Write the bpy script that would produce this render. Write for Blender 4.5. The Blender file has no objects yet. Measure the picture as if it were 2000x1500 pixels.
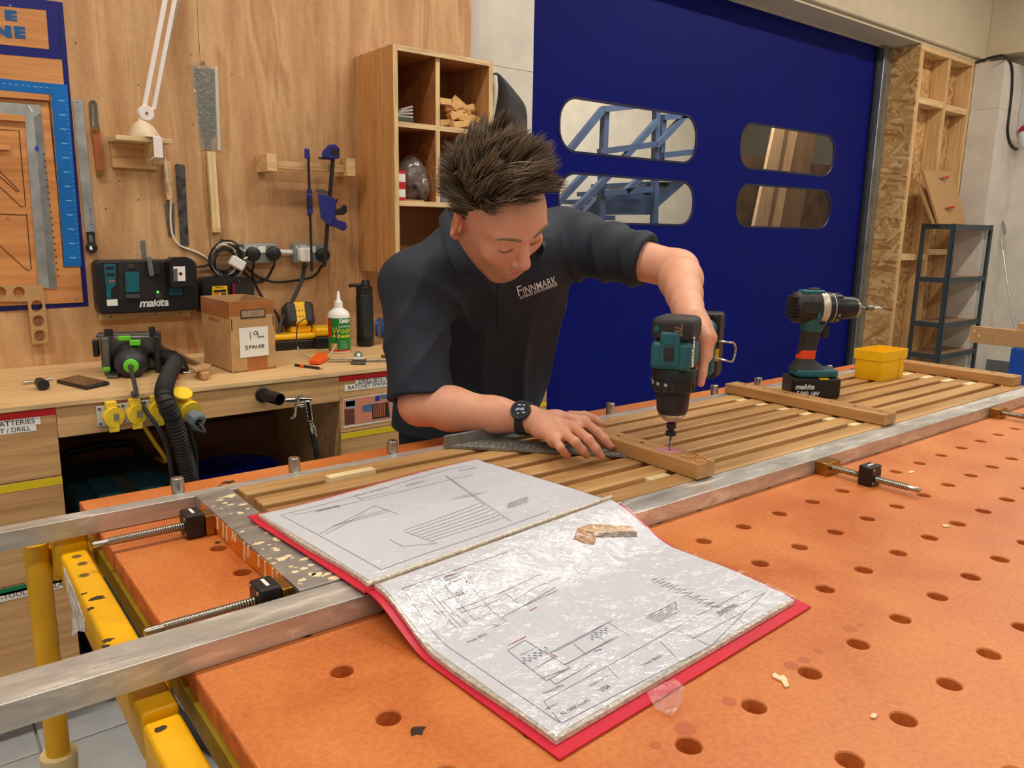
import bpy, bmesh, math, random
import numpy as np
from mathutils import Vector, Matrix
from mathutils.bvhtree import BVHTree
random.seed(7); np.random.seed(7)
S = bpy.context.scene
COL = S.collection
V = Vector
pi = math.pi
# ------------------------------------------------------------------ camera (solved from the 96 mm dog-hole grid of the bench)
Z0 = 0.90                                   # bench top height
FL, YAW, PITCH, ROLL = 1519.14, math.radians(38.1946), math.radians(11.2521), math.radians(0.9437)
CP = V((-0.98351, -0.66797, 0.44293 + Z0))
cf = V((math.sin(YAW)*math.cos(PITCH), math.cos(YAW)*math.cos(PITCH), -math.sin(PITCH)))
_r0 = V((math.cos(YAW), -math.sin(YAW), 0)); _u0 = _r0.cross(cf)
cr = _r0*math.cos(ROLL) + _u0*math.sin(ROLL); cu = -_r0*math.sin(ROLL) + _u0*math.cos(ROLL)
cam = bpy.data.objects.new('camera', bpy.data.cameras.new('camera')); COL.objects.link(cam)
cam.data.sensor_width = 36; cam.data.lens = FL/2000*36; cam.data.clip_start = .02
mw = Matrix((cr, cu, -cf)).transposed().to_4x4(); mw.translation = CP; cam.matrix_world = mw
S.camera = cam
# ------------------------------------------------------------------ world, lights, exposure
S.view_settings.view_transform = 'Standard'; S.view_settings.look = 'None'
S.view_settings.gamma = 1; S.view_settings.use_curve_mapping = False
S.view_settings.exposure = -0.2
wd = bpy.data.worlds.new('world'); S.world = wd; wd.use_nodes = True
wd.node_tree.nodes['Background'].inputs[0].default_value = (1.0, .93, .84, 1)
wd.node_tree.nodes['Background'].inputs[1].default_value = .38
LIGHTS = [(-1.6, .75, 3.55, 2.4, 46), (1.6, .75, 3.55, 2.4, 46), (4.6, .75, 3.55, 2.4, 42),
          (-1.2, -2.0, 3.55, 2.4, 40), (2.0, -2.0, 3.55, 2.4, 40), (5.0, -2.0, 3.55, 2.4, 26)]
for i, (x, y, z, ln, pw) in enumerate(LIGHTS):
    l = bpy.data.lights.new('tube_light', 'AREA'); l.shape = 'RECTANGLE'; l.size = ln; l.size_y = .16
    l.energy = pw; l.color = (1, .93, .83)
    o = bpy.data.objects.new('tube_light', l); COL.objects.link(o); o.location = (x, y, z)
lb = bpy.data.lights.new('yard_fill_light', 'AREA'); lb.shape = 'RECTANGLE'; lb.size = 3; lb.size_y = .3; lb.energy = 130; lb.color = (1, .95, .88)  # unseen area light, added to light the wall and stair beyond the door
ob = bpy.data.objects.new('yard_fill_light', lb); COL.objects.link(ob); ob.location = (3.9, 3.7, 3.6)
lb2 = bpy.data.lights.new('yard_fill_light', 'AREA'); lb2.shape = 'RECTANGLE'; lb2.size = 1.2; lb2.size_y = .16; lb2.energy = 45; lb2.color = (1, .95, .88)  # second unseen light, added nearer the door to brighten the leaning board fronts
ob2 = bpy.data.objects.new('yard_fill_light', lb2); COL.objects.link(ob2); ob2.location = (4.9, 2.95, 3.5)
# ------------------------------------------------------------------ pixel -> place (a pixel gives a direction, the surface it touches the distance)
def ray(x, y): return cr*((x-1000)/FL) - cu*((y-750)/FL) + cf
def pz(x, y, h=0.0):                       # on the level h above the bench top
    d = ray(x, y); return CP + d*((Z0+h-CP.z)/d.z)
def py(x, y, Y):
    d = ray(x, y); return CP + d*((Y-CP.y)/d.y)
def px(x, y, X):
    d = ray(x, y); return CP + d*((X-CP.x)/d.x)
def pd(x, y, depth): return CP + ray(x, y)*depth
WY = 2.13
def wp(x, y, d=0.0): return py(x, y, WY-d)  # on the plywood wall, d proud of it
# ------------------------------------------------------------------ materials
def lin(c):
    return tuple(((v/255)/12.92 if v/255 <= .04045 else ((v/255+.055)/1.055)**2.4) for v in c[:3]) + (1,)
MATS = {}
def newmat(name):
    m = bpy.data.materials.new(name); m.use_nodes = True; MATS[name] = m
    return m, m.node_tree.nodes, m.node_tree.links, m.node_tree.nodes['Principled BSDF']
def coords(N, L, stretch=(1, 1, 1), rnd=True, kind='Object'):
    tc = N.new('ShaderNodeTexCoord'); mp = N.new('ShaderNodeMapping'); mp.inputs['Scale'].default_value = stretch
    if rnd:
        oi = N.new('ShaderNodeObjectInfo'); vm = N.new('ShaderNodeVectorMath'); vm.operation = 'SCALE'
        cx = N.new('ShaderNodeCombineXYZ')
        for k in range(3): L.new(oi.outputs['Random'], cx.inputs[k])
        L.new(cx.outputs[0], vm.inputs[0]); vm.inputs['Scale'].default_value = 13.7
        ad = N.new('ShaderNodeVectorMath'); ad.operation = 'ADD'
        L.new(tc.outputs[kind], ad.inputs[0]); L.new(vm.outputs[0], ad.inputs[1]); L.new(ad.outputs[0], mp.inputs[0])
    else: L.new(tc.outputs[kind], mp.inputs[0])
    return mp.outputs[0]
def ramp(N, L, fac, stops):
    r = N.new('ShaderNodeValToRGB'); e = r.color_ramp.elements
    while len(e) < len(stops): e.new(.5)
    for k, (p, c) in enumerate(stops): e[k].position = p; e[k].color = lin(c)
    L.new(fac, r.inputs[0]); return r.outputs[0]
def noise(N, L, vec, scale, detail=3, rough=.55, dist=0):
    n = N.new('ShaderNodeTexNoise'); n.inputs['Scale'].default_value = scale; n.inputs['Detail'].default_value = detail
    n.inputs['Roughness'].default_value = rough; n.inputs['Distortion'].default_value = dist
    L.new(vec, n.inputs['Vector']); return n.outputs['Fac']
def bump(N, L, B, h, strength=.2, dist=.002):
    b = N.new('ShaderNodeBump'); b.inputs['Strength'].default_value = strength; b.inputs['Distance'].default_value = dist
    L.new(h, b.inputs['Height']); L.new(b.outputs[0], B.inputs['Normal'])
def mixc(N, L, fac, a, b, mode='MIX'):
    m = N.new('ShaderNodeMix'); m.data_type = 'RGBA'; m.blend_type = mode
    if isinstance(fac, float): m.inputs[0].default_value = fac
    else: L.new(fac, m.inputs[0])
    for s, i in ((a, 6), (b, 7)):
        if isinstance(s, tuple): m.inputs[i].default_value = lin(s)
        else: L.new(s, m.inputs[i])
    return m.outputs[2]
def M(name, col, rough=.5, metal=0.0, var=0.0, scale=20, stretch=(1, 1, 1), bmp=0.0, coat=0.0, emit=0.0, sss=0.0, spec=None):
    if name in MATS: return MATS[name]
    m, N, L, B = newmat(name)
    B.inputs['Base Color'].default_value = lin(col); B.inputs['Roughness'].default_value = rough; B.inputs['Metallic'].default_value = metal
    if spec is not None: B.inputs['Specular IOR Level'].default_value = spec
    if coat: B.inputs['Coat Weight'].default_value = coat; B.inputs['Coat Roughness'].default_value = .15
    if emit: B.inputs['Emission Color'].default_value = lin(col); B.inputs['Emission Strength'].default_value = emit
    if var or bmp:
        f = noise(N, L, coords(N, L, stretch), scale)
        if var:
            a = tuple(max(0, v*(1-var)) for v in col); b = tuple(min(255, v*(1+var)) for v in col)
            L.new(ramp(N, L, f, [(.3, a), (.7, b)]), B.inputs['Base Color'])
        if bmp: bump(N, L, B, f, bmp)
    return m
def WOOD(name, dark, light, grain='X', rough=.55, fine=60, broad=5, streak=.5, bmp=.12, knots=False):
    if name in MATS: return MATS[name]
    m, N, L, B = newmat(name)
    st = {'X': (.06, 1, 1), 'Y': (1, .06, 1), 'Z': (1, 1, .06)}[grain]
    v = coords(N, L, st)
    f1 = noise(N, L, v, fine, 3, .6); f2 = noise(N, L, v, broad, 2, .5, .8)
    c1 = ramp(N, L, f2, [(.3, dark), (.72, light)])
    d2 = tuple(x*.80 for x in dark)
    c2 = mixc(N, L, streak, c1, ramp(N, L, f1, [(.32, d2), (.6, light)]))
    if knots:
        vn = N.new('ShaderNodeTexVoronoi'); vn.inputs['Scale'].default_value = 3.2
        L.new(coords(N, L, {'X': (.6, 1, 1), 'Y': (1, .6, 1), 'Z': (1, 1, .6)}[grain]), vn.inputs['Vector'])
        c2 = mixc(N, L, ramp(N, L, vn.outputs['Distance'], [(.03, (255, 255, 255)), (.075, (0, 0, 0))]), c2, (120, 72, 38))
    L.new(c2, B.inputs['Base Color']); B.inputs['Roughness'].default_value = rough
    if bmp: bump(N, L, B, f1, bmp, .001)
    return m
def PLYWALL(name, cols, scale=1.0):
    m, N, L, B = newmat(name)
    v = coords(N, L, (1, 1, .16))
    f = noise(N, L, v, 4.2*scale, 4, .55, 1.6); f2 = noise(N, L, v, 42*scale, 3, .6); f3 = noise(N, L, coords(N, L), 90, 2)
    c = ramp(N, L, f, [(.34, cols[0]), (.45, cols[1]), (.52, cols[2]), (.58, cols[0]), (.66, cols[1]), (.8, cols[2])])
    c = mixc(N, L, .26, c, ramp(N, L, f2, [(.36, cols[0]), (.64, cols[2])]))
    c = mixc(N, L, .15, c, ramp(N, L, f3, [(.35, cols[0]), (.65, cols[2])]))
    L.new(c, B.inputs['Base Color']); B.inputs['Roughness'].default_value = .6
    bump(N, L, B, f2, .06, .001); return m
def OSB(name):                               # strand board: three layers of long flakes lying in different directions
    m, N, L, B = newmat(name); v = coords(N, L, (1, 1, 1)); lay = []
    for ang, sc, off in ((.6, 20, 0), (-.75, 17, 3.1), (1.45, 19, 7.7)):
        mp = N.new('ShaderNodeMapping'); mp.inputs['Rotation'].default_value = (ang, 0, 0); mp.inputs['Location'].default_value = (off, off, off); L.new(v, mp.inputs[0])
        s2 = N.new('ShaderNodeVectorMath'); s2.operation = 'MULTIPLY'; s2.inputs[1].default_value = (1, 1, .22); L.new(mp.outputs[0], s2.inputs[0])
        vo = N.new('ShaderNodeTexVoronoi'); vo.inputs['Scale'].default_value = sc*2.2; L.new(s2.outputs[0], vo.inputs['Vector'])
        sx = N.new('ShaderNodeSeparateColor'); L.new(vo.outputs['Color'], sx.inputs[0]); lay.append(sx)
    cols = [(0, (160, 112, 62)), (.25, (190, 142, 86)), (.6, (204, 160, 102)), (1, (226, 190, 134))]
    c = [ramp(N, L, q.outputs[0], cols) for q in lay]
    k1 = ramp(N, L, lay[1].outputs[1], [(.50, (0, 0, 0)), (.52, (255, 255, 255))]); k2 = ramp(N, L, lay[2].outputs[1], [(.60, (0, 0, 0)), (.62, (255, 255, 255))])
    L.new(mixc(N, L, k2, mixc(N, L, k1, c[0], c[1]), c[2]), B.inputs['Base Color']); B.inputs['Roughness'].default_value = .7; bump(N, L, B, lay[0].outputs[0], .25, .002); return m
def CLEAR(name, col=(250, 252, 255), fac=.12, rough=.05, bmp=0.0, bscale=60, haze=0.0):
    m, N, L, B = newmat(name); N.remove(B); out = N['Material Output']
    t = N.new('ShaderNodeBsdfTransparent'); t.inputs[0].default_value = lin(col)
    g = N.new('ShaderNodeBsdfGlossy'); g.inputs['Roughness'].default_value = rough
    mx = N.new('ShaderNodeMixShader'); mx.inputs[0].default_value = fac
    L.new(t.outputs[0], mx.inputs[1]); L.new(g.outputs[0], mx.inputs[2])
    last = mx.outputs[0]
    if haze:
        d = N.new('ShaderNodeBsdfDiffuse'); d.inputs[0].default_value = lin(col); m2 = N.new('ShaderNodeMixShader'); m2.inputs[0].default_value = haze
        L.new(last, m2.inputs[1]); L.new(d.outputs[0], m2.inputs[2]); last = m2.outputs[0]
    if bmp:
        b = N.new('ShaderNodeBump'); b.inputs['Strength'].default_value = bmp; b.inputs['Distance'].default_value = .004
        L.new(noise(N, L, coords(N, L, (1, 1, 1)), bscale, 3, .5, 1.5), b.inputs['Height']); L.new(b.outputs[0], g.inputs['Normal'])
    L.new(last, out.inputs[0]); return m
# ------------------------------------------------------------------ mesh helpers
class MB:
    def __init__(s): s.v = []; s.f = []
    def add(s, vs, fs):
        n = len(s.v); s.v += [tuple(p) for p in vs]; s.f += [tuple(i+n for i in f) for f in fs]; return s
    def box(s, a, b):
        x0, y0, z0 = a; x1, y1, z1 = b
        return s.add([(x0,y0,z0),(x1,y0,z0),(x1,y1,z0),(x0,y1,z0),(x0,y0,z1),(x1,y0,z1),(x1,y1,z1),(x0,y1,z1)],
            [(0,3,2,1),(4,5,6,7),(0,1,5,4),(1,2,6,5),(2,3,7,6),(3,0,4,7)])
    def cbox(s, c, d, rot=None):
        c = V(c); R = rot.to_3x3() if rot is not None else Matrix.Identity(3)
        h = V(d)/2
        vs = [c + R @ V((h.x*i, h.y*j, h.z*k)) for k in (-1, 1) for j in (-1, 1) for i in (-1, 1)]
        return s.add(vs, [(0,2,3,1),(4,5,7,6),(0,1,5,4),(1,3,7,5),(3,2,6,7),(2,0,4,6)])
    def hexa(s, b4, t4):                       # eight corners: bottom loop, top loop
        return s.add(list(b4)+list(t4), [(3,2,1,0),(4,5,6,7),(0,1,5,4),(1,2,6,5),(2,3,7,6),(3,0,4,7)])
    def bar(s, a, b, w, h, up=(0, 0, 1)):      # square bar from a to b
        a = V(a); b = V(b); d = (b-a).normalized(); x = d.cross(V(up))
        if x.length < 1e-4: x = d.cross(V((1, 0, 0)))
        x.normalize(); y = x.cross(d)
        q = [(-w/2, -h/2), (w/2, -h/2), (w/2, h/2), (-w/2, h/2)]
        return s.hexa([a+x*i+y*j for i, j in q], [b+x*i+y*j for i, j in q])
    def rings(s, rs, caps=True, closed=True):
        n = len(rs[0]); o = len(s.v)
        for r in rs: s.v += [tuple(p) for p in r]
        m = n if closed else n-1
        for i in range(len(rs)-1):
            for j in range(m):
                a = o+i*n+j; b = o+i*n+(j+1) % n; s.f.append((a, b, b+n, a+n))
        if caps and closed:
            s.f.append(tuple(o+j for j in range(n-1, -1, -1))); s.f.append(tuple(o+(len(rs)-1)*n+j for j in range(n)))
        return s
    def lathe(s, a, axis, prof, n=20, caps=True, sq=(1, 1), upv=None):   # prof: (distance along axis, radius)
        a = V(a); d = V(axis).normalized()
        x = d.orthogonal().normalized() if upv is None else (V(upv) - d*d.dot(V(upv))).normalized()
        y = d.cross(x)
        return s.rings([[a + d*t + x*(r*sq[0]*math.cos(2*pi*k/n)) + y*(r*sq[1]*math.sin(2*pi*k/n)) for k in range(n)] for t, r in prof], caps)
    def cyl(s, a, b, r, n=16, r2=None):
        a = V(a); b = V(b); return s.lathe(a, b-a, [(0, r), ((b-a).length, r if r2 is None else r2)], n)
    def tube(s, pts, r, n=8, sub=4, caps=True):
        P = smooth(pts, sub); rs = []; x = None
        for i, p in enumerate(P):
            t = (P[min(i+1, len(P)-1)] - P[max(i-1, 0)]).normalized()
            if x is None: x = t.orthogonal().normalized()
            else:
                x = x - t*x.dot(t)
                x = x.normalized() if x.length > 1e-6 else t.orthogonal().normalized()
            y = t.cross(x)
            rr = r if not callable(r) else r(i/(len(P)-1))
            rs.append([p + x*(rr*math.cos(2*pi*k/n)) + y*(rr*math.sin(2*pi*k/n)) for k in range(n)])
        return s.rings(rs, caps)
    def prism(s, poly, ext):                   # poly: 3-D loop, ext: vector
        e = V(ext); n = len(poly); P = [V(p) for p in poly]
        return s.add(P + [p+e for p in P], [tuple(range(n-1, -1, -1)), tuple(range(n, 2*n))] + [(i, (i+1) % n, (i+1) % n+n, i+n) for i in range(n)])
    def rbox(s, a, b, r=.01, n=4, axis=2):     # box with rounded corners about one axis
        a = list(a); b = list(b); i, j = [k for k in range(3) if k != axis]
        pts = []
        for (cx, cy, t0) in ((b[i]-r, b[j]-r, 0), (a[i]+r, b[j]-r, pi/2), (a[i]+r, a[j]+r, pi), (b[i]-r, a[j]+r, 1.5*pi)):
            for k in range(n+1): t = t0 + pi/2*k/n; pts.append((cx+r*math.cos(t), cy+r*math.sin(t)))
        lo = []; 
        for u, w in pts:
            p = [0, 0, 0]; p[i] = u; p[j] = w; p[axis] = a[axis]; lo.append(p)
        e = [0, 0, 0]; e[axis] = b[axis]-a[axis]
        return s.prism(lo, e)
    def sph(s, c, r, n=10, m=8):
        c = V(c); rr = V(r) if hasattr(r, '__len__') else V((r, r, r))
        return s.rings([[c + V((rr.x*math.sin(t)*math.cos(2*pi*k/n), rr.y*math.sin(t)*math.sin(2*pi*k/n), -rr.z*math.cos(t))) for k in range(n)] for t in [max(.02, min(pi-.02, pi*i/m)) for i in range(m+1)]])
    def mesh(s, me):
        n = len(s.v); s.v += [tuple(v.co) for v in me.vertices]; s.f += [tuple(i+n for i in p.vertices) for p in me.polygons]; return s
    def xf(s, mat):
        s.v = [tuple(mat @ V(p)) for p in s.v]; return s
def smooth(pts, sub=4):
    P = [V(p) for p in pts]
    if len(P) < 3 or sub < 2: return P
    out = []
    for i in range(len(P)-1):
        p0 = P[max(i-1, 0)]; p1 = P[i]; p2 = P[i+1]; p3 = P[min(i+2, len(P)-1)]
        for k in range(sub):
            t = k/sub
            out.append(.5*((2*p1) + (p2-p0)*t + (2*p0-5*p1+4*p2-p3)*t*t + (3*p1-p0-3*p2+p3)*t*t*t))
    out.append(P[-1]); return out
BASE = {}                                    # things whose parts are given in room coordinates
def tag(o, label=None, cat=None, group=None, kind=None):
    if label: o['label'] = label
    if cat: o['category'] = cat
    if group: o['group'] = group
    if kind: o['kind'] = kind
    return o
def thing(name, loc, label, cat, group=None, local=False, rot=None, kind=None):
    o = bpy.data.objects.new(name, None); COL.objects.link(o); o.location = loc; o.empty_display_size = .05
    if rot is not None: o.rotation_euler = rot.to_euler()
    if not local: BASE[o.name] = V(loc)
    return tag(o, label, cat, group, kind)
def build(name, mb, mat, parent=None, bev=0.0, smoothsh=True, seg=2, label=None, kind=None, angle=40):
    vs = np.array(mb.v, float); c = (vs.min(0)+vs.max(0))/2
    me = bpy.data.meshes.new(name); me.from_pydata((vs-c).tolist(), [], mb.f)
    o = bpy.data.objects.new(name, me); COL.objects.link(o)
    if mat is not None: me.materials.append(mat)
    bm = bmesh.new(); bm.from_mesh(me); bmesh.ops.recalc_face_normals(bm, faces=bm.faces); bm.to_mesh(me); bm.free()
    if smoothsh:
        for p in me.polygons: p.use_smooth = True
        me.set_sharp_from_angle(angle=math.radians(angle))
    c = V(c)
    WLOC[o.name] = c
    if parent is not None:
        o.parent = parent; c = c - (WLOC.get(parent.name, V()) if parent.type == 'MESH' else BASE.get(parent.name, V()))
    o.location = c
    if bev:
        b = o.modifiers.new('bevel', 'BEVEL'); b.width = bev; b.segments = seg; b.limit_method = 'ANGLE'; b.angle_limit = math.radians(35)
    if label: o['label'] = label
    if kind: o['kind'] = kind
    return o
WLOC = {}
def solo(name, mb, mat, label, cat, group=None, kind=None, **k):
    return tag(build(name, mb, mat, None, **k), label, cat, group, kind)
def struct(name, mb, mat, **k): return tag(build(name, mb, mat, None, **k), kind='structure')
def copyparts(src, dst):
    for ch in list(src.children):
        c = ch.copy(); COL.objects.link(c); c.parent = dst
        for g in list(ch.children): d = g.copy(); COL.objects.link(d); d.parent = c
def curvemesh(loops, depth=0.0, res=1):      # flat 2-D outline with holes -> mesh in XY, thickness depth (centred)
    cu_ = bpy.data.curves.new('tmp', 'CURVE'); cu_.dimensions = '2D'; cu_.fill_mode = 'BOTH'; cu_.extrude = depth/2
    for lp in loops:
        sp = cu_.splines.new('POLY'); sp.points.add(len(lp)-1); sp.use_cyclic_u = True
        for k, p in enumerate(lp): sp.points[k].co = (p[0], p[1], 0, 1)
    t = bpy.data.objects.new('tmp', cu_); me = bpy.data.meshes.new_from_object(t)
    bpy.data.objects.remove(t); bpy.data.curves.remove(cu_); return me
def plate(loops, frame, thick):              # loops in the (u, v) plane of frame = (origin, eu, ev); thickness towards eu x ev
    o, eu, ev = V(frame[0]), V(frame[1]).normalized(), V(frame[2]).normalized(); n = eu.cross(ev)
    me = curvemesh(loops, thick); mb = MB().mesh(me); bpy.data.meshes.remove(me)
    mb.v = [tuple(o + eu*p[0] + ev*p[1] + n*(p[2]+thick/2)) for p in mb.v]; return mb
def wallplate(loops, d0, thick):             # loops in photo pixels on the plywood wall, d0 proud of it
    fr = (V((0, WY-d0, 0)), V((1, 0, 0)), V((0, 0, 1)))
    L2 = [[(wp(x, y, d0).x, wp(x, y, d0).z) for x, y in lp] for lp in loops]
    return plate(L2, fr, thick)              # eu x ev = X x Z = -Y: towards the camera
def circ(c, r, n=20, sy=1.0): return [(c[0]+r*math.cos(2*pi*k/n), c[1]+r*sy*math.sin(2*pi*k/n)) for k in range(n)]
def text(body, size, frame, thick=.0004, align='LEFT', sx=1.0, shear=0.0, bold=0.0, space=1.0):
    cu_ = bpy.data.curves.new('tmp', 'FONT'); cu_.body = body; cu_.size = size; cu_.align_x = align; cu_.extrude = thick/2
    cu_.shear = shear; cu_.offset = bold*size; cu_.resolution_u = 2; cu_.space_character = space
    t = bpy.data.objects.new('tmp', cu_); me = bpy.data.meshes.new_from_object(t)
    bpy.data.objects.remove(t); bpy.data.curves.remove(cu_)
    o, eu, ev = V(frame[0]), V(frame[1]).normalized(), V(frame[2]).normalized(); n = eu.cross(ev)
    mb = MB().mesh(me); bpy.data.meshes.remove(me)
    mb.v = [tuple(o + eu*(p[0]*sx) + ev*p[1] + n*(p[2]+thick/2)) for p in mb.v]; return mb
# common materials
BLACK = M('black_plastic', (22, 22, 24), .42, bmp=.03, scale=200)
GREYP = M('grey_plastic', (120, 126, 130), .45)
WHITEP = M('white_plastic', (232, 230, 224), .4)
TEAL = M('teal_plastic', (14, 92, 108), .42, var=.12, scale=30)
YEL = M('yellow_plastic', (250, 200, 12), .4)
STEEL = M('steel', (190, 188, 182), .25, 1.0, var=.06, scale=40)
STEELD = M('dark_steel', (120, 118, 112), .35, 1.0, var=.15, scale=30)
BRASS = M('brass', (168, 128, 62), .35, 1.0, var=.12, scale=60)
WHITEINK = M('white_ink', (235, 236, 236), .6)
BLACKINK = M('black_ink', (24, 24, 28), .7)
PAPER = M('white_paper', (236, 236, 230), .7)
PALE = WOOD('pale_pine', (206, 160, 104), (236, 200, 146), 'X', broad=6)
PALEZ = WOOD('pale_pine_upright', (206, 158, 100), (234, 196, 140), 'Z', broad=6, knots=True)
PLYEDGE = WOOD('plywood_edge', (196, 156, 104), (240, 214, 164), 'X', fine=140, broad=30)
PLYEDGEZ = WOOD('plywood_edge_upright', (206, 168, 116), (236, 206, 154), 'Z', fine=140, broad=30)
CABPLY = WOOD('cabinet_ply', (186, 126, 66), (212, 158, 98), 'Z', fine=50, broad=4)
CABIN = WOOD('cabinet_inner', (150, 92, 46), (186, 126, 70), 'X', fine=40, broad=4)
FRONTPLY = WOOD('drawer_ply', (190, 140, 88), (220, 178, 124), 'X', fine=60, broad=4)
MDF = M('mdf', (186, 146, 96), .7, var=.06, scale=120)
RED = M('red_tape', (206, 20, 22), .5)
YTAPE = M('yellow_tape', (226, 200, 20), .5)
GTAPE = M('green_tape', (10, 122, 78), .5)
# ------------------------------------------------------------------ the room
WHITEW = M('white_wall_paint', (214, 206, 194), .75, var=.04, scale=6, bmp=.05)
CEILW = M('ceiling_paint', (206, 190, 162), .8, var=.03, scale=4)
GREYFL = M('grey_floor_paint', (176, 178, 178), .45, var=.06, scale=9, bmp=.05)
PLYW = PLYWALL('plywood_sheet', [(172, 124, 80), (198, 152, 104), (216, 174, 124)])
BLUEDOOR = M('blue_pvc', (3, 15, 104), .5, var=.04, scale=3, bmp=.02, spec=.10)
OSBM = OSB('osb_board')
fl = struct('floor', MB().box((-6, -6, -.12), (9, 6.4, -.012)), GREYFL)
m = MB().box((-.222, -.222, -.006), (.222, .222, .006)); slab0 = None
for i in range(9):
    for j in range(9):
        x = -2.4+.45*i; y = -1.9+.45*j
        if slab0 is None:
            slab0 = build('floor_slab', m, GREYFL, fl, bev=.003); o = slab0
        else: o = slab0.copy(); COL.objects.link(o)
        o.location = V((x, y, -.006-random.random()*.0015)) - WLOC[fl.name]
struct('floor_screed', MB().box((-6, -6, -.0115), (-2.63, 6.4, -.0005)).box((1.43, -6, -.0115), (9, 6.4, -.0005)).box((-2.63, 1.93, -.0115), (1.43, 6.4, -.0005)).box((-2.63, -6, -.0115), (1.43, -2.13, -.0005)), GREYFL)
struct('ceiling', MB().box((-6, -6, 4.2), (9, 6.4, 4.3)), CEILW)
wb = struct('wall_back', MB().box((-6, 2.148, 0), (.96, 2.6, 4.2)), WHITEW)
xj = wp(391, 120).x
for k, (a, b) in enumerate(((xj-4*1.22, xj-3*1.22), (xj-3*1.22, xj-2*1.22), (xj-2*1.22, xj-1.22), (xj-1.22, xj), (xj, wp(920, 100).x))):
    build('plywood_panel', MB().box((a+.0008, WY, .0), (b-.0008, 2.148, 2.60)), PLYW, wb)
# screw holes and pins left in the plywood
for (x, y) in ((148, 84), (270, 166), (377, 243), (453, 145), (233, 353), (207, 407), (270, 390), (374, 106), (480, 580), (700, 160)):
    p = wp(x, y); build('screw', MB().cyl(p+V((0, .001, 0)), p-V((0, .002, 0)), .0022, 8), STEELD, wb)
# white pier beside the door, made of plasterboard sheets
zj = py(990, 132, 2.266).z
pr = struct('wall_pier', MB().box((.96, 2.28, 0), (1.41, 2.62, 4.2)), WHITEW)
build('plasterboard_panel', MB().box((.985, 2.266, 0), (1.418, 2.28, zj-.001)), WHITEW, pr)
build('plasterboard_panel', MB().box((.985, 2.266, zj+.001), (1.418, 2.28, 4.2)), WHITEW, pr)
struct('trim_1', MB().box((.976, 2.15, 0), (1.03, 2.264, 4.2)), M('trim_grey', (196, 188, 180), .7), bev=.003)
# header over the door
hz = py(1738, 95, 2.5).z
struct('wall_header', MB().box((.97, 2.268, hz), (6.4, 2.75, 4.2)), CEILW)
struct('trim_2', MB().tube([(1.5, 2.255, hz+.035), (6.17, 2.255, hz+.035)], .016, 10), CEILW)
struct('trim_3', MB().box((1.42, 2.49, hz-.012), (5.05, 2.50, hz+.01)), M('trim_pale', (190, 180, 160), .6))
XR = 6.42
struct('wall_right', MB().box((XR, -6, 0), (XR+.2, 2.4, 2.78)), WHITEW)
struct('wall_right_upper', MB().box((6.18, -6, 2.78), (XR+.2, 2.266, 4.2)), CEILW)
struct('baseboard_right', MB().box((XR-.003, -6, 0), (XR-.0005, 2.05, .30)), M('dado_grey', (96, 98, 100), .6))
rp = struct('wall_right_pier', MB().box((6.0, 2.075, 0), (XR, 2.6, 2.705)), WHITEW)
zj2 = px(1930, 213, 5.985).z
for (a, b) in ((0, zj2-.001), (zj2+.001, 2.70)):
    build('plasterboard_panel', MB().box((5.987, 2.060, a), (6.0, 2.262, b)), WHITEW, rp)
    build('plasterboard_panel', MB().box((5.987, 2.046, a), (XR-.004, 2.0595, b)), WHITEW, rp)
# ---- blue roll-up door with clear windows
d1 = thing('door_1', (3.2, 2.5, 0), None, None); d1['kind'] = 'structure'
DX0, DX1 = 1.30, py(1713, 100, 2.5).x
def rrect(x0, x1, z0, z1, r, n=6):
    out = []
    for cx, cz, t0 in ((x1-r, z1-r, 0), (x0+r, z1-r, pi/2), (x0+r, z0+r, pi), (x1-r, z0+r, 1.5*pi)):
        out += [(cx+r*math.cos(t0+pi/2*k/n), cz+r*math.sin(t0+pi/2*k/n)) for k in range(n+1)]
    return out
WIN = []
for (xl, xr_, xm, yt, yb, ym) in ((1094, 1360, 1225, 209, 305, 255), (1092, 1354, 1225, 348.5, 435, 390), (1446, 1629, 1540, 254, 335, 295), (1439, 1621, 1530, 367, 443, 405)):
    WIN.append((py(xl, ym, 2.5).x, py(xr_, ym, 2.5).x, py(xm, yb, 2.5).z, py(xm, yt, 2.5).z))
loops = [[(DX0, .0), (DX1, .0), (DX1, 2.85), (DX0, 2.85)]] + [rrect(a, b, c, d, .11)[::-1] for a, b, c, d in WIN]
build('curtain', plate(loops, (V((0, 2.506, 0)), V((1, 0, 0)), V((0, 0, 1))), .006), BLUEDOOR, d1)
CLR = CLEAR('clear_vinyl', (240, 240, 236), .02, .08)
EDGEB = M('window_seam', (18, 20, 60), .4)
for a, b, c, d in WIN:
    build('window_pane', plate([rrect(a-.012, b+.012, c-.012, d+.012, .12)], (V((0, 2.5095, 0)), V((1, 0, 0)), V((0, 0, 1))), .002), CLR, d1)
    build('window_seam', plate([rrect(a-.012, b+.012, c-.012, d+.012, .12), rrect(a, b, c, d, .11)[::-1]], (V((0, 2.4998, 0)), V((1, 0, 0)), V((0, 0, 1))), .0018), EDGEB, d1)
GALV = M('galvanised', (150, 158, 164), .38, .9, var=.1, scale=8)
build('seal', MB().box((DX1-.015, 2.485, 0), (DX1+.02, 2.512, hz-.02)), M('seal_black', (14, 14, 16), .5), d1)
build('guide_rail', MB().box((DX1+.02, 2.45, 0), (DX1+.085, 2.54, hz-.02)), GALV, d1, bev=.004)
build('guide_rail', MB().box((DX1+.088, 2.47, 0), (5.066, 2.54, hz-.02)), M('dull_galvanised', (140, 138, 130), .5, .5, var=.1, scale=6), d1, bev=.004)
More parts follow.
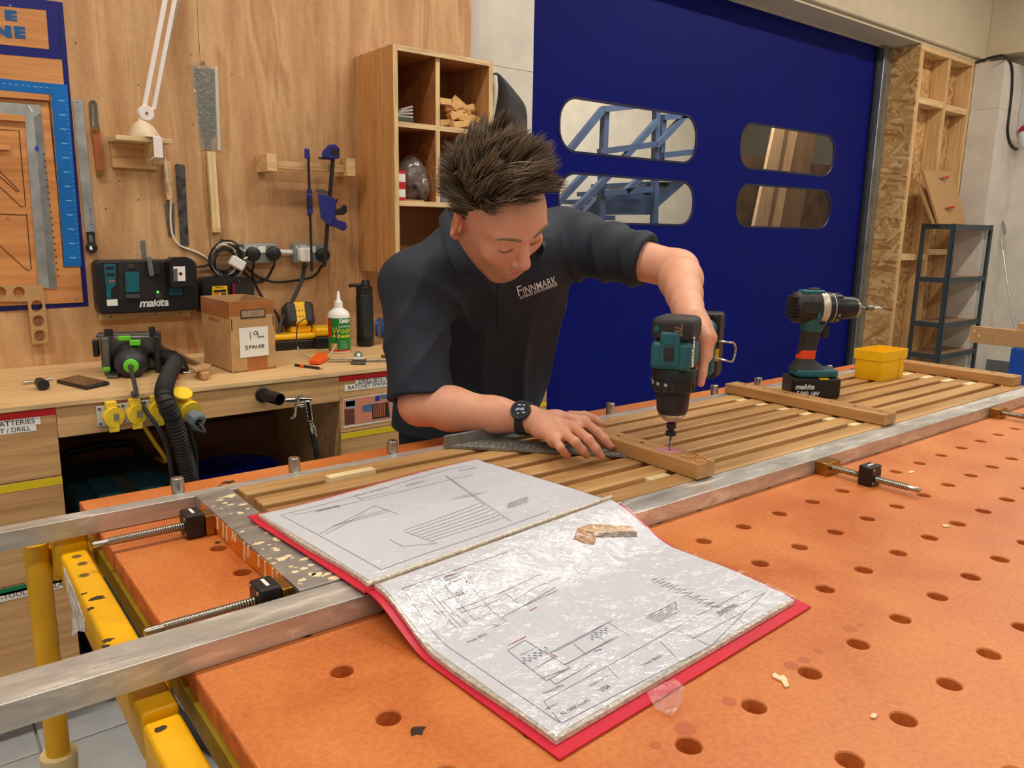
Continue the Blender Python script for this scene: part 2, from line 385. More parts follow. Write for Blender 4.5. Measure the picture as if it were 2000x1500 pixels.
for k in range(9):
    z = .5+.25*k; build('rivet', MB().cyl((DX1+.05, 2.451, z), (DX1+.05, 2.446, z), .006, 8), STEELD, d1)
# ---- timber frame with board reveal right of the door
fy = 2.266
st = thing('wall_right_frame', (5.5, 2.3, 0), None, None); st['kind'] = 'structure'
build('osb_panel', MB().box((5.067, fy+.001, 0), (5.085, 2.60, hz-.002)), OSBM, st)
XS = [(5.086, 5.126), (5.532, 5.572), (5.945, 5.985)]
fyb = min(2.46, px(1815, 180, 5.532).y)
for a, b in XS: build('stud', MB().box((a, fy, 0), (b, fyb, hz-.045)), PALEZ, st, bev=.002)
build('top_plate', MB().box((5.086, fy, hz-.043), (5.985, fyb, hz-.002)), PALE, st, bev=.002)
build('osb_panel', MB().box((5.086, fyb+.001, 0), (5.985, fyb+.013, hz-.002)), OSBM, st)
for (i, x, y) in ((0, 1820, 200), (1, 1868, 214), (0, 1790, 502), (1, 1830, 492)):
    a = XS[i][1]; b = XS[i+1][0]; zc = py(x, y, fy).z
    build('noggin', MB().box((a+.001, fy+.004, zc-.024), (b-.001, fyb-.003, zc+.024)), PALE, st, bev=.002)
# ---- yard beyond the door windows: white wall, blue steel stair, leaning boards
struct('wall_yard', MB().box((-1, 5.3, 0), (9, 5.4, 4.2)), WHITEW)
struct('wall_yard_side', MB().box((6.6, 2.8, 0), (6.7, 5.3, 4.2)), M('yard_dark', (70, 64, 54), .8))
SB = M('stair_blue', (62, 82, 118), .5, var=.08, scale=12)
yd = lambda u, v, Y=4.3: py(1080+u*.29, 170+v*.29, Y)
sc_ = thing('steel_staircase', (3.6, 4.3, 0), 'blue painted steel staircase seen through the clear door windows', 'staircase')
RL = [((60, 487), (335, 150)), ((335, 150), (700, 112)), ((310, 437), (690, 385)), ((440, 520), (700, 230)), ((690, 400), (900, 180)), ((740, 205), (960, 185)), ((735, 460), (1010, 430)), ((-20, 835), (215, 585)), ((110, 860), (380, 590)), ((485, 705), (590, 612)), ((335, 715), (660, 690))]
for k, (a, b) in enumerate(RL): build('handrail', MB().bar(yd(*a), yd(*b), .05, .05), SB, sc_)
for (a, b) in (((352, 150), (322, 810)), ((697, 118), (680, 930)), ((738, 205), (722, 500))): build('post', MB().bar(yd(*a, 4.33), yd(*b, 4.33), .055, .055, (0, 1, 0)), SB, sc_)
p = [yd(330, 720, 4.4), yd(700, 640, 4.4), yd(900, 640, 4.4), yd(650, 860, 4.4), yd(200, 860, 4.4)]
build('stringer', MB().prism(p, (0, .06, 0)), SB, sc_)
for k in range(5):
    p0 = yd(240+95*k, 880-55*k, 4.6); build('tread', MB().box((p0.x-.14, 4.40, p0.z-.02), (p0.x+.14, 5.2, p0.z+.02)), SB, sc_)
for (a, b) in (((322, 810), None), ((680, 930), None)):
    q = yd(*a, 4.33); build('post', MB().box((q.x-.03, 4.3, .0), (q.x+.03, 4.36, q.z+.03)), SB, sc_)
TB = [WOOD('leaning_board_a', (186, 150, 112), (214, 182, 142), 'Z'), WOOD('leaning_board_b', (112, 84, 60), (140, 108, 80), 'Z')]
for k, (u0, u1, mt, lab) in enumerate(((1500, 1570, 0, 'first'), (1572, 1600, 1, ''), (1600, 1655, 0, ''), (1660, 1790, 1, 'w'))):
    yk = 3.36+.04*k; a0 = yd(u0, 250, yk); a1 = yd(u1, 250, yk); b0 = yd(u0-150, 960, yk); b1 = yd(u1-130, 960, yk)
    t = (a0.z-.0)/(a0.z-b0.z) if a0.z != b0.z else 1
    f0 = a0+(b0-a0)*t; f1 = a1+(b1-a1)*t; u0_ = a0+(b0-a0)*-.6; u1_ = a1+(b1-a1)*-.6
    f0.z = f1.z = 0.0
    solo('leaning_board', MB().hexa([f0, f1, f1+V((0, .03, 0)), f0+V((0, .03, 0))], [u0_, u1_, u1_+V((0, .03, 0)), u0_+V((0, .03, 0))]), TB[mt],
         ['narrow pale board leaning behind the right door windows', 'thin dark board between the pale leaning boards', 'pale board standing against the wide dark board', 'wide dark brown board leaning behind the right door windows'][k], 'board', 'boards leaning behind the door')
struct('wall_yard_rack', MB().box((4.6, 3.6, 0), (6.5, 3.75, 2.0)), M('rack_brown', (92, 68, 46), .8, var=.3, scale=5))
# ---- ceiling lights (above the frame)
for i, (x, y, z, ln, pw) in enumerate(LIGHTS):
    t = thing('ceiling_light', (x, y, z), 'long white LED batten hanging above the '+('yellow bench frame', 'slatted panel', 'shelf unit end', 'open floor behind the bench', 'front edge of the orange bench', 'blue trestle')[i], 'ceiling light', 'LED battens under the ceiling', local=True)
    build('housing', MB().box((-ln/2, -.09, .012), (ln/2, .09, .07)), WHITEP, t, bev=.004)
    build('diffuser', MB().box((-ln/2+.02, -.075, .006), (ln/2-.02, .075, .0115)), M('lamp_diffuser', (255, 244, 226), .5, emit=6), t)
    for s in (-1, 1): build('suspension_rod', MB().cyl((s*ln*.35, 0, .07), (s*ln*.35, 0, 4.2-z), .004, 6), STEELD, t)
# ------------------------------------------------------------------ the orange workbench
G = .096
def ORANGE():
    m, N, L, B = newmat('orange_lacquer')
    v = coords(N, L, (1, 1, 1), False); f = noise(N, L, v, 5, 5, .6, .4); f2 = noise(N, L, v, 160, 2)
    c = ramp(N, L, f, [(.32, (184, 92, 36)), (.48, (202, 114, 52)), (.68, (214, 132, 66))])
    c = mixc(N, L, .18, c, ramp(N, L, f2, [(.38, (176, 84, 32)), (.62, (230, 148, 86))]))
    st_ = noise(N, L, v, 13, 4, .7, 1.5)
    c = mixc(N, L, ramp(N, L, st_, [(.665, (0, 0, 0)), (.70, (120, 120, 120))]), c, (122, 66, 34))
    vs = N.new('ShaderNodeMapping'); vs.inputs['Rotation'].default_value = (0, 0, .9); vs.inputs['Scale'].default_value = (2, 90, 1); L.new(v, vs.inputs[0])
    sc2 = noise(N, L, vs.outputs[0], 1.3, 2, .5, 0)
    c = mixc(N, L, ramp(N, L, sc2, [(.70, (0, 0, 0)), (.74, (70, 70, 70))]), c, (236, 170, 122))
    L.new(c, B.inputs['Base Color']); L.new(ramp(N, L, f, [(.3, (168, 168, 168)), (.7, (190, 190, 190))]), B.inputs['Roughness']); bump(N, L, B, f2, .05, .001)
    return m
OR = ORANGE(); ORE = M('orange_raw_edge', (196, 104, 50), .6, var=.15, scale=40)
YFR = M('yellow_frame_paint', (236, 176, 6), .38, var=.07, scale=14, bmp=.03)
OLIVE = M('olive_angle_iron', (160, 136, 24), .4, .3, var=.12, scale=20)
BX0, BX1, BY0, BY1, BT = -.792, 1.65, -.53, .700, .024
wbn = thing('workbench', (.43, .08, 0), 'large orange lacquered bench with rows of round dog holes on a yellow steel frame', 'workbench')
def benchtop():
    mb = MB(); n = 24; r = .0115
    ix = [i for i in range(-7, 18) if BX0+.04 < i*G < BX1-.03]; iy = [j for j in range(-5, 7) if BY0+.03 < j*G < BY1-.02]
    xe = [BX0] + [(i+.5)*G for i in ix[:-1]] + [BX1]; ye = [BY0] + [(j+.5)*G for j in iy[:-1]] + [BY1]
    for a, i in enumerate(ix):
        for b, j in enumerate(iy):
            x0, x1, y0, y1 = xe[a], xe[a+1], ye[b], ye[b+1]; cx, cy = i*G, j*G
            sq = []; ang = []
            for k in range(n):
                t = 2*pi*k/n + 1e-9; dx, dy = math.cos(t), math.sin(t)
                s_ = min([( (x1-cx)/dx if dx > 1e-6 else ((x0-cx)/dx if dx < -1e-6 else 1e9)), ((y1-cy)/dy if dy > 1e-6 else ((y0-cy)/dy if dy < -1e-6 else 1e9))])
                sq.append((cx+dx*s_, cy+dy*s_)); ang.append(t)
            # make sure the four corners are on the outer loop
            for (qx, qy) in ((x1, y1), (x0, y1), (x0, y0), (x1, y0)):
                t = math.atan2(qy-cy, qx-cx) % (2*pi); k = min(range(n), key=lambda q: abs((ang[q]-t+pi) % (2*pi)-pi)); sq[k] = (qx, qy)
            o = len(mb.v)
            for k in range(n): mb.v.append((sq[k][0], sq[k][1], Z0))
            for rr, zz in ((r+.0012, Z0), (r, Z0-.0015), (r, Z0-BT)):
                for k in range(n): mb.v.append((cx+rr*math.cos(ang[k]), cy+rr*math.sin(ang[k]), zz))
            for k in range(n): mb.v.append((sq[k][0], sq[k][1], Z0-BT))
            for l in range(4):
                for k in range(n):
                    q = (k+1) % n; mb.f.append((o+l*n+k, o+l*n+q, o+(l+1)*n+q, o+(l+1)*n+k))
    return mb
bt = build('tabletop', benchtop(), OR, wbn, smoothsh=False)
build('edge', MB().box((BX0-.001, BY0, Z0-BT), (BX0, BY1, Z0-.0006)).box((BX0, BY1, Z0-BT), (BX1, BY1+.001, Z0-.0006)).box((BX0, BY0-.001, Z0-BT), (BX1, BY0, Z0-.0006)).box((BX1, BY0, Z0-BT), (BX1+.001, BY1, Z0-.0006)), ORE, wbn)
build('under_board', MB().box((BX0+.03, BY0+.03, Z0-BT-.012), (BX1-.03, BY1-.03, Z0-BT-.0005)), M('under_board_brown', (196, 122, 58), .7), wbn)
build('angle_rail', MB().box((BX0-.006, BY0, Z0-BT-.030), (BX0+.002, BY1-.04, Z0-BT-.001)).box((BX0, BY0, Z0-BT-.034), (BX0+.04, BY1-.04, Z0-BT-.0125)), OLIVE, wbn, bev=.001)
for yy in (.20, -.06):
    build('hinge_plate', MB().prism([(BX0-.012, yy-.03, Z0-.055), (BX0-.012, yy+.03, Z0-.055), (BX0-.012, yy+.03, Z0-.085), (BX0-.012, yy+.01, Z0-.105), (BX0-.012, yy-.03, Z0-.105)], (.008, 0, 0)), YFR, wbn, bev=.001)
    build('hinge_bolt', MB().cyl((BX0-.012, yy, Z0-.07), (BX0-.024, yy, Z0-.07), .006, 6), STEEL, wbn)
def ytube(y0, y1, z1, z0, x0=-.846, x1=-.811):
    return MB().rbox((x0, y0, z0), (x1, y1, z1), .004, 2, 1)
build('frame_rail', ytube(.075, .545, Z0-.020, Z0-.072), YFR, wbn, bev=.002)
build('frame_rail', ytube(-.55, .070, Z0-.028, Z0-.085), YFR, wbn, bev=.002)
build('support_block', MB().rbox((-.850, .552, Z0-.06), (-.806, .60, Z0-.001), .006, 2, 2), YFR, wbn, bev=.003)
build('cross_rail', MB().box((-.806, .575, Z0-.085), (1.60, .610, Z0-.0365)), YFR, wbn, bev=.003)
build('cross_rail', MB().box((-.806, -.50, Z0-.085), (1.60, -.465, Z0-.0365)), YFR, wbn, bev=.003)
for k, (x, y) in enumerate(((-.868, .598), (-.868, -.52), (1.60, .59), (1.60, -.48))):
    lg = build('leg', MB().lathe((x, y, .012), (0, 0, 1), [(0, .024), (.50, .024), (.505, .0165), (Z0-.03, .0165)], 20), YFR, wbn)
    build('collar', MB().lathe((x, y, .512), (0, 0, 1), [(0, .0242), (.002, .0255), (.026, .0255), (.027, .017)], 24), M('collar_cream', (226, 206, 150), .5), lg)
    build('foot', MB().lathe((x, y, 0), (0, 0, 1), [(0, .035), (.012, .035), (.02, .022)], 16), BLACK, lg)
build('gusset', MB().prism([(-.852, .598, Z0-.03), (-.822, .598, Z0-.03), (-.822, .598, Z0-.075), (-.845, .598, Z0-.085), (-.852, .598, Z0-.08)], (0, .012, 0)), YFR, wbn, bev=.002)
# torn sticker on the frame rail and glue marks, holes on top of it
stk = M('torn_sticker', (226, 222, 206), .5, var=.25, scale=60)
build('sticker', MB().prism([(-.8465, .50, Z0-.025), (-.8465, .43, Z0-.03), (-.8465, .36, Z0-.045), (-.8465, .36, Z0-.06), (-.8465, .42, Z0-.085), (-.852, .44, Z0-.10), (-.8465, .46, Z0-.07), (-.8465, .50, Z0-.05)], (-.0008, 0, 0)), stk, wbn)
dk = M('rail_hole', (120, 88, 40), .8); smk = M('oil_smudge', (58, 44, 16), .7)
for (x, y) in ((150, 1087), (161, 1101), (164, 1124)):
    p = pz(x, y, -.020); build('rail_hole', MB().lathe((p.x, p.y, Z0-.0202), (0, 0, 1), [(0, .0062), (.0006, .0062)], 14), dk, wbn)
for (x, y, s) in ((190, 1168, 1.3), (178, 1188, .7), (163, 1160, .6), (212, 1250, .8), (206, 1262, .6), (310, 1424, .8)):
    p = pz(x, y, -.020 if y < 1330 else -.028); z = Z0-(.0202 if y < 1330 else .0282)
    build('smudge', MB().prism([(p.x+.007*s*math.cos(t)*(.6+.8*random.random()), p.y+.005*s*math.sin(t)*(.6+.8*random.random()), z) for t in [k*2*pi/9 for k in range(9)]], (0, 0, .0005)), smk, wbn)
# spots, glue flakes and marks on the lacquer
spot = M('dark_spot', (184, 96, 50), .5); flake = M('dry_glue', (238, 218, 176), .5)
for (x, y, s) in ((1660, 1228, 1.2), (1680, 1220, .6), (1546, 1300, 1.3), (1570, 1289, 1.1), (1424, 1370, 1.2), (1597, 1271, .8), (1338, 1423, 1.6), (1280, 1455, .9)):
    p = pz(x, y); build('stain', MB().lathe((p.x, p.y, Z0), (0, 0, 1), [(0, .0062*s), (.0003, .006*s)], 12), spot, wbn)
def flakeobj(x, y, pts, lab):
    p = pz(x, y); solo('glue_flake', MB().prism([(p.x+a*.001, p.y+b*.001, Z0+.0002) for a, b in pts], (0, 0, .0022)), flake, lab, 'glue flake', 'dried glue bits on the bench', bev=.0006)
fq = pz(1526, 1333); flakeobj(1526, 1333, [((pz(*q).x-fq.x)*1000, (pz(*q).y-fq.y)*1000) for q in ((1508, 1320), (1514, 1317), (1522, 1323), (1531, 1322), (1537, 1329), (1541, 1343), (1533, 1345), (1526, 1333), (1518, 1329), (1509, 1325))], 'cream bone-shaped flake of dried glue on the orange bench')
flakeobj(1848, 1029, [(-6, 2), (0, 6), (5, 1), (3, -4), (-3, -3)], 'small white crumb of glue between dog holes')
flakeobj(1781, 923, [(-12, 2), (0, 5), (8, 0), (2, -4), (-9, -3)], 'pale glue smear beyond the short threaded rod')
flakeobj(1706, 1401, [(-5, 1), (2, 3), (5, -1), (-2, -3)], 'tiny white speck of glue beside a dog hole')
blk = M('burn_mark', (50, 30, 14), .8)
for (x, y, s) in ((815, 1428, 1.0), (446, 942, 1.4), (432, 950, .9), (425, 1060, .6)):
    p = pz(x, y); rr = random.Random(int(x)); build('scorch', MB().prism([(p.x+.009*s*math.cos(t)*(.5+.6*rr.random()), p.y+.007*s*math.sin(t)*(.5+.6*rr.random()), Z0) for t in [k*2*pi/12 for k in range(12)]], (0, 0, .0006)), blk, wbn)
# ---- steel bench dogs
DOGL = ['steel dog pin nearest the chipped bench corner, behind the back rail', 'steel dog pin second from the bench corner, behind the back rail', 'steel dog pin below the drawer photo, behind the back rail', 'steel dog pin half hidden behind the forearm', 'steel dog pin between hand and held drill', 'steel dog pin just beside the middle cross batten', 'steel dog pin next to the standing drill']
for k, i in enumerate((-7, -5, -3, -1, 3, 7, 9)):
    solo('bench_dog', MB().lathe((i*G, .5765, Z0-.02), (0, 0, 1), [(0, .0098), (.068, .0100), (.0705, .0095), (.0715, .0082)], 24), STEEL, DOGL[k], 'bench dog', 'steel dogs along the back rail')
solo('bench_dog', MB().lathe((13*G-.02, .5765, Z0-.02), (0, 0, 1), [(0, .0098), (.068, .0100), (.0705, .0095), (.0715, .0082)], 24), STEEL, 'steel dog pin behind the battery of the standing drill', 'bench dog', 'steel dogs along the back rail')
# ---- aluminium rails
def ALU(name, c=(208, 206, 200), r=.28):
    m, N, L, B = newmat(name); v = coords(N, L, (.25, 1, 1)); f = noise(N, L, v, 34, 5, .7, .8); f2 = noise(N, L, v, 140, 2)
    L.new(ramp(N, L, f, [(.3, tuple(x*.84 for x in c)), (.56, c), (.68, tuple(min(255, x*1.16) for x in c))]), B.inputs['Base Color'])
    L.new(ramp(N, L, f, [(.3, (158, 158, 158)), (.7, (184, 184, 184))]), B.inputs['Roughness']); B.inputs['Metallic'].default_value = .66
    bump(N, L, B, f2, .04, .0006); return m
AL = ALU('aluminium')
RH = .028
solo('aluminium_rail', MB().box((-1.30, .085, Z0+.0004), (1.62, .1355, Z0+RH)), AL, 'wide flat aluminium bar running under the open folder', 'metal bar', bev=.0008)
solo('aluminium_rail', MB().box((-1.30, .539, Z0+.0004), (1.62, .5662, Z0+RH)), AL, 'narrow aluminium bar held against the row of dog pins', 'metal bar', bev=.0008)
solo('clear_block', MB().box((1.655-.06, .585, Z0+.0004), (1.645, .655, Z0+.045)), M('frosted_acrylic', (196, 180, 172), .3), 'small clear plastic block at the far bench end', 'block', bev=.002)
solo('folding_knife', MB().rbox((1.42, .59, Z0+.0004), (1.53, .612, Z0+.016), .006, 3, 2), BLACK, 'black folded tool lying behind the standing drill', 'tool', bev=.002)
# ---- end stop with orange tape and glue drips
es = thing('end_stop', (-.632, .318, Z0), 'glue-splattered aluminium end stop with orange tape along its side', 'stop bar')
ALG = ALU('glued_aluminium', (176, 174, 172), .4)
build('bar', MB().box((-.6575, .137, Z0+.0004), (-.603, .5375, Z0+.030)), ALG, es, bev=.0008)
otp = M('orange_tape', (226, 118, 14), .45, var=.08, scale=30)
pts = [(.505, .0290), (.47, .0255), (.43, .0280), (.40, .0270), (.37, .0285), (.34, .0240), (.30, .0232), (.27, .0270), (.235, .0285), (.185, .029)]
build('tape', MB().prism([(-.6578, y, Z0+z) for y, z in pts] + [(-.6578, .185, Z0+.012), (-.6578, .30, Z0+.001), (-.6578, .505, Z0+.001)], (-.0009, 0, 0)), otp, es)
rg = random.Random(3)
for y in (.47, .44, .425, .40, .385, .36, .35, .315, .30, .262, .24, .215, .20):
    l = .012+.018*rg.random(); build('glue_drip', MB().lathe((-.6592, y, Z0+.0288), (0, 0, -1), [(0, .0012), (l*.5, .0016), (l*.85, .0024), (l, .0012)], 8), flake, es)
for k in range(46):
    y = .14+.39*rg.random(); x = -.655+.046*rg.random(); s = .0015+.005*rg.random()**2.5
    build('glue_splash', MB().prism([(x+s*1.4*math.cos(t)*(.5+rg.random()), y+s*math.sin(t)*(.5+rg.random()), Z0+.0299) for t in [q*2*pi/8 for q in range(8)]], (0, 0, .0006)), flake, es)
# ---- screw stops: threaded rod, brass pad, black body
THR = M('threaded_steel', (176, 170, 160), .28, 1.0)
def rodprof(l, r=.0062, pitch=.0032):
    out = [(0, r*.55), (.002, r*.72), (.02, r*.72)]; t = .02
    while t < l: out += [(t, r*.86), (t+pitch*.5, r)]; t += pitch
    return out + [(l, r*.86)]
def screwstop(o, d, lab, pad, body, rod, h=.0165, flat=False):
    o = V(o); d = V(d); s = d.cross(V((0, 0, 1)))
    t = thing('screw_stop', (o.x, o.y, Z0), lab, 'clamp', 'threaded screw stops on the bench')
    rot = Matrix((d, s, V((0, 0, 1)))).transposed()
    pc = o + d*(pad[0]/2) + V((0, 0, pad[2]/2+.0004))
    build('brass_pad', MB().cbox(pc, pad, rot), BRASS, t, bev=.001)
    bc = o + d*(body[0]+body[1]/2) + V((0, 0, .018+.0006))
    bb = build('body', MB().cbox(bc, (body[1], .036, .036), rot), BLACK, t, bev=.003)
    build('label_bar', MB().cbox(bc + V((0, 0, .0182)), (.0042, .020, .0006), rot), WHITEINK, bb)
    for q in (-1, 1):
        for w in (-1, 1): build('screw', MB().cyl(bc + s*(.012*q) + V((0, 0, .012*w)) + d*(body[1]/2), bc + s*(.012*q) + V((0, 0, .012*w)) + d*(body[1]/2+.0012), .0026, 8), STEEL, bb)
    e = o + d*rod + V((0, 0, h)); build('threaded_rod', MB().lathe(e, -d, rodprof(rod-pad[0]*.9), 14), THR, t)
screwstop((-.6600, .452, Z0), (-1, 0, 0), 'screw stop with long rod pushing the taped end stop beside the narrow bar', (.013, .034, .030), (.014, .026), .157)
screwstop((-.6600, .166, Z0), (-1, 0, 0), 'screw stop with long rod pushing the taped end stop beside the wide bar', (.013, .034, .030), (.014, .026), .159)
screwstop((.362, .0846, Z0), (0, -1, 0), 'screw stop pushing the wide bar, its black body halfway along the rod', (.024, .046, .024), (.080, .026), .183, h=.013)
screwstop((1.150, .0846, Z0), (0, -1, 0), 'screw stop at the far end of the wide bar', (.024, .046, .024), (.080, .026), .183, h=.013)
# ---- slatted panel under assembly
SLAT = WOOD('slat_oak', (166, 122, 70), (210, 166, 108), 'X', rough=.4, fine=46, broad=7, streak=.45)
BAT = WOOD('batten_oak', (164, 116, 64), (202, 154, 96), 'Y', rough=.45, fine=46, broad=7)
SH = .030
sp = thing('slatted_panel', (.45, .34, Z0), 'half-built slatted timber panel clamped between two aluminium bars', 'slatted panel')
for k in range(7):
    y0 = .1372+.06*k
    build('slat', MB().box((-.592+(.004 if k % 2 else 0), y0, Z0+.0008), (1.505, y0+.0405, Z0+SH)), SLAT, sp, bev=.003)
bats = ((.046, .092, .128, .560, .029), (.692, .744, .133, .560, .026), (1.455, 1.512, .150, .556, .028))
for x0, x1, y0, y1, h in bats:
    b = build('batten', MB().box((x0, y0, Z0+SH+.0004), (x1, y1, Z0+SH+h)), BAT, sp, bev=.0025)
    for k in range(7):
        if x0 < .1 and k == 1: continue
        yy = .1572+.06*k; build('screw_hole', MB().cyl(((x0+x1)/2, yy, Z0+SH+h-.0004), ((x0+x1)/2, yy, Z0+SH+h+.0003), .0042, 10), M('hole_dark', (86, 54, 24), .8), b)
endg = M('pencil_pink', (196, 130, 140), .7)
p = pz(1303, 876, .059)
build('chalk_mark', MB().lathe((.070, .215, Z0+.0592), (0, 0, 1), [(0, .018), (.0003, .017)], 20, sq=(1, 1.4)), endg, sp)
rs = random.Random(5)
for k in range(60):
    x = .05+.038*rs.random(); y = .130+.045*rs.random()**1.5; s = .0012+.002*rs.random()
    build('wood_chip', MB().cbox((x, y, Z0+.0595+s*.3), (s*2, s, s*.6), Matrix.Rotation(rs.random()*3, 3, 'Z')), M('chip', (206, 150, 90), .8), sp)
SPC = M('spacer_white_wood', (236, 216, 168), .6, var=.05, scale=40)
def spacer(x, k, ln, lab, h=.030, zz=.0008):
    y0 = .1372+.06*k+.0412; solo('spacer_block', MB().box((x, y0, Z0+zz), (x+ln, y0+.0185, Z0+zz+h)), SPC, lab, 'spacer', 'pale spacers between the slats', bev=.001)
spacer(-.46, 5, .085, 'pale spacer stick in the back gap beside the folder', .036)
for k in range(6):
    spacer(.652, k, .036, 'short pale spacer wedged at the middle batten, gap %s from the wide bar' % ('one', 'two', 'three', 'four', 'five', 'six')[k], .027)
for k in range(1, 6):
    spacer(1.385, k, .060, 'pale spacer near the far batten, gap %s from the wide bar' % ('one', 'two', 'three', 'four', 'five', 'six')[k], .0285)
spacer(-.010, 0, .05, 'pale spacer beside the batten being drilled, nearest the wide bar', .027)
spacer(.100, 3, .05, 'pale spacer beside the batten being drilled, by the speed square', .027)
# ---- speed square lying against the batten
sq = thing('speed_square', (-.07, .45, Z0+SH), 'grey aluminium speed square with dotted scales under the hand', 'square')
ALS = M('cast_aluminium', (138, 138, 134), .5, .55, var=.08, scale=60)
A, R, Bq = (-.196, .5362), (.0445, .5362), (.0445, .291)
tri = [A, R, Bq]; inn = [(-.075, .505), (.020, .505), (.020, .405)]
build('plate', plate([tri, inn[::-1]], (V((0, 0, Z0+SH+.0012)), V((1, 0, 0)), V((0, 1, 0))), .005), ALS, sq, bev=.0008)
build('fence', MB().box((-.200, .5300, Z0+SH+.0004), (.0445, .5365, Z0+SH+.026)), ALS, sq, bev=.001)
dotm = M('scale_white', (226, 226, 220), .6)
for q in range(2):
    for k in range(26):
        t = .06+.86*k/26; off = .012+.016*q
        c = V((A[0]+(Bq[0]-A[0])*t, A[1]+(Bq[1]-A[1])*t, Z0+SH+.0062)) + V((.707, .707, 0))*off
        if (k+q) % 2 == 0 or q: build('scale_mark', MB().cbox(c, (.004 if k % 3 else .007, .0014, .0004), Matrix.Rotation(.78*(1 if q else -1), 3, 'Z')), dotm, sq)
for k in range(60):
    t = .03+.94*k/60; c = V((A[0]+(Bq[0]-A[0])*t, A[1]+(Bq[1]-A[1])*t, Z0+SH+.0061)) + V((.707, .707, 0))*.0025
    build('tick', MB().cbox(c, (.005, .0009, .0006), Matrix.Rotation(.785, 3, 'Z')), dotm if k % 2 else ALS, sq)
# ---- yellow parts bin
bn = thing('parts_bin', (1.27, .44, Z0+SH), 'small yellow plastic parts bin on the slats', 'bin')
zt = py(1720, 690, .399).z
def ringr(x0, x1, y0, y1, z, r=.008):
    return [(px_, py_, z) for px_, py_ in rrect(x0, x1, y0, y1, r, 3)]
b0 = (1.203, 1.338, .402, .484); zr = Z0+SH+.0006
gx = lambda e: (b0[0]-e, b0[1]+e, b0[2]-e*.8, b0[3]+e*.8)
zrim = zt-.028
mbn = MB().rings([ringr(*gx(-.002), zr), ringr(*gx(0), zr+.003), ringr(*gx(.002), zrim), ringr(*gx(.006), zrim+.001), ringr(*gx(.007), zt), ringr(*gx(.0045), zt), ringr(*gx(.001), zrim), ringr(*gx(-.003), zr+.006)])
build('tub', mbn, YEL, bn)
build('label_rib', MB().box((b0[0]+.10, b0[2]-.0030, zr+.001), (b0[0]+.103, b0[2]-.001, zrim)), YEL, bn)
# ------------------------------------------------------------------ bench along the plywood wall
def mpp(P): return (P-CP).dot(cf)/FL
def textfit(body, a, b, up=(0, 0, 1), thick=.0004, hs=1.0, **k):
    a = V(a); b = V(b); eu = (b-a); w = eu.length; eu.normalize(); up = V(up); ev = (up-eu*up.dot(eu)).normalized()
    t = text(body, 1.0, (V(), V((1, 0, 0)), V((0, 1, 0))), 0, **k); xs = [p[0] for p in t.v]; x0, x1 = min(xs), max(xs)
    s = w/(x1-x0); n = eu.cross(ev); mb = MB(); mb.f = t.f
    tt = text(body, 1.0, (V(), V((1, 0, 0)), V((0, 1, 0))), thick/s, **k)
    mb.f = tt.f; mb.v = [tuple(a + eu*((p[0]-x0)*s) + ev*(p[1]*s*hs) + n*(p[2]*s)) for p in tt.v]; return mb
FYW = 1.530
WORKTOP = WOOD('worktop_ply', (202, 160, 106), (230, 194, 142), 'X', fine=40, broad=3.2, streak=.3)
solo('worktop', MB().box((-2.6, FYW, Z0-.0125), (.93, WY-.001, Z0-.0005)), WORKTOP, 'long plywood worktop along the tool wall', 'worktop', bev=.002)
solo('worktop_lipping', MB().box((-2.6, FYW-.003, Z0-.0125), (.93, FYW-.0005, Z0-.001)), PLYEDGE, 'layered pale plywood edge along the worktop front', 'edge strip')
fp = lambda x, y, d=0.0: py(x, y, FYW+.006-d)
xl = fp(113, 850).x; xr_ = fp(664, 780).x
FR = (V((1, 0, 0)), V((0, 0, 1)))
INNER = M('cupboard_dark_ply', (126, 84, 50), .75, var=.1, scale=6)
za = fp(400, 820).z
zl0, zl1 = fp(118, 852).z, fp(655, 787).z; zap = (zl0+zl1)/2
solo('apron_board', MB().box((xl+.001, FYW+.006, zap), (xr_-.001, FYW+.024, Z0-.0140)), FRONTPLY, 'plywood apron board under the worktop holding yellow sockets', 'board', bev=.001)
# left drawer unit
lc = thing('drawer_unit', (xl-.45, 1.83, 0), 'plywood drawer unit with red, yellow and green taped drawers under the worktop', 'drawer unit')
build('carcass', MB().box((xl-.9, FYW+.026, 0.17), (xl, WY-.003, Z0-.0140)), FRONTPLY, lc)
zy0, zy1 = fp(60, 953).z, fp(60, 938).z           # yellow strip bottom / top at x=60
zg1 = fp(60, 1136).z; zg0 = fp(60, 1148).z
zr0, zr1 = fp(60, 813).z, fp(60, 802).z
def drawer(parent, x0, x1, z0, z1, tape, th):
    d = build('drawer_front', MB().box((x0, FYW+.006, z0+.001), (x1, FYW+.0255, z1-.001)), FRONTPLY, parent, bev=.001)
    build('tape_strip', MB().box((x0, FYW+.005, z1-th), (x1, FYW+.0059, z1-.002)), tape, d); return d
dA = drawer(lc, xl-.9, xl, zy1, Z0-.0140, RED, .019)
dB = drawer(lc, xl-.9, xl, zg1, zy1, YTAPE, .022)
dC = drawer(lc, xl-.9, xl, .19, zg1, GTAPE, .020)
for dr, body, a, b, w0 in ((dA, 'BATTERIES', (-10, 835), (68, 824), 0), (dA, 'T / DRILL', (0, 847), (60, 838.5), 0), (dC, '-TOOL AND BLADES', (2, 1172), (150, 1139), 0)):
    A_, B_ = fp(*a), fp(*b); B_.z = A_.z; h = .010
    h = (B_.x-A_.x)/len(body)*1.7
    build('label_strip', MB().box((A_.x-.012, FYW+.0050, A_.z-h*.28), (B_.x+.012, FYW+.0059, A_.z+h*.98)), PAPER, dr)
    mbt = textfit(body, (A_.x, FYW+.0049, A_.z), (B_.x, FYW+.0049, A_.z), thick=.0003); build('lettering', mbt, BLACKINK, dr)
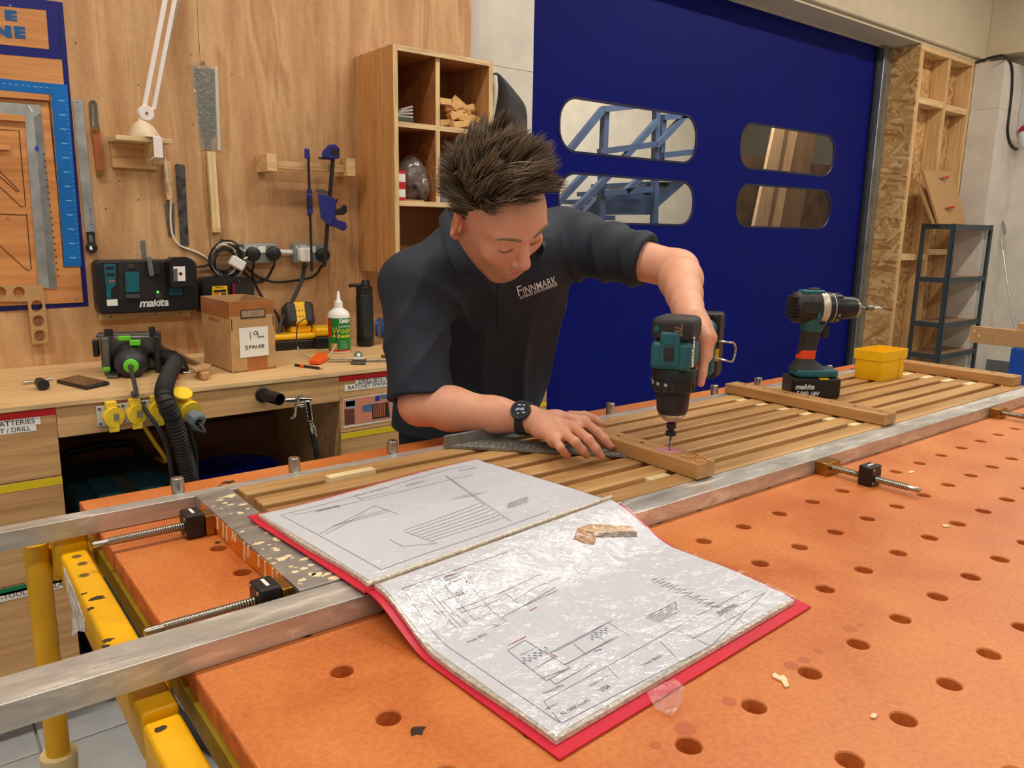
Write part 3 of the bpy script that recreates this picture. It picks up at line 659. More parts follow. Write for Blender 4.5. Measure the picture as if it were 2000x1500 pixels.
build('plinth', MB().box((xl-.9, FYW+.10, 0.0), (xl-.02, WY-.01, .17)), M('plinth_dark', (40, 36, 34), .8), lc)
build('handle_screw', MB().cyl((xl-.30, FYW+.006, .46), (xl-.30, FYW-.015, .465), .004, 8), STEEL, dC)
# right drawer unit
rc = thing('drawer_unit', (xr_+.3, 1.83, 0), 'plywood drawer unit labelled for drill bits and ratchet spanners with a photo', 'drawer unit')
build('carcass', MB().box((xr_, FYW+.026, .02), (.92, WY-.003, Z0-.0140)), FRONTPLY, rc)
zy = fp(720, 838).z
dE = drawer(rc, xr_, .92, zy, Z0-.0140, RED, .019); dF = drawer(rc, xr_, .92, .35, zy, YTAPE, .020); dG = drawer(rc, xr_, .92, .03, .35, GTAPE, .02)
for body, a, b in (('DRILL BITS', (701, 748), (747, 741.5)), ('RATCHET SPANNERS', (680, 761), (772, 747.5))):
    A_, B_ = fp(*a), fp(*b); h = (B_.x-A_.x)/len(body)*1.75; B_.z = A_.z
    build('label_strip', MB().box((A_.x-.012, FYW+.0050, A_.z-h*.25), (B_.x+.012, FYW+.0059, A_.z+h*.85)), PAPER, dE)
    build('lettering', textfit(body, (A_.x, FYW+.0049, A_.z), (B_.x, FYW+.0049, A_.z), thick=.0003), BLACKINK, dE)
def fpoly(pts, d, th): return plate([[(fp(x, y, d).x, fp(x, y, d).z) for x, y in pts]], (V((0, FYW+.006-d, 0)),)+FR, th)
def ph(u, v): return (660+u*.12, 700+v*.12)         # pixels inside the zoomed drawer photo
photo = build('photo_print', fpoly([ph(85, 665), ph(885, 550), ph(890, 1005), ph(95, 1135)], .0003, .0008), PAPER, dE)
cols = {'pink': (214, 140, 112), 'dk': (44, 40, 48), 'blue': (88, 110, 150), 'lb': (150, 170, 205), 'rb': (20, 50, 160), 'brown': (110, 62, 48), 'cu': (196, 110, 70)}
for pts, c in (([(95, 675), (875, 565), (878, 985), (105, 1100)], 'pink'), ([(115, 690), (290, 665), (285, 800), (118, 812)], 'lb'), ([(125, 705), (278, 682), (275, 775), (130, 790)], 'dk'), ([(395, 770), (545, 735), (545, 860), (400, 875)], 'blue'), ([(550, 745), (820, 710), (845, 950), (560, 995)], 'dk'), ([(605, 615), (680, 605), (680, 690), (608, 700)], 'rb'), ([(105, 830), (265, 815), (280, 1060), (108, 1090)], 'brown'), ([(690, 590), (810, 575), (810, 650), (690, 665)], 'blue')):
    build('photo_patch', fpoly([ph(*q) for q in pts], .0013+(.0003 if c != 'pink' else 0), .0002), M('photo_'+c, cols[c], .4), photo)
for k in range(6):
    x = 575+k*34; build('photo_patch', fpoly([ph(x, 755-k*5), ph(x+16, 752-k*5), ph(x+20, 960-k*5), ph(x+4, 963-k*5)], .0019, .0002), M('photo_cu', cols['cu'], .4), photo)
# dark recess under the worktop
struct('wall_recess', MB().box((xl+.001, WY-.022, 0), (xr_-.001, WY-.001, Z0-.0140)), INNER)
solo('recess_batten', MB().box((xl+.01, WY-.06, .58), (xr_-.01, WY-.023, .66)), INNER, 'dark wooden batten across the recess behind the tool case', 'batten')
# ---- yellow 110 V sockets
def sock(cx, cy, lab, plug=False):
    t = thing('wall_socket', fp(cx, cy), lab, 'socket', 'yellow sockets on the apron board')
    P = fp(cx, cy); s = mpp(P); y0 = FYW+.0055
    build('back_plate', MB().box((P.x-23*s, y0-.008, P.z-20*s), (P.x+19*s, y0, P.z+20*s)), M('socket_grey', (206, 206, 206), .45), t, bev=.002)
    ax = V((.25, -.9, .1)).normalized()
    if not plug:
        build('barrel', MB().cyl((P.x, y0-.008, P.z), (P.x+.004, y0-.028, P.z), 16*s, 24), YEL_S, t)
        build('lid', MB().cyl((P.x+.004, y0-.028, P.z-1*s), (P.x+.006, y0-.034, P.z-1*s), 20*s, 28), YEL_S, t, bev=.001)
        build('hinge_tab', MB().rbox((P.x-9*s, y0-.03, P.z+14*s), (P.x+11*s, y0-.010, P.z+29*s), .003, 2, 1), YEL_S, t, bev=.001)
        build('lid_tab', MB().rbox((P.x-7*s, y0-.034, P.z-30*s), (P.x+11*s, y0-.029, P.z-17*s), .002, 2, 1), YEL_S, t, bev=.001)
        build('rating_plate', MB().box((P.x-9*s, y0-.0352, P.z-7*s), (P.x+12*s, y0-.0340, P.z+6*s)), M('plate_grey', (128, 124, 108), .5, var=.2, scale=300), t)
    else:
        build('lid', MB().lathe((P.x-3*s, y0-.03, P.z+28*s), (.05, -.5, .85), [(0, 18*s), (.006, 18*s)], 24), YEL_S, t, bev=.001)
        build('barrel', MB().lathe((P.x+2*s, y0-.006, P.z+4*s), (.2, -.9, -.3), [(0, 17*s), (.03, 17*s), (.034, 20*s), (.045, 20*s)], 24), YEL_S, t)
    for a, b in ((-18, 15), (-18, -15), (15, 15)):
        build('screw', MB().cyl((P.x+a*s, y0-.008, P.z+b*s), (P.x+a*s, y0-.0095, P.z+b*s), 3*s, 10), STEELD, t)
    return P, s
YEL_S = M('socket_yellow', (250, 214, 52), .4)
sock(214, 810, 'yellow lidded socket on the apron, beside the red-taped drawer unit')
sock(259, 804, 'yellow lidded socket on the apron, between two closed yellow sockets')
sock(301, 798, 'yellow lidded socket on the apron, partly behind the ribbed hose')
P, s = sock(355, 793, 'open yellow socket on the apron with a grey plug in it', True)
gp = thing('grey_plug', P+V((.01, -.06, -.03)), 'grey round plug with black cable in the open yellow socket', 'plug')
a0 = P+V((.012, -.048, -.022)); ax = V((.25, -.9, -.33)).normalized()
build('plug_body', MB().lathe(a0, ax, [(0, 16*s), (.012, 18*s), (.03, 17*s), (.034, 14*s), (.0342, 8*s), (.02, 7*s)], 8), M('plug_grey', (118, 128, 134), .45), gp)
CBL = M('black_cable', (28, 28, 30), .5)
e = a0+ax*.02
build('cable', MB().tube([e, e+V((.012, -.03, -.03)), fp(372, 840, .08), fp(383, 890, .05), fp(384, 960, .0), fp(380, 1010, -.1)], .0055, 10), CBL, gp)
# ---- pipe spigot and air gun
P = fp(520, 772); s = mpp(P)
pg = thing('pipe_spigot', P, 'short black pipe spigot fixed to the apron board', 'pipe')
ax = V((.28, -.9, -.05))
build('flange', MB().lathe(fp(513, 771)+V((0, -.0002, 0)), (0, -1, 0), [(0, 15*s), (.006, 15*s), (.008, 13.5*s)], 28), BLACK, pg)
build('pipe', MB().lathe(fp(514, 771, .004), ax, [(0, 12*s), (.075, 12*s), (.0755, 10.4*s), (.01, 10.2*s)], 28), BLACK, pg)
P = fp(585, 790, .03)
ag = thing('air_gun', P, 'chrome air blow gun hanging from the apron on a black hose', 'air gun')
CH = M('chrome', (200, 196, 188), .18, 1.0, var=.1, scale=30)
A1 = lambda u, v, d=.03: fp(480+u*.14, 740+v*.14, d)
build('nozzle', MB().cyl(A1(380, 322), A1(560, 300), .0022, 8).cyl(A1(545, 300), A1(700, 290), .0065, 12, .0085), CH, ag)
build('body', MB().hexa([A1(690, 262, .04), A1(935, 268, .04), A1(925, 318, .04), A1(700, 318, .04)], [A1(690, 262, .02), A1(935, 268, .02), A1(925, 318, .02), A1(700, 318, .02)]), CH, ag, bev=.003)
build('valve_cap', MB().cyl(A1(770, 225), A1(775, 275), .006, 10).cyl(A1(865, 245), A1(865, 275), .0075, 10), CH, ag)
build('handle', MB().hexa([A1(820, 300, .042), A1(905, 300, .042), A1(945, 590, .042), A1(865, 610, .042)], [A1(820, 300, .018), A1(905, 300, .018), A1(945, 590, .018), A1(865, 610, .018)]), CH, ag, bev=.004)
for v in (435, 490, 545): build('grip_ridge', MB().bar(A1(830+(v-435)*.14, v, .044), A1(885+(v-435)*.14, v, .044), .003, .003), CH, ag)
build('trigger', MB().tube([A1(745, 240, .045), A1(720, 320, .045), A1(695, 400, .045), A1(690, 470, .045), A1(670, 530, .045), A1(615, 548, .045)], .0042, 8), CH, ag)
build('pivot', MB().cyl(A1(725, 375), A1(830, 365), .006, 10), CH, ag)
build('coupling', MB().lathe(A1(905, 600), A1(950, 770)-A1(905, 600), [(0, .008), (.012, .008), (.013, .0115), (.03, .0115), (.032, .009), (.05, .0085)], 14), CH, ag)
build('hose', MB().tube([A1(935, 760), A1(960, 860), A1(1000, 1080), V((min(fp(628, 940, -.03).x, xr_-.03), 1.57, .60)), V((xr_-.035, 1.66, .40)), V((xr_-.04, 1.85, .15)), V((xr_-.10, 1.98, .012))], .0095, 10), M('hose_black', (26, 26, 28), .5), ag)
# ---- tool case on the floor of the recess and other things down there
TC = V((xl+.33, 1.80, 0))
tc = thing('tool_case', (TC.x, TC.y, 0), 'dusty teal plastic power tool case with black latch in the recess', 'case')
x0, x1 = xl+.035, fp(355, 900, -.1).x; y0, y1 = FYW+.03, WY-.10; ztp = .62
stb = M('case_base_black', (20, 22, 24), .6)
build('base', MB().rbox((x0+.02, y0+.03, .035), (x1-.02, y1-.01, .12), .03, 4, 2), stb, tc, bev=.008)
for xx in (x0+.06, x1-.06):
    for yy in (y0+.09, y1-.09): build('wheel', MB().cyl((xx-.015, yy, .032), (xx+.015, yy, .032), .032, 18), stb, tc)
build('lid', MB().rbox((x0, y0+.02, .43), (x1, y1, .60), .06, 5, 2), M('dusty_teal', (10, 62, 76), .6, var=.25, scale=12), tc, bev=.03, seg=4)
build('tray', MB().rbox((x0+.01, y0+.025, .121), (x1-.01, y1-.01, .43), .05, 5, 2), M('dusty_teal', (10, 62, 76), .6), tc, bev=.01)
build('latch', MB().box(((x0+x1)/2-.03, y0+.0, .36), ((x0+x1)/2+.03, y0+.022, .60)), M('latch_dusty', (60, 58, 50), .7), tc, bev=.006)
build('latch_strap', MB().box(((x0+x1)/2-.03, y0+.05, .5995), ((x0+x1)/2+.03, y1-.1, .606)), M('latch_dusty', (60, 58, 50), .7), tc, bev=.004)
for xx in (x0+.09, x1-.09): build('rib', MB().box((xx-.035, y0+.05, .598), (xx+.035, y1-.06, .612)), M('dusty_teal', (10, 62, 76), .6), tc, bev=.008)
build('handle', MB().tube([((x0+x1)/2-.1, y1-.03, .58), ((x0+x1)/2-.09, y1-.02, .64), ((x0+x1)/2+.09, y1-.02, .64), ((x0+x1)/2+.1, y1-.03, .58)], .014, 8), stb, tc)
build('sticker', MB().prism([(x0+.01, y0+.018, .42), (x0+.08, y0+.012, .46), (x0+.07, y0+.012, .56), (x0+.03, y0+.014, .585)], (0, -.001, 0)), PAPER, tc)
solo('yellow_cable', MB().tube([fp(281, 832, -.03), fp(300, 862, -.04), fp(325, 900, -.06), (fp(340, 925, -.1).x, y1-.2, .63)], .0055, 8), M('cable_yellow', (206, 160, 10), .5), 'yellow cable running down behind the sockets', 'cable')
P = fp(405, 935, -.2)
solo('blue_bucket', MB().lathe((x1+.175, 1.76, 0.0), (0, 0, 1), [(0, .13), (.56, .15), (.565, .156), (.58, .156), (.58, .147), (.05, .12)], 28), M('bucket_blue', (10, 22, 130), .4), 'blue bucket rim beside the teal tool case', 'bucket')
# ---- ribbed hose and jointer
RH_ = M('ribbed_hose_black', (30, 29, 28), .55)
def ribbed(name, pts, r, mat, parent=None, pitch=.0095, n=20, label=None, cat=None):
    P_ = smooth(pts, 8); L_ = [0]
    for a, b in zip(P_[:-1], P_[1:]): L_.append(L_[-1]+(b-a).length)
    N_ = int(L_[-1]/(pitch/4)); rs = []; x = None
    for k in range(N_+1):
        d = L_[-1]*k/N_; i = min(max(int(np.searchsorted(L_, d))-1, 0), len(P_)-2)
        p = P_[i].lerp(P_[i+1], (d-L_[i])/max(1e-9, L_[i+1]-L_[i])); t = (P_[i+1]-P_[i]).normalized()
        x = t.orthogonal().normalized() if x is None else (x-t*x.dot(t)).normalized(); y = t.cross(x)
        rr = r*(1-.15*(k % 4 in (2, 3))); rs.append([p+x*(rr*math.cos(2*pi*q/n))+y*(rr*math.sin(2*pi*q/n)) for q in range(n)])
    o = build(name, MB().rings(rs), mat, parent); return o
jp = pz(255, 735)
jt = thing('domino_jointer', jp, 'black power jointer with lime green switches and cable collar on the worktop', 'power tool')
JM = M('jointer_dark', (34, 32, 34), .5); LIME = M('lime_green', (112, 214, 40), .45); JG = M('jointer_grey', (112, 112, 108), .4, .7, var=.15, scale=30)
J = lambda u, v, d: pd(180+u*.15, 640+v*.15, d)       # pixels of the zoomed view
jd = (jp-CP).dot(cf)
a = J(525, 720, jd-.03); b = J(510, 380, jd+.09); a.z = max(a.z, Z0+.038); ax = (b-a); 
build('motor_housing', MB().lathe(a, ax, [(0, .018), (.006, .026), (.03, .042), (.07, .047), (.10, .050), (.135, .050), (.15, .040)], 26), JM, jt)
build('end_cap', MB().lathe(a-ax.normalized()*.004, ax, [(0, .017), (.004, .026), (.022, .0415), (.03, .043)], 26), M('jointer_blue_grey', (44, 48, 56), .5), jt)
build('cable_collar', MB().lathe(a-ax.normalized()*.008, ax, [(0, .0165), (.003, .0205), (.012, .0205), (.014, .016)], 26), LIME, jt)
m1 = MB(); 
for k in range(14):
    t = 2*pi*k/14; xx = ax.orthogonal().normalized(); yy = ax.normalized().cross(xx); q = a+ax.normalized()*.045+(xx*math.cos(t)+yy*math.sin(t))*.0445
    m1.bar(q-ax.normalized()*.007, q+ax.normalized()*.007, .003, .003)
build('vent_slots', m1, M('vent_black', (8, 8, 8), .6), jt)
hb = jp+V((.025, .10, .055))
yw = Matrix.Rotation(-.30, 3, 'Z')
build('fence_body', MB().cbox(hb+V((0, .01, 0)), (.155, .035, .105), yw), JG, jt, bev=.006)
build('fence_plate', MB().cbox(hb+V((.008, .035, .052)), (.175, .06, .010), yw), JG, jt, bev=.002)
build('side_cheek', MB().cbox(hb+V((-.066, -.02, .002)), (.018, .075, .11), yw), JG, jt, bev=.003)
build('side_cheek', MB().cbox(hb+V((.068, -.05, .002)), (.018, .075, .11), yw), JM, jt, bev=.003)
build('depth_knob', MB().cbox(hb+V((-.092, -.002, .022)), (.016, .03, .05), yw), BLACK, jt, bev=.003)
build('top_knob', MB().cyl(hb+V((-.055, -.0, .055)), hb+V((-.055, 0, .075)), .012, 14), JM, jt)
build('top_knob', MB().cyl(hb+V((.06, -.03, .055)), hb+V((.06, -.03, .078)), .009, 12), JM, jt)
build('switch', MB().cbox(hb+V((-.020, -.035, .050)), (.032, .018, .014), yw), LIME, jt, bev=.002)
build('switch', MB().cbox(hb+V((.000, -.075, .040)), (.028, .022, .016), yw), LIME, jt, bev=.002)
build('stop_turret', MB().cbox(hb+V((-.078, -.055, -.035)), (.02, .02, .012), yw), LIME, jt, bev=.002)
build('base_plate', MB().cbox(V((hb.x-.06, hb.y-.06, Z0+.004)), (.03, .10, .006), yw), JG, jt, bev=.001)
build('dust_port', MB().lathe(jp+V((.085, .065, .055)), (.45, -.8, -.25), [(0, .021), (.05, .021)], 20), BLACK, jt)
c0 = a-ax.normalized()*.01
build('cable', MB().tube([c0+ax.normalized()*.01, c0-ax.normalized()*.025+V((0, 0, -.004)), pz(267, 772, .012), V((pz(272, 780, 0).x, FYW-.012, Z0+.004)), fp(277, 792, .025), fp(305, 830, .05), fp(325, 870, .03), fp(335, 930, -.0), fp(338, 1000, -.1)], lambda t: .0085 if t < .12 else .0058, 10), M('cable_grey', (52, 54, 58), .5), jt)
s0 = jp+V((.095, .045, .045))
hs = thing('vacuum_hose', s0, 'thick black ribbed suction hose leading from the jointer down to the floor', 'hose')
build('hose_cuff', MB().lathe(s0, V((.5, -.75, -.1)), [(0, .024), (.03, .026), (.05, .026), (.052, .022)], 20).tube([s0+V((.02, -.03, -.004)), s0+V((.032, -.055, -.014)), s0+V((.038, -.075, -.04))], .026, 20), BLACK, hs)
ribbed('hose', [s0+V((.030, -.055, -.012)), fp(320, 765, .07), fp(340, 822, .085), fp(356, 875, .07), fp(372, 935, .045), fp(386, 990, .05), V((fp(390, 1000, .05).x+.02, 1.475, .30)), V((fp(390, 1000, .05).x+.04, 1.46, .06)), V((fp(390, 1000, .05).x+.10, 1.40, .026)), V((fp(390, 1000, .05).x+.22, 1.32, .026))], .0235, RH_, hs)
# ---- T key, phone, screwdriver, offcuts, card
P = pz(80, 762); s = mpp(P)
tk = thing('socket_key', P, 'black tube socket with a steel tommy bar on the worktop', 'socket wrench')
q0 = pz(70, 752)+V((0, .03, .014)); q1 = pz(86, 762)+V((0, -.004, .0145))
build('tube', MB().lathe(q1, q0-q1, [(0, .0115), (.001, .0145), (.05, .0135), (.05, .010), (.008, .0095)], 18), BLACK, tk)
build('tommy_bar', MB().cyl(pz(44, 752)+V((0, .0, .006)), pz(105, 746)+V((0, .02, .006)), .0042, 10), STEEL, tk)
cn = [pz(110, 748), pz(152, 738), pz(215, 752), pz(168, 762)]
ph_ = thing('smartphone', (cn[0]+cn[2])/2, 'black smartphone lying face up on the worktop', 'phone')
build('case', MB().prism([c+V((0, 0, .0006)) for c in cn], (0, 0, .009)), BLACK, ph_, bev=.003)
ctr = sum(cn, V())/4
build('screen', MB().prism([ctr+(c-ctr)*.93+V((0, 0, .0096)) for c in cn], (0, 0, .0006)), M('phone_glass', (34, 26, 20), .08, coat=.5), ph_)
ORP = M('orange_plastic', (240, 92, 14), .4)
sd = thing('screwdriver', pz(345, 745), 'small orange-handled screwdriver beside the ribbed hose', 'screwdriver')
build('handle', MB().lathe(pz(336, 746)+V((0, 0, .009)), pz(358, 733)-pz(336, 746), [(0, .006), (.006, .008), (.03, .007), (.05, .0085), (.058, .006)], 12), ORP, sd)
build('shaft', MB().cyl(pz(358, 733)+V((0, 0, .0085)), pz(385, 731)+V((0, 0, .006)), .002, 8), STEEL, sd)
solo('cork_offcut', MB().prism([pz(*q)+V((0, 0, .0006)) for q in ((384, 738), (395, 744), (408, 742), (411, 733), (398, 728))], (0, 0, .022)), MDF, 'small chipped brown block near the cardboard box', 'offcut', bev=.003)
solo('wood_offcut', MB().prism([pz(*q)+V((0, 0, .0235)) for q in ((373, 737), (382, 743), (410, 738), (414, 730), (400, 728))], (0, 0, .007)), MDF, 'thin brown strip lying on the chipped block', 'offcut', bev=.001)
KR = M('kraft_card', (188, 148, 100), .75, var=.05, scale=30); KT = M('parcel_tape', (168, 106, 58), .3, var=.08, scale=20)
c0, c1 = pz(385, 722)+V((0, 0, .0008)), pz(452, 729)+V((0, .0, .0008))
fold = [wp(241, 666, .015), wp(302, 668, .03), pz(402, 727)+V((0, .012, .0008)), pz(352, 712)+V((0, .05, .0008))]
fold[2] = pz(395, 716)+V((0, 0, .001)); fold[3] = V((wp(250, 690).x+.02, WY-.12, Z0+.001))
fold = [wp(241, 666, .004), wp(300, 667, .09), pz(440, 733)+V((-.03, .03, .002)), pz(330, 700)+V((0, 0, .002))]
solo('card_sheet', MB().prism([wp(241, 667, .012), wp(303, 668, .06), pz(392, 717)+V((0, 0, .004)), pz(350, 700)+V((0, 0, .004))], (.004, -.002, .006)), M('card_brown_grey', (150, 116, 92), .7, var=.08, scale=20), 'folded flat cardboard leaning on the wall beside the box', 'cardboard', bev=.001)
# ---- cardboard box
k3 = lambda u, v: (380+u*.14, 530+v*.14)
f0, r0, l0 = pz(*k3(530, 1423)), pz(*k3(1140, 1347)), pz(*k3(140, 1272))
hb_ = py(*k3(490, 425), f0.y).z-Z0
cb = thing('cardboard_box', f0, 'open cardboard box with a handwritten spacer note and brown tape', 'box')
ex = (r0-f0); ey = (l0-f0); ex.z = ey.z = 0; b0_ = f0+ex+ey
def wall(a, b, n, z0=.0008, z1=None, th=.004):
    d = (b-a).normalized(); nn = V((-d.y, d.x, 0)); nn = nn if nn.dot(n) > 0 else -nn
    return MB().prism([a+V((0, 0, z0)), b+V((0, 0, z0)), b+V((0, 0, z1 or hb_)), a+V((0, 0, z1 or hb_))], nn*th)
ctr = f0+ex/2+ey/2
build('side_panel', wall(f0, r0, ctr-f0), KR, cb); build('side_panel', wall(l0, f0, ctr-f0), KR, cb)
build('side_panel', wall(r0, b0_, ctr-r0), KR, cb); build('side_panel', wall(b0_, l0, ctr-b0_), KR, cb)
build('base_panel', MB().prism([f0+V((0, 0, .0009)), r0+V((0, 0, .0009)), b0_+V((0, 0, .0009)), l0+V((0, 0, .0009))], (0, 0, .004)), KR, cb)
nx = V((ex.y, -ex.x, 0)).normalized(); nx = nx if nx.dot(f0-ctr) > 0 else -nx; nl = V((-ey.y, ey.x, 0)).normalized(); nl = nl if nl.dot(f0-ctr) > 0 else -nl
def onface(u0, u1, v0, v1, off, th=.0005, o=None, e=None, n=None):
    o = f0 if o is None else o; e = ex if e is None else e; n = nx if n is None else n
    return MB().prism([o+e*u+V((0, 0, hb_*v))+n*off for u, v in ((u0, v0), (u1, v0), (u1, v1), (u0, v1))], n*th)
build('tape', onface(0, 1, .80, 1.0, .0003), KT, cb); build('tape', onface(0, 1, .76, 1.0, .0003, o=f0, e=ey, n=nl), KT, cb)
build('tape', onface(.34, .80, .0, .22, .0003), KT, cb)
build('window_print', onface(.24, .80, .755, .875, .001), BLACKINK, cb); build('window_print', onface(.26, .78, .77, .865, .0016), M('print_grey', (150, 128, 100), .6, var=.35, scale=120, stretch=(6, 1, .1)), cb)
build('slot', onface(.03, .045, .60, .76, .0003), BLACKINK, cb); build('slot', onface(.965, .98, .62, .78, .0003), BLACKINK, cb)
build('hand_hole', onface(.36, .75, .685, .72, .0006, o=f0, e=ey, n=nl), KT, cb)
nt = build('note', onface(.185, .835, .205, .625, .0010), PAPER, cb)
def scribble(strokes, u0, u1, v0, v1, r):
    m = MB()
    for st_ in strokes:
        m.tube([f0+ex*(u0+(u1-u0)*a)+V((0, 0, hb_*(v0+(v1-v0)*b)))+nx*.0019 for a, b in st_], r, 5, 4)
    return m
S19 = [[(.02, 1), (.05, 0)], [(.55, .85), (.42, 1), (.28, .85), (.32, .6), (.5, .6), (.55, .85), (.57, .4), (.56, .08)], [(.66, .2), (.68, .3), (.7, .18), (.74, .3), (.77, .15)], [(.82, .2), (.85, .3), (.87, .18), (.92, .3), (1.0, .1)]]
build('handwriting', scribble(S19, .42, .74, .455, .565, .0010), BLACKINK, nt)
SSP = [[(.13, .9), (.03, .8), (.03, .6), (.12, .4), (.1, .1), (0, .1)], [(.2, .0), (.22, .85)], [(.22, .85), (.33, .75), (.31, .55), (.22, .5)], [(.36, .1), (.44, .85), (.52, .1)], [(.39, .4), (.5, .4)], [(.64, .75), (.57, .6), (.57, .3), (.64, .15)], [(.72, .85), (.72, .15)], [(.72, .85), (.81, .85)], [(.72, .5), (.79, .5)], [(.72, .15), (.81, .15)], [(.87, .05), (.87, .85)], [(.87, .85), (.97, .75), (.95, .55), (.87, .5), (1.0, .05)]]
build('handwriting', scribble(SSP, .30, .74, .315, .375, .0010), BLACKINK, nt)
# ---- chargers and bottles
P = pz(583, 682); s = mpp(P); YW = Matrix.Rotation(-.12, 3, 'Z')
dc = thing('battery_charger', P, 'yellow and black battery charger with a big yellow battery seated on it', 'charger')
DY = M('charger_yellow', (250, 192, 14), .42); k4 = lambda u, v: (530+u*.1267, 550+v*.1267)
cc = pz(*k4(420, 1045)); cc = V((cc.x, cc.y+.06, Z0)); w = 695*.1267*s
build('base', MB().cbox(cc+V((0, 0, .0175)), (w, .13, .034), YW), BLACK, dc, bev=.005)
build('top', MB().cbox(cc+V((0, 0, .046)), (w*.98, .125, .022), YW), DY, dc, bev=.009, seg=3)
build('rating_label', MB().cbox(cc+V((-.045, -.035, .0575)), (.045, .03, .0006), YW), M('label_tan', (206, 170, 60), .5), dc)
build('indicator', MB().cbox(cc+V((-.05, .02, .0576)), (.03, .012, .001), YW), M('pink_led', (236, 90, 90), .4), dc)
bt_ = thing('battery_pack', cc+V((.02, 0, .0575)), 'yellow and black battery pack slotted into the yellow charger', 'battery')
rb = Matrix.Rotation(-.12, 3, 'Z') @ Matrix.Rotation(-.35, 3, 'X')
bc = cc+V((.028, .0, .118))
build('shell', MB().cbox(bc, (.105, .075, .088), rb), M('charcoal_plastic', (46, 44, 42), .5), bt_, bev=.014, seg=3)
build('spine', MB().cbox(bc, (.052, .0765, .0895), rb), DY, bt_, bev=.012, seg=3)
build('neck', MB().cbox(cc+V((.028, -.004, .070)), (.075, .06, .024), YW), DY, bt_, bev=.004)
build('lettering', textfit('DEWALT', bc+rb @ V((-.012, -.0, .0452))+rb @ V((0, .026, 0)), bc+rb @ V((-.012, -.03, .0452)), up=rb @ V((1, 0, 0)), thick=.0004, bold=.01), BLACKINK, bt_)
for i in range(4):
    for j in range(2): build('rivet', MB().cbox(bc+rb @ V((-.017+.0115*i, -.0387, .008-.022*j)), (.004, .001, .004), rb), BLACK, bt_)
P2 = pz(*k4(870, 1035)); c2 = V((P2.x+.01, P2.y+.06, Z0))
d2 = thing('battery_charger', c2, 'smaller yellow and black battery charger behind the glue bottle', 'charger')
build('base', MB().cbox(c2+V((0, 0, .022)), (.085, .11, .043), YW), BLACK, d2, bev=.005); build('top', MB().cbox(c2+V((0, 0, .06)), (.08, .10, .032), YW), DY, d2, bev=.008)
P = pz(671, 690); s = mpp(P); P = V((P.x, P.y+.03, Z0+.0006))
gb = thing('glue_bottle', P, 'white wood glue bottle with a green label and pointed nozzle', 'bottle')
H = lambda v: (1140-v)*.1267*s*1.02
rB = 168*.1267*s
WB = M('white_bottle', (240, 240, 238), .35)
build('bottle', MB().lathe(P, (0, 0, 1), [(0, rB*.9), (.004, rB*.97), (H(1085), rB), (H(600), rB), (H(560), rB*.97), (H(520), rB*.85), (H(465), rB*.40)], 36), WB, gb)
build('cap', MB().lathe(P, (0, 0, 1), [(H(466), rB*.38), (H(375), rB*.36), (H(365), rB*.28), (H(345), rB*.18), (H(235), rB*.115), (H(212), rB*.05)], 24), WB, gb)
lb_ = build('label', MB().lathe(P, (0, 0, 1), [(H(1085), rB*1.008), (H(608), rB*1.008)], 48, caps=False), M('label_green', (12, 128, 44), .4), gb)
build('label_band', MB().lathe(P, (0, 0, 1), [(H(1108), rB*1.012), (H(1085), rB*1.012)], 48, caps=False), RED, gb)
def around(body, v0, u0, u1, hgt, c, rad=rB*1.014, ctr=P, **k):    # print around the label; u in zoomed pixels from its middle
    t = text(body, 1.0, (V(), V((1, 0, 0)), V((0, 1, 0))), .0, **k); xs = [p[0] for p in t.v]; mx, mn = max(xs), min(xs); ys = [p[1] for p in t.v]; my = max(ys)
    front = (V((CP.x, CP.y, 0))-V((ctr.x, ctr.y, 0))); th0 = math.atan2(front.y, front.x); mb = MB(); mb.f = t.f
    ua = lambda u: math.asin(max(-.98, min(.98, (u-1110)/168)))
    for q in t.v:
        w = (q[0]-mn)/(mx-mn); a_ = th0+ua(u0)*(1-w)+ua(u1)*w; mb.v.append((ctr.x+rad*math.cos(a_), ctr.y+rad*math.sin(a_), ctr.z+H(v0)+q[1]/my*hgt*.1267*s))
    return mb
build('lettering', around('5MIN', 680, 1110, 1265, 60, 0, bold=.03), WHITEINK, lb_); build('lettering', around('Lumberjack', 745, 1105, 1268, 32, 0), WHITEINK, lb_)
build('lettering', around('Wood', 835, 1010, 1268, 92, 0), M('ink_yellow', (244, 222, 40), .5), lb_); build('lettering', around('Adhesive', 898, 1010, 1270, 52, 0, bold=.02), M('ink_yellow', (244, 222, 40), .5), lb_)
for k in range(5): build('print_line', around('-----', 960+25*k, 1120, 1200+8*k, 6, 0, bold=.02), WHITEINK, lb_)
rp_ = MB(); front = V((CP.x-P.x, CP.y-P.y, 0)); th0 = math.atan2(front.y, front.x)
arc = lambda u: th0+math.asin(max(-.99, min(.99, (u-1110)/168)))
def labelpatch(u0, u1, v0, v1, rad):
    return MB().rings([[V((P.x+rad*math.cos(arc(u0+(u1-u0)*k/6)), P.y+rad*math.sin(arc(u0+(u1-u0)*k/6)), P.z+H(v))) for k in range(7)] for v in (v0, v1)], closed=False)
build('label_panel', labelpatch(946, 988, 900, 620, rB*1.012), RED, lb_); build('label_panel', labelpatch(985, 1075, 1084, 985, rB*1.012), M('label_wood', (196, 150, 84), .5), lb_)
P = pz(721, 677); s2 = mpp(P); P = V((P.x, P.y+.03, Z0+.0006)); hh = lambda v: (1012-v)*.1267*s2*1.02; r2 = 133*.1267*s2
bb = thing('water_bottle', P, 'tall matte black drinks bottle with a side spout lid', 'bottle')
MBK = M('matte_black', (16, 16, 17), .35)
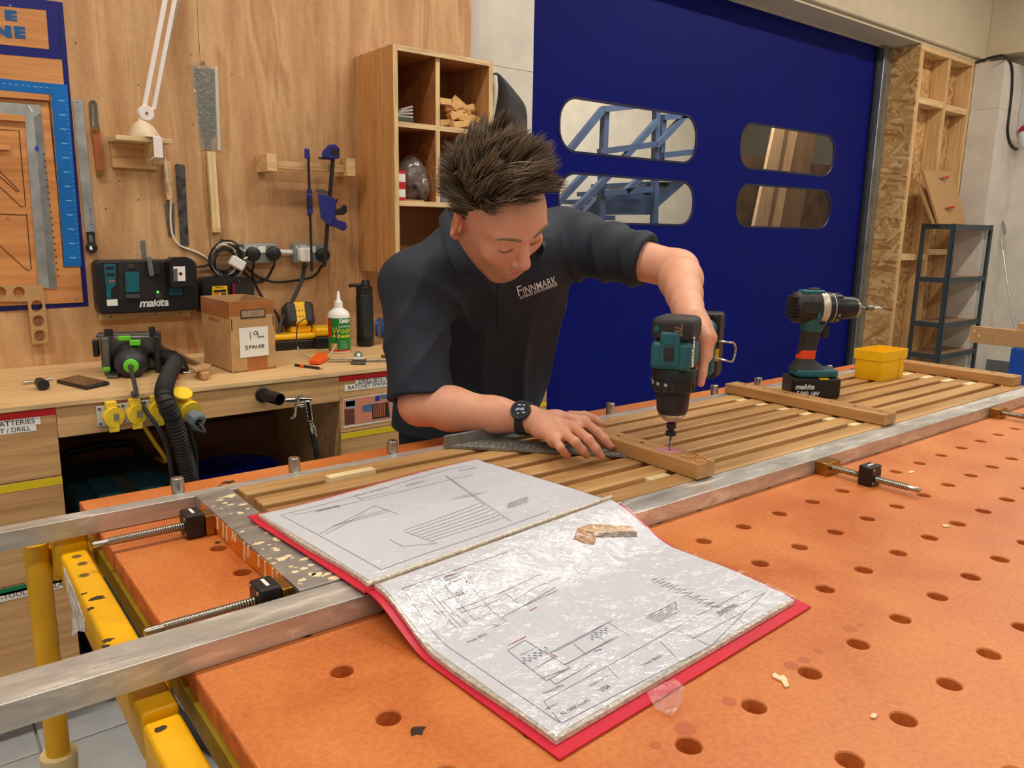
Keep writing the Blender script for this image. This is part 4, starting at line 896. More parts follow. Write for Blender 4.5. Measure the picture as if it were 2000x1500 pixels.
build('flask', MB().lathe(P, (0, 0, 1), [(0, r2*.96), (.004, r2), (hh(860), r2), (hh(855), r2*.98), (hh(260), r2*.98), (hh(235), r2*.9)], 36), MBK, bb)
ld = build('lid', MB().lathe(P, (0, 0, 1), [(hh(236), r2*.93), (hh(130), r2*.95), (hh(115), r2*.85)], 30), BLACK, bb)
build('spout', MB().lathe(P+V((.006, 0, 0)), (0, 0, 1), [(hh(118), r2*.52), (hh(35), r2*.44), (hh(25), r2*.38)], 20), BLACK, ld)
sdv = -cr; build('carry_loop', MB().tube([P+V((0, 0, hh(100)))-sdv*.01, P+V((0, 0, hh(100)))+sdv*r2*1.2, P+V((0, 0, hh(108)))+sdv*r2*1.75], .007, 10), BLACK, ld)
ch_ = thing('air_hose_coil', pz(745, 668), 'coiled bright blue air hose behind the black bottle', 'hose')
pc = pz(748, 664)+V((.02, .06, .045)); cpts = []
for k in range(60):
    t = k/60*2*pi*5; cpts.append(pc+cr*(-.045+.11*k/60)+V((0, 0, 1))*(.036*math.cos(t))+V((cf.x, cf.y, 0)).normalized()*(.036*math.sin(t)))
build('coil', MB().tube(cpts, .006, 8, 3), M('hose_blue', (18, 98, 200), .3), ch_)
# ---- goggles-like jig with orange clip, pencil, blade, long rods
gl = thing('safety_glasses', pz(620, 702), 'clear safety glasses with thin black arms and an orange clip', 'glasses')
K = lambda u, v, h=0.0: pz(*k4(u, v), h)
build('arm', MB().tube([K(560, 560, .12), K(470, 600, .112), K(405, 660, .10), K(390, 800, .085), K(385, 930, .05), K(405, 1000, .03)], .0022, 6), BLACK, gl)
build('arm', MB().tube([K(925, 540, .12), K(975, 640, .10), K(1000, 780, .08), K(998, 960, .04)], .0022, 6), BLACK, gl)
build('lens_rim', MB().tube([K(405, 1000, .03), K(440, 1080, .016), K(600, 1175, .008), K(780, 1170, .008), K(900, 1120, .015), K(998, 960, .04)], .0026, 8), M('clear_rim', (190, 180, 160), .2), gl)
build('clip', MB().prism([K(590, 1275, .002), K(740, 1280, .002), K(875, 1220, .002), K(865, 1160, .002), K(700, 1155, .002), K(620, 1230, .002)], (0, 0, .014)), ORP, gl, bev=.003)
rd = thing('steel_rods', K(1200, 1210), 'pair of thin steel rods lying along the worktop edge', 'rod')
build('rod', MB().cyl(K(870, 1190, .004), K(1900, 1215, .004), .0022, 8), STEELD, rd); build('rod', MB().cyl(K(870, 1235, .004), K(1900, 1228, .004), .0022, 8), STEELD, rd)
bl = thing('multitool_blade', K(1345, 1270), 'dark multitool blade with a round mount on the worktop edge', 'blade')
BD = M('blade_dark', (86, 88, 76), .45, .6, var=.2, scale=60)
build('blade', MB().prism([K(1225, 1280, .001), K(1450, 1283, .001), K(1465, 1215, .012), K(1250, 1210, .012)], (0, 0, .005)), BD, bl, bev=.001)
kc = K(1340, 1150, .018); pcn = K(1345, 1205, .014)
build('mount', MB().lathe(kc+V((0, 0, .002)), (0, -.8, .5), [(0, .016), (.003, .016)], 24).bar(pcn+V((0, 0, -.002)), kc, .022, .003), BD, bl)
build('mount_hole', MB().lathe(kc+V((0, -.003, .0045)), (0, -.8, .5), [(0, .006), (.001, .006)], 16), PAPER, bl)
build('mount_bar', MB().bar(K(1265, 1180, .02), K(1425, 1180, .02), .004, .008), PAPER, bl)
pn = thing('marking_knife', K(600, 1310), 'thin black marking tool with an orange band on the worktop', 'marking tool')
build('shaft', MB().cyl(K(365, 1285, .004), K(740, 1335, .004), .004, 8), BLACK, pn); build('tip', MB().cyl(K(740, 1335, .004), K(800, 1350, .003), .003, 8, .001), STEEL, pn)
build('band', MB().cyl(K(455, 1300, .004), K(510, 1305, .004), .0055, 10), ORP, pn)
solo('hex_bits', MB().cyl(K(1700, 1150, .006), K(1790, 1160, .006), .005, 6).cyl(K(1740, 1075, .006), K(1800, 1090, .006), .004, 6), STEELD, 'small steel driver bits beside the sleeve', 'driver bit')
# ------------------------------------------------------------------ things on the plywood wall
BVIN = M('blue_vinyl', (20, 20, 110), .3, var=.05, scale=8)
BOARDW = WOOD('shadow_board_ply', (196, 122, 62), (222, 158, 94), 'X', fine=40, broad=3.5)
sb = thing('shadow_board', wp(60, 400), 'plywood shadow board with blue vinyl border and stencilled blue letters', 'tool board')
build('vinyl_backing', wallplate([[(-260, -50), (122, 5), (173, 598), (-260, 624)]], .0002, .001), BVIN, sb)
build('board', wallplate([[(-250, 85), (120, 117), (162, 590), (-250, 609)]], .0013, .006), BOARDW, sb, bev=.001)
build('name_plate', wallplate([[(-250, -12), (90, 20), (96, 97), (-250, 62)]], .0013, .006), BOARDW, sb, bev=.001)
build('vinyl_border', wallplate([[(-256, -40), (112, 8), (118, 116), (-256, 84)], [(-250, -12), (-250, 62), (96, 97), (90, 20)]], .0074, .0006), BVIN, sb)
STB = M('stencil_blue', (18, 84, 140), .5)
def letter(polys, name='stencil_letter'):
    for q in polys: build(name, wallplate([q], .0075, .0006), STB, sb)
LE = lambda u, v: (u*.08, v*.08)
letter([[LE(105, 235), LE(405, 265), LE(408, 345), LE(275, 345), LE(280, 370), LE(410, 380), LE(414, 440), LE(290, 430), LE(296, 455), LE(418, 468), LE(420, 525), LE(130, 490)]])
letter([[LE(330, 635), LE(605, 655), LE(612, 735), LE(470, 728), LE(475, 752), LE(614, 762), LE(620, 830), LE(485, 822), LE(490, 850), LE(625, 862), LE(632, 955), LE(365, 935)]])
letter([[LE(-110, 620), LE(0, 650), LE(115, 745), LE(115, 610), LE(265, 630), LE(295, 935), LE(180, 925), LE(0, 800), LE(10, 890), LE(-90, 880)]])
letter([[(-22, 14), (-3, 20), (0, 24), (0, 32), (-4, 36), (-16, 34), (-15, 44), (-24, 42)]])
build('screw', MB().cyl(wp(20, 11, .007), wp(20, 11, .009), .0035, 10), STEEL, sb)
GRV = M('groove_dark', (70, 36, 16), .8)
def groove(pts, r=.0012): return MB().tube([wp(x, y, .0078) for x, y in pts], r, 5, 1)
for g in ([(0, 253), (37, 255), (50, 402), (42, 404), (0, 365)], [(0, 345), (34, 375), (38, 373), (0, 335)], [(0, 418), (48, 420), (52, 418), (61, 525), (56, 529), (46, 522), (0, 480)], [(97, 187), (125, 522)], [(0, 190), (95, 198), (110, 350)]):
    build('groove', groove(g), GRV, sb)
for (x, y) in ((73, 171), (75, 187), (9, 287), (24, 229), (49, 522), (15, 425), (148, 582), (38, 590)): build('screw', MB().cyl(wp(x, y, .007), wp(x, y, .0105), .0032, 10), STEEL, sb)
solo('wooden_cleat', wallplate([[(-120, 166), (94, 186), (95, 197), (-120, 182)]], .0078, .012), BOARDW, 'long wooden cleat beneath the blue square', 'cleat', bev=.001)
solo('wooden_cleat', wallplate([[(-60, 216), (47, 226), (48, 238), (-60, 230)]], .0078, .012), BOARDW, 'short wooden cleat inside the grey steel square', 'cleat', bev=.001)
solo('wooden_cleat', wallplate([[(-60, 280), (19, 284), (19, 293), (-60, 291)]], .0078, .012), BOARDW, 'small wooden cleat in the middle of the shadow board', 'cleat', bev=.001)
# blue roofing square
BSQ = M('blue_anodised', (16, 112, 196), .35, .3, var=.05, scale=10)
bs = thing('roofing_square', wp(130, 350), 'bright blue metal roofing square hanging on the shadow board', 'square')
build('blade', wallplate([[(-200, 134), (131, 166), (159, 520), (126, 521), (100, 185), (-200, 158)]], .0080, .0022), BSQ, bs, bev=.0004)
SCW = M('scale_pale_blue', (120, 190, 230), .5)
for k in range(34):
    y = 195+9.3*k; t = (y-185)/335; xL = 101+25*t; xR = 131+28*t+ .6
    if k % 3 == 0: build('scale_mark', wallplate([[(xL+12, y), (xL+24, y+1), (xL+24.1, y+3), (xL+12.1, y+2)]], .0103, .0002), SCW, bs)
    build('scale_tick', wallplate([[(xR-5, y), (xR-1.5, y+.4), (xR-1.4, y+1.2), (xR-4.9, y+.8)]], .0103, .0002), SCW, bs)
for k in range(8): build('scale_tick', wallplate([[(5+12*k, 162+1.2*k), (11+12*k, 162.6+1.2*k), (11+12*k, 164+1.2*k), (5+12*k, 163.4+1.2*k)]], .0103, .0002), SCW, bs)
# grey steel square
GST = M('grey_steel', (176, 178, 176), .42, .85, var=.12, scale=16)
gs = thing('framing_square', wp(90, 400), 'dull grey steel framing square with worn scale on the shadow board', 'square')
build('blade', wallplate([[(-200, 186), (78, 205), (111, 564), (75, 562), (48, 228), (-200, 208)]], .0080, .002), GST, gs, bev=.0003)
build('inner_edge', wallplate([[(66, 230), (80, 220), (111, 563), (96, 562)]], .0101, .0003), M('grey_steel_dark', (140, 142, 142), .45, .8, var=.1, scale=20), gs)
for k in range(20): build('scale_tick', wallplate([[(84+k*1.45, 300+12.5*k), (88+k*1.45, 300+12.5*k), (88+k*1.45, 302+12.5*k), (84+k*1.45, 302+12.5*k)]], .0105, .0002), BLACKINK, gs)
build('ink_mark', wallplate([circ((72, 290), 4, 12, 1.4)], .0106, .0002), M('pen_blue', (20, 60, 190), .6), gs)
for k in range(6): build('tape_patch', wallplate([[(46+4*k, 205), (50+4*k, 205.5), (60+3*k, 222-2*k), (55+3*k, 224-2*k)]], .0106, .0002), M('masking_tape', (206, 206, 200), .6), gs) if k == 2 else None
# L jig with round holes
solo('hole_jig', wallplate([[(-40, 557), (83, 556), (95, 668), (62, 671), (53, 588), (-40, 588)]] + [circ(c, 11.4, 20)[::-1] for c in ((0, 571), (36, 571), (71, 597), (74, 626), (77, 655))], .0085, .012), MDF, 'L-shaped wooden jig with a row of round holes', 'jig', bev=.001)
# rule with digital head, bevel gauge
ru = thing('digital_angle_rule', wp(165, 330), 'long steel rule with a black digital angle head hanging on the wall', 'rule')
build('blade', wallplate([[(142, 197), (146, 194.5), (157, 195), (161, 198), (187, 456), (167, 457)]], .001, .0025), GST, ru, bev=.0004)
build('head', wallplate([[(168, 453), (183, 452), (186, 478), (171, 481)]], .0036, .010), BLACK, ru, bev=.001)
build('dial', MB().lathe(wp(178, 484, .0036), (0, -1, 0), [(0, .0165), (.012, .0165), (.0125, .014)], 24), BLACK, ru)
build('display', wallplate([[(173, 459), (180, 459), (182, 472), (175, 473)]], .0137, .0006), M('lcd', (110, 100, 92), .3), ru)
build('dial_mark', wallplate([[(175, 481), (179, 480), (181, 487), (178, 489), (175, 486)]], .0162, .0003), PAPER, ru)
build('hang_hole', MB().cyl(wp(151, 200, .0036), wp(151, 200, .0039), .0022, 10), BLACKINK, ru)
for k in range(9): build('scale_tick', wallplate([[(173+k*.8, 395+6*k), (175+k*.8, 395+6*k), (175+k*.8, 397+6*k), (173+k*.8, 397+6*k)]], .0037, .0002), BLACKINK, ru)
bg = thing('angle_gauge', wp(186, 270), 'adjustable angle gauge with slotted steel blade and reddish wooden handle', 'angle gauge')
build('blade', wallplate([[(173, 202), (177, 196), (184, 196), (189, 201), (194, 258), (177, 258)], [(180, 202), (180, 246), (184, 246), (183, 202)]], .001, .002), STEELD, bg)
build('handle', wallplate([[(177, 258), (193, 258), (202, 333), (187, 335)]], .001, .016), WOOD('rosewood', (150, 76, 40), (186, 104, 60), 'Z'), bg, bev=.002)
build('ferrule', wallplate([[(187, 334), (202, 332), (202, 341), (187, 343)]], .001, .0165), BRASS, bg, bev=.001); build('ferrule', wallplate([[(176.5, 250), (193, 249), (194, 260), (177, 261)]], .001, .0168), BRASS, bg, bev=.001)
build('knob', MB().cyl(wp(186, 254, .0168), wp(186, 254, .023), .006, 12), BRASS, bg)
# lamp bracket and lamp
LBX0, LBX1 = wp(226, 300).x, wp(305, 300).x
lbk = thing('lamp_shelf', wp(262, 300), 'small plywood bracket shelf on the wall carrying the lamp', 'shelf')
zt_ = py(262, 274, WY-.07).z; zb_ = wp(262, 330).z
PLYB = WOOD('bracket_ply', (200, 150, 92), (230, 186, 128), 'X')
dd = .115
build('shelf_plate', MB().box((LBX0-.02, WY-dd, zt_-.006), (LBX1+.02, WY-.0005, zt_+.008)), PLYEDGE, lbk, bev=.001)
build('back_plate', MB().box((LBX0-.015, WY-.018, zb_), (LBX1+.0, WY-.0005, zt_-.0065)), PLYB, lbk, bev=.001)
build('rib', MB().prism([((LBX0+LBX1)/2+.02, WY-.0185, zt_-.0065), ((LBX0+LBX1)/2+.02, WY-dd+.01, zt_-.0065), ((LBX0+LBX1)/2+.02, WY-.0185, zb_+.005)], (.016, 0, 0)), PLYEDGE, lbk, bev=.001)
WL = M('white_lamp_paint', (238, 228, 222), .35); CRM = M('cream_old_plastic', (226, 206, 172), .45, var=.06, scale=20)
lp = thing('desk_lamp', V((wp(280, 270).x, WY-.07, zt_+.0085)), 'white balanced-arm lamp clamped to the plywood bracket shelf', 'lamp')
LY = WY-.075
LPp = lambda x, y, d=0: py(x, y, LY-d)
bse = LPp(280, 268)
build('base_cone', MB().lathe(V((bse.x, LY, zt_+.0085)), (0, 0, 1), [(0, .041), (.004, .042), (.022, .037), (.042, .024), (.052, .012), (.068, .009)], 26), CRM, lp)
jc = LPp(284, 222)
build('joint', MB().cyl(jc+V((0, .012, 0)), jc-V((0, .016, 0)), .0235, 28), WL, lp, bev=.003); build('joint_screw', MB().cyl(jc-V((0, .016, 0)), jc-V((0, .019, 0)), .004, 10), STEELD, lp)
build('arm', MB().bar(LPp(281, 212), LPp(334, -60), .014, .012, (0, 1, 0)), WL, lp, bev=.002)
build('arm', MB().bar(LPp(299, 215, -.014), LPp(352, -60, -.014), .014, .012, (0, 1, 0)), WL, lp, bev=.002)
build('spring', MB().cyl(LPp(305, 190, -.02), LPp(350, 0, -.02), .003, 8), STEEL, lp)
cl = V((LPp(300, 290).x, 0, 0)).x
build('clamp', MB().prism([(cl-.013, WY-dd-.004, zt_+.0088), (cl-.013, WY-dd-.016, zt_+.0088), (cl-.013, WY-dd-.016, zt_-.052), (cl-.013, WY-dd+.03, zt_-.058), (cl-.013, WY-dd+.03, zt_-.053), (cl-.013, WY-dd-.010, zt_-.047), (cl-.013, WY-dd-.010, zt_+.0030+.0055)], (.026, 0, 0)), WL, lp, bev=.001)
build('clamp_top', MB().box((cl-.03, WY-dd-.012, zt_+.0086), (cl+.010, WY-.07, zt_+.0125)), WL, lp, bev=.001)
build('clamp_screw', MB().cyl((cl-.004, WY-dd+.022, zt_-.075), (cl-.004, WY-dd+.022, zt_-.0068), .003, 8).cyl((cl-.012, WY-dd+.022, zt_-.073), (cl+.006, WY-dd+.022, zt_-.073), .0022, 6), STEEL, lp)
WC = M('white_cable', (236, 226, 206), .45)
build('cable', MB().tube([LPp(296, 246), LPp(318, 282, -.0), wp(322, 320, .03), wp(325, 345, .03), wp(333, 390, .012), wp(333, 430, .008), wp(338, 462, .008), wp(352, 480, .006), wp(378, 490, .006), wp(400, 501, .006), wp(412, 512, .01)], .0032, 8), WC, lp)
build('inline_plug', MB().tube([wp(321, 308, .034), wp(323, 325, .034), wp(325, 342, .03)], .0055, 8), WC, lp)
# float with wooden handle, dark straightedge, pull saw
tr = thing('filing_knife', wp(330, 390), 'flat dark blade with a wooden handle hanging beside the lamp cable', 'hand tool')
build('handle', wallplate([[(318, 318), (325, 314), (332, 318), (334, 388), (325, 391), (320, 365)]], .001, .016), PALE, tr, bev=.003)
build('blade', wallplate([[(321, 398), (325, 397), (326, 388), (332, 388), (333, 397), (340, 397), (341, 458), (336, 462), (329, 461)]], .001, .003), M('weathered_blade', (100, 90, 78), .6, .2, var=.15, scale=40), tr)
solo('dark_straightedge', wallplate([[(342, 322), (347, 320), (360, 323), (368, 479), (353, 480)]], .001, .005), M('worn_black_paint', (74, 72, 72), .45, .5, var=.4, scale=40), 'worn black steel straightedge hanging beside the filing knife', 'straightedge', bev=.0006)
sw = thing('pull_saw', wp(402, 220), 'pull saw in a clear plastic sleeve with a long pale handle', 'saw')
build('blade', wallplate([[(380, 133), (417, 136), (420, 262), (416, 268), (411, 272), (413, 292), (400, 292), (398, 266), (392, 260)]], .003, .0012), STEELD, sw)
build('handle', wallplate([[(402, 296), (417, 297), (422, 370), (428, 450), (413, 453), (408, 380)]], .001, .018), WOOD('cane_handle', (224, 192, 136), (240, 216, 168), 'Z', broad=20), sw, bev=.005)
build('handle_end', wallplate([[(413, 446), (428, 444), (428, 453), (413, 454)]], .0008, .0185), PALE, sw)
slv = CLEAR('clear_sleeve', (246, 246, 240), .10, .12, bmp=.6, bscale=50, haze=.05)
build('sleeve', wallplate([[(371, 122), (425, 130), (430, 294), (389, 292)]], .0046, .0004), slv, sw)
build('sleeve_edge', wallplate([[(419, 130), (425, 130), (431, 294), (425, 294)]], .0052, .002), CLEAR('sleeve_edge_clear', (250, 250, 246), .25, .15, haze=.35), sw)
build('nail', MB().cyl(wp(397, 122, 0), wp(397, 122, .012), .005, 10), STEEL, sw)
# ---- clamp rack and bar clamps
rk = thing('clamp_rack', wp(600, 320), 'two wooden arms and a cross bar holding bar clamps on the wall', 'rack')
xa = wp(500, 320).x; xb = wp(653, 325).x
ya = px(562, 314, xa+.02).y; yb_ = px(709, 330, xb+.02).y; yf = WY-.105
def arm(xc, pu, pl, w=.034):
    zt = wp(*pu).z; zb = wp(*pl).z
    return MB().box((xc, yf, zb), (xc+w, WY-.0005, zt))
build('arm', arm(xa, (505, 303), (505, 337)), PALE, rk, bev=.001); build('arm', arm(xb, (655, 312), (655, 346)), PALE, rk, bev=.001)
zc = wp(505, 322).z
build('cross_bar', MB().box((xa+.0345, yf+.022, zc-.014), (xb-.0005, yf+.045, zc+.012)), PALE, rk, bev=.001)
QB = M('clamp_blue', (30, 36, 120), .4)
yc = yf+.010
CPx = lambda x, y, d=0: py(x, y, yc-d)
c1_ = thing('bar_clamp', CPx(604, 400), 'slim blue quick-grip clamp hanging on the rack', 'bar clamp', 'bar clamps on the rack')
build('bar', MB().bar(CPx(602, 300), CPx(609, 530), .006, .010, (0, 1, 0)), BLACK, c1_)
build('fixed_jaw', MB().hexa([CPx(594, 290, .01), CPx(604, 290, .01), CPx(606, 311, .01), CPx(595, 310, .01)], [CPx(594, 290, -.03), CPx(604, 290, -.03), CPx(606, 311, -.03), CPx(595, 310, -.03)]), QB, c1_, bev=.003)
sl = build('slider', MB().hexa([CPx(598, 378, .016), CPx(610, 378, .016), CPx(611, 416, .016), CPx(600, 422, .016)], [CPx(598, 378, -.02), CPx(610, 378, -.02), CPx(611, 416, -.02), CPx(600, 422, -.02)]), QB, c1_, bev=.003)
build('trigger', MB().hexa([CPx(601, 384, .022), CPx(607, 384, .022), CPx(608, 404, .022), CPx(602, 404, .022)], [CPx(601, 384, .016), CPx(607, 384, .016), CPx(608, 404, .016), CPx(602, 404, .016)]), BLACK, sl, bev=.001)
build('slider_head', MB().bar(CPx(604, 369), CPx(605, 380), .014, .016, (0, 1, 0)), QB, c1_, bev=.002)
c2_ = thing('bar_clamp', CPx(645, 400), 'large blue trigger clamp with black bar hanging on the rack', 'bar clamp', 'bar clamps on the rack')
Kc = lambda u, v, d=0.0: CPx(480+u*.1866, 260+v*.1866, d)
build('bar', MB().bar(Kc(912, 270), Kc(820, 1390), .012, .008, (0, 1, 0)), BLACK, c2_)
def slabpx(f, pts, d0, d1, mat, name, par, bev=.003):
    n = len(pts); a = [f(u, v, d0) for u, v in pts]; b = [f(u, v, d1) for u, v in pts]
    mb = MB().add(a+b, [tuple(range(n)), tuple(range(2*n-1, n-1, -1))]+[(i, i+n, (i+1) % n+n, (i+1) % n) for i in range(n)])
    return build(name, mb, mat, par, bev=bev)
slabpx(Kc, [(865, 120), (940, 115), (985, 165), (980, 265), (900, 275), (850, 260), (795, 250), (800, 190)], .018, -.018, QB, 'fixed_jaw', c2_)
slabpx(Kc, [(900, 155), (975, 165), (970, 235), (905, 230)], .0195, .018, BLACK, 'jaw_cap', c2_, .001)
slabpx(Kc, [(760, 250), (900, 255), (900, 282), (760, 272)], .014, -.02, BLACK, 'jaw_pad', c2_, .002)
slabpx(Kc, [(755, 625), (870, 650), (945, 700), (940, 870), (900, 965), (860, 965), (785, 890)], .018, -.018, QB, 'slider', c2_)
slabpx(Kc, [(725, 585), (820, 590), (865, 610), (860, 640), (730, 610)], .016, -.02, M('pad_grey', (70, 68, 60), .6), 'jaw_pad', c2_, .002)
slabpx(Kc, [(885, 800), (970, 790), (1025, 745), (1060, 760), (1060, 830), (1020, 855), (890, 860)], .010, -.008, BLACK, 'handle_grip', c2_)
slabpx(Kc, [(880, 870), (930, 865), (960, 910), (1050, 935), (1058, 995), (1020, 1028), (950, 990), (860, 965)], .013, -.010, QB, 'trigger', c2_)
slabpx(Kc, [(890, 720), (935, 705), (950, 690), (970, 690), (945, 740), (895, 752)], .012, -.006, BLACK, 'release_lever', c2_, .001)
# ---- wall cabinet with pigeonholes
dpt = .21
cx0 = wp(697, 300).x; YF = WY-dpt
YF = px(770, 300, cx0).y
cabL, cabR = cx0, py(962, 250, YF).x
ztop = py(770, 86, YF).z; zbot = py(745, 531, YF).z
zbot = wp(710, 527).z
wc = thing('wall_cabinet', V(((cabL+cabR)/2, (YF+WY)/2, zbot)), 'open plywood pigeonhole cabinet hung on the tool wall', 'cabinet')
T = .018
build('side_panel', MB().box((cabL, YF+.002, zbot), (cabL+T, WY-.0008, ztop)), CABPLY, wc); build('side_panel', MB().box((cabR-T, YF+.002, zbot), (cabR, WY-.0008, ztop)), CABPLY, wc)
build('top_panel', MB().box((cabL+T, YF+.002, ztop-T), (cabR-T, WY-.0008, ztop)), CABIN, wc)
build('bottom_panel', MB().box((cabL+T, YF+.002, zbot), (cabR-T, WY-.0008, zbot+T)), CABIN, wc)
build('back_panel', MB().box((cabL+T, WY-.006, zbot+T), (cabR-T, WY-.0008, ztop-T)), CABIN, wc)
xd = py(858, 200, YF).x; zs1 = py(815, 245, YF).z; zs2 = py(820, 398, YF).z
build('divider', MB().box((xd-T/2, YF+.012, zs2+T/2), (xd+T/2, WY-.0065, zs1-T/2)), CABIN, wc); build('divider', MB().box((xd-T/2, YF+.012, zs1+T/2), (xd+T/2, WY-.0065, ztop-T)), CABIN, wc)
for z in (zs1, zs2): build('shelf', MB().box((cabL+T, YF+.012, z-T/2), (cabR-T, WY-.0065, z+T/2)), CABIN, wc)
for (a, b) in (((cabL, zbot), (cabL+T, ztop)), ((cabR-T, zbot), (cabR, ztop)), ((cabL+T, ztop-T), (cabR-T, ztop)), ((cabL+T, zs2-T/2), (cabR-T, zs2+T/2)), ((cabL+T, zs1-T/2), (cabR-T, zs1+T/2))):
    yy = YF if abs(b[0]-a[0]) < .03 or a[1] > ztop-.03 else YF+.010
    build('edge_lipping', MB().box((a[0], yy, a[1]), (b[0], yy+.0018, b[1])), PLYEDGEZ if b[1]-a[1] > .1 else PLYEDGE, wc)
for a, b in ((zs2+T/2, zs1-T/2), (zs1+T/2, ztop-T)): build('edge_lipping', MB().box((xd-T/2, YF+.010, a), (xd+T/2, YF+.0118, b)), PLYEDGEZ, wc)
for (x, y) in ((704, 107), (720, 100), (740, 94), (758, 88), (708, 245), (727, 240), (735, 239), (746, 237), (709, 396), (732, 396), (748, 395), (710, 523), (735, 528)):
    q = px(x, y, cabL); 
    if YF+.005 < q.y < WY-.005: build('screw', MB().cyl(q, q-V((.0008, 0, 0)), .0022, 8), M('hole_dark', (86, 54, 24), .8), wc)
# contents
rw = random.Random(21)
OFF = M('offcut_pine', (222, 178, 116), .6, var=.08, scale=30)
zf = zs1+T/2
OL = ['short pale wood offcut in the bottom layer of the pigeonhole pile', 'pale wood offcut lying across the pigeonhole pile', 'pale wood offcut sticking up from the pigeonhole pile']
for k in range(18):
    lay = k//6; c = V((xd+.045+(cabR-T-xd-.075)*rw.random(), YF+.045+.045*rw.random(), zf+.018+.028*lay+.006*rw.random()))
    if lay == 2: c.z += .015*rw.random()
    rt = Matrix.Rotation(rw.uniform(-.5, .5) if lay < 2 else rw.uniform(-1.0, .6), 3, 'Z') @ Matrix.Rotation(rw.uniform(-.25, .25)*(1+lay*.8), 3, 'Y')
    L_ = rw.uniform(.05, .085)
    solo('wood_offcut', MB().cbox(c, (L_, .022+.01*rw.random(), .022), rt), OFF, OL[lay], 'offcut', 'wood offcuts in the cabinet', bev=.001)
zf2 = zf
solo('grey_profile', MB().box((cabL+T+.004, YF+.03, zf+.001), (py(822, 232, YF).x-.01, YF+.06, zf+.016)), M('profile_dark', (66, 68, 66), .5), 'dark grey plastic profile on the cabinet shelf', 'profile', bev=.003)
for k in range(4):
    solo('clear_profile', MB().cbox((cabL+T+.045+.004*k, YF+.045, zf+.022+.010*k), (.075-.008*k, .020, .007), Matrix.Rotation(-.1*k, 3, 'Y')), M('translucent_grey', (176, 172, 166), .25), ['thin clear plastic strip', 'second clear plastic strip', 'third clear plastic strip', 'topmost clear plastic strip'][k]+' stacked on the grey profile', 'plastic strip', 'clear strips in the cabinet', bev=.001)
zf3 = zs2+T/2
rbx = thing('screw_box', V((cabL+T+.02, YF+.06, zf3)), 'red and white printed screw box stack in the cabinet', 'box')
build('box', MB().box((cabL+T+.002, YF+.014, zf3+.0006), (cabL+T+.036, YF+.10, zf3+.052)), M('box_red', (196, 28, 34), .5), rbx); build('box', MB().box((cabL+T+.002, YF+.014, zf3+.0535), (cabL+T+.036, YF+.10, zf3+.105)), M('box_red', (196, 28, 34), .5), rbx)
for z in (.012, .066): build('box_label', MB().box((cabL+T+.004, YF+.0128, zf3+z), (cabL+T+.033, YF+.0138, zf3+z+.028)), PAPER, rbx)
bgx = thing('plastic_bag', V((xd-.08, YF+.08, zf3)), 'clear plastic bag of black fittings in the cabinet', 'bag')
def crumple(c, r, n=18, m=14, a=.12, seed=1):
    rr_ = random.Random(seed); mb = MB(); ph1, ph2, ph3 = [rr_.random()*6 for _ in range(3)]
    rs = []
    for i in range(m+1):
        t = max(.03, min(pi-.03, pi*i/m)); ring = []
        for k in range(n):
            p_ = 2*pi*k/n; f = 1+a*(math.sin(3*p_+ph1+2*t)+.7*math.sin(5*p_-ph2+4*t)+.5*math.sin(7*t+ph3+2*p_))/2
            ring.append(V(c)+V((r[0]*f*math.sin(t)*math.cos(p_), r[1]*f*math.sin(t)*math.sin(p_), -r[2]*f*math.cos(t))))
        rs.append(ring)
    return mb.rings(rs)
bx_ = (cabL+T+xd)/2+.022
BAGC = CLEAR('bag_film', (238, 232, 224), .10, .15, bmp=.7, bscale=30, haze=.10)
build('film', crumple((bx_, YF+.09, zf3+.085), (.062, .055, .080), a=.10, seed=4), BAGC, bgx)
build('film', crumple((xd-T/2-.028, YF+.055, zf3+.052), (.024, .03, .045), a=.10, seed=9), BAGC, bgx)
build('card_base', MB().box((cabL+T+.04, YF+.03, zf3+.0006), (xd-.05, YF+.14, zf3+.006)), MDF, bgx)
for k in range(9):
    build('fitting', MB().cbox((bx_+rw.uniform(-.045, .04), YF+.08+rw.uniform(-.03, .03), zf3+.022+rw.random()*.045), (.035, .018, .016), Matrix.Rotation(rw.random()*3, 3, 'Z') @ Matrix.Rotation(rw.random(), 3, 'X')), BLACK if k % 3 else GREYP, bgx, bev=.002)
zf4 = zbot+T
solo('black_case', MB().rbox((xd-.05, YF+.03, zf4+.0008), (cabR-T-.01, YF+.17, zf4+.05), .01, 3, 2), BLACK, 'black case at the bottom of the cabinet behind the shoulder', 'case', bev=.004)
solo('small_parts_tray', MB().rbox((xd+T/2+.01, YF+.03, zf3+.0008), (cabR-T-.02, YF+.15, zf3+.03), .008, 3, 2), GREYP, 'grey tray in the pigeonhole hidden by the hair', 'tray', bev=.003)
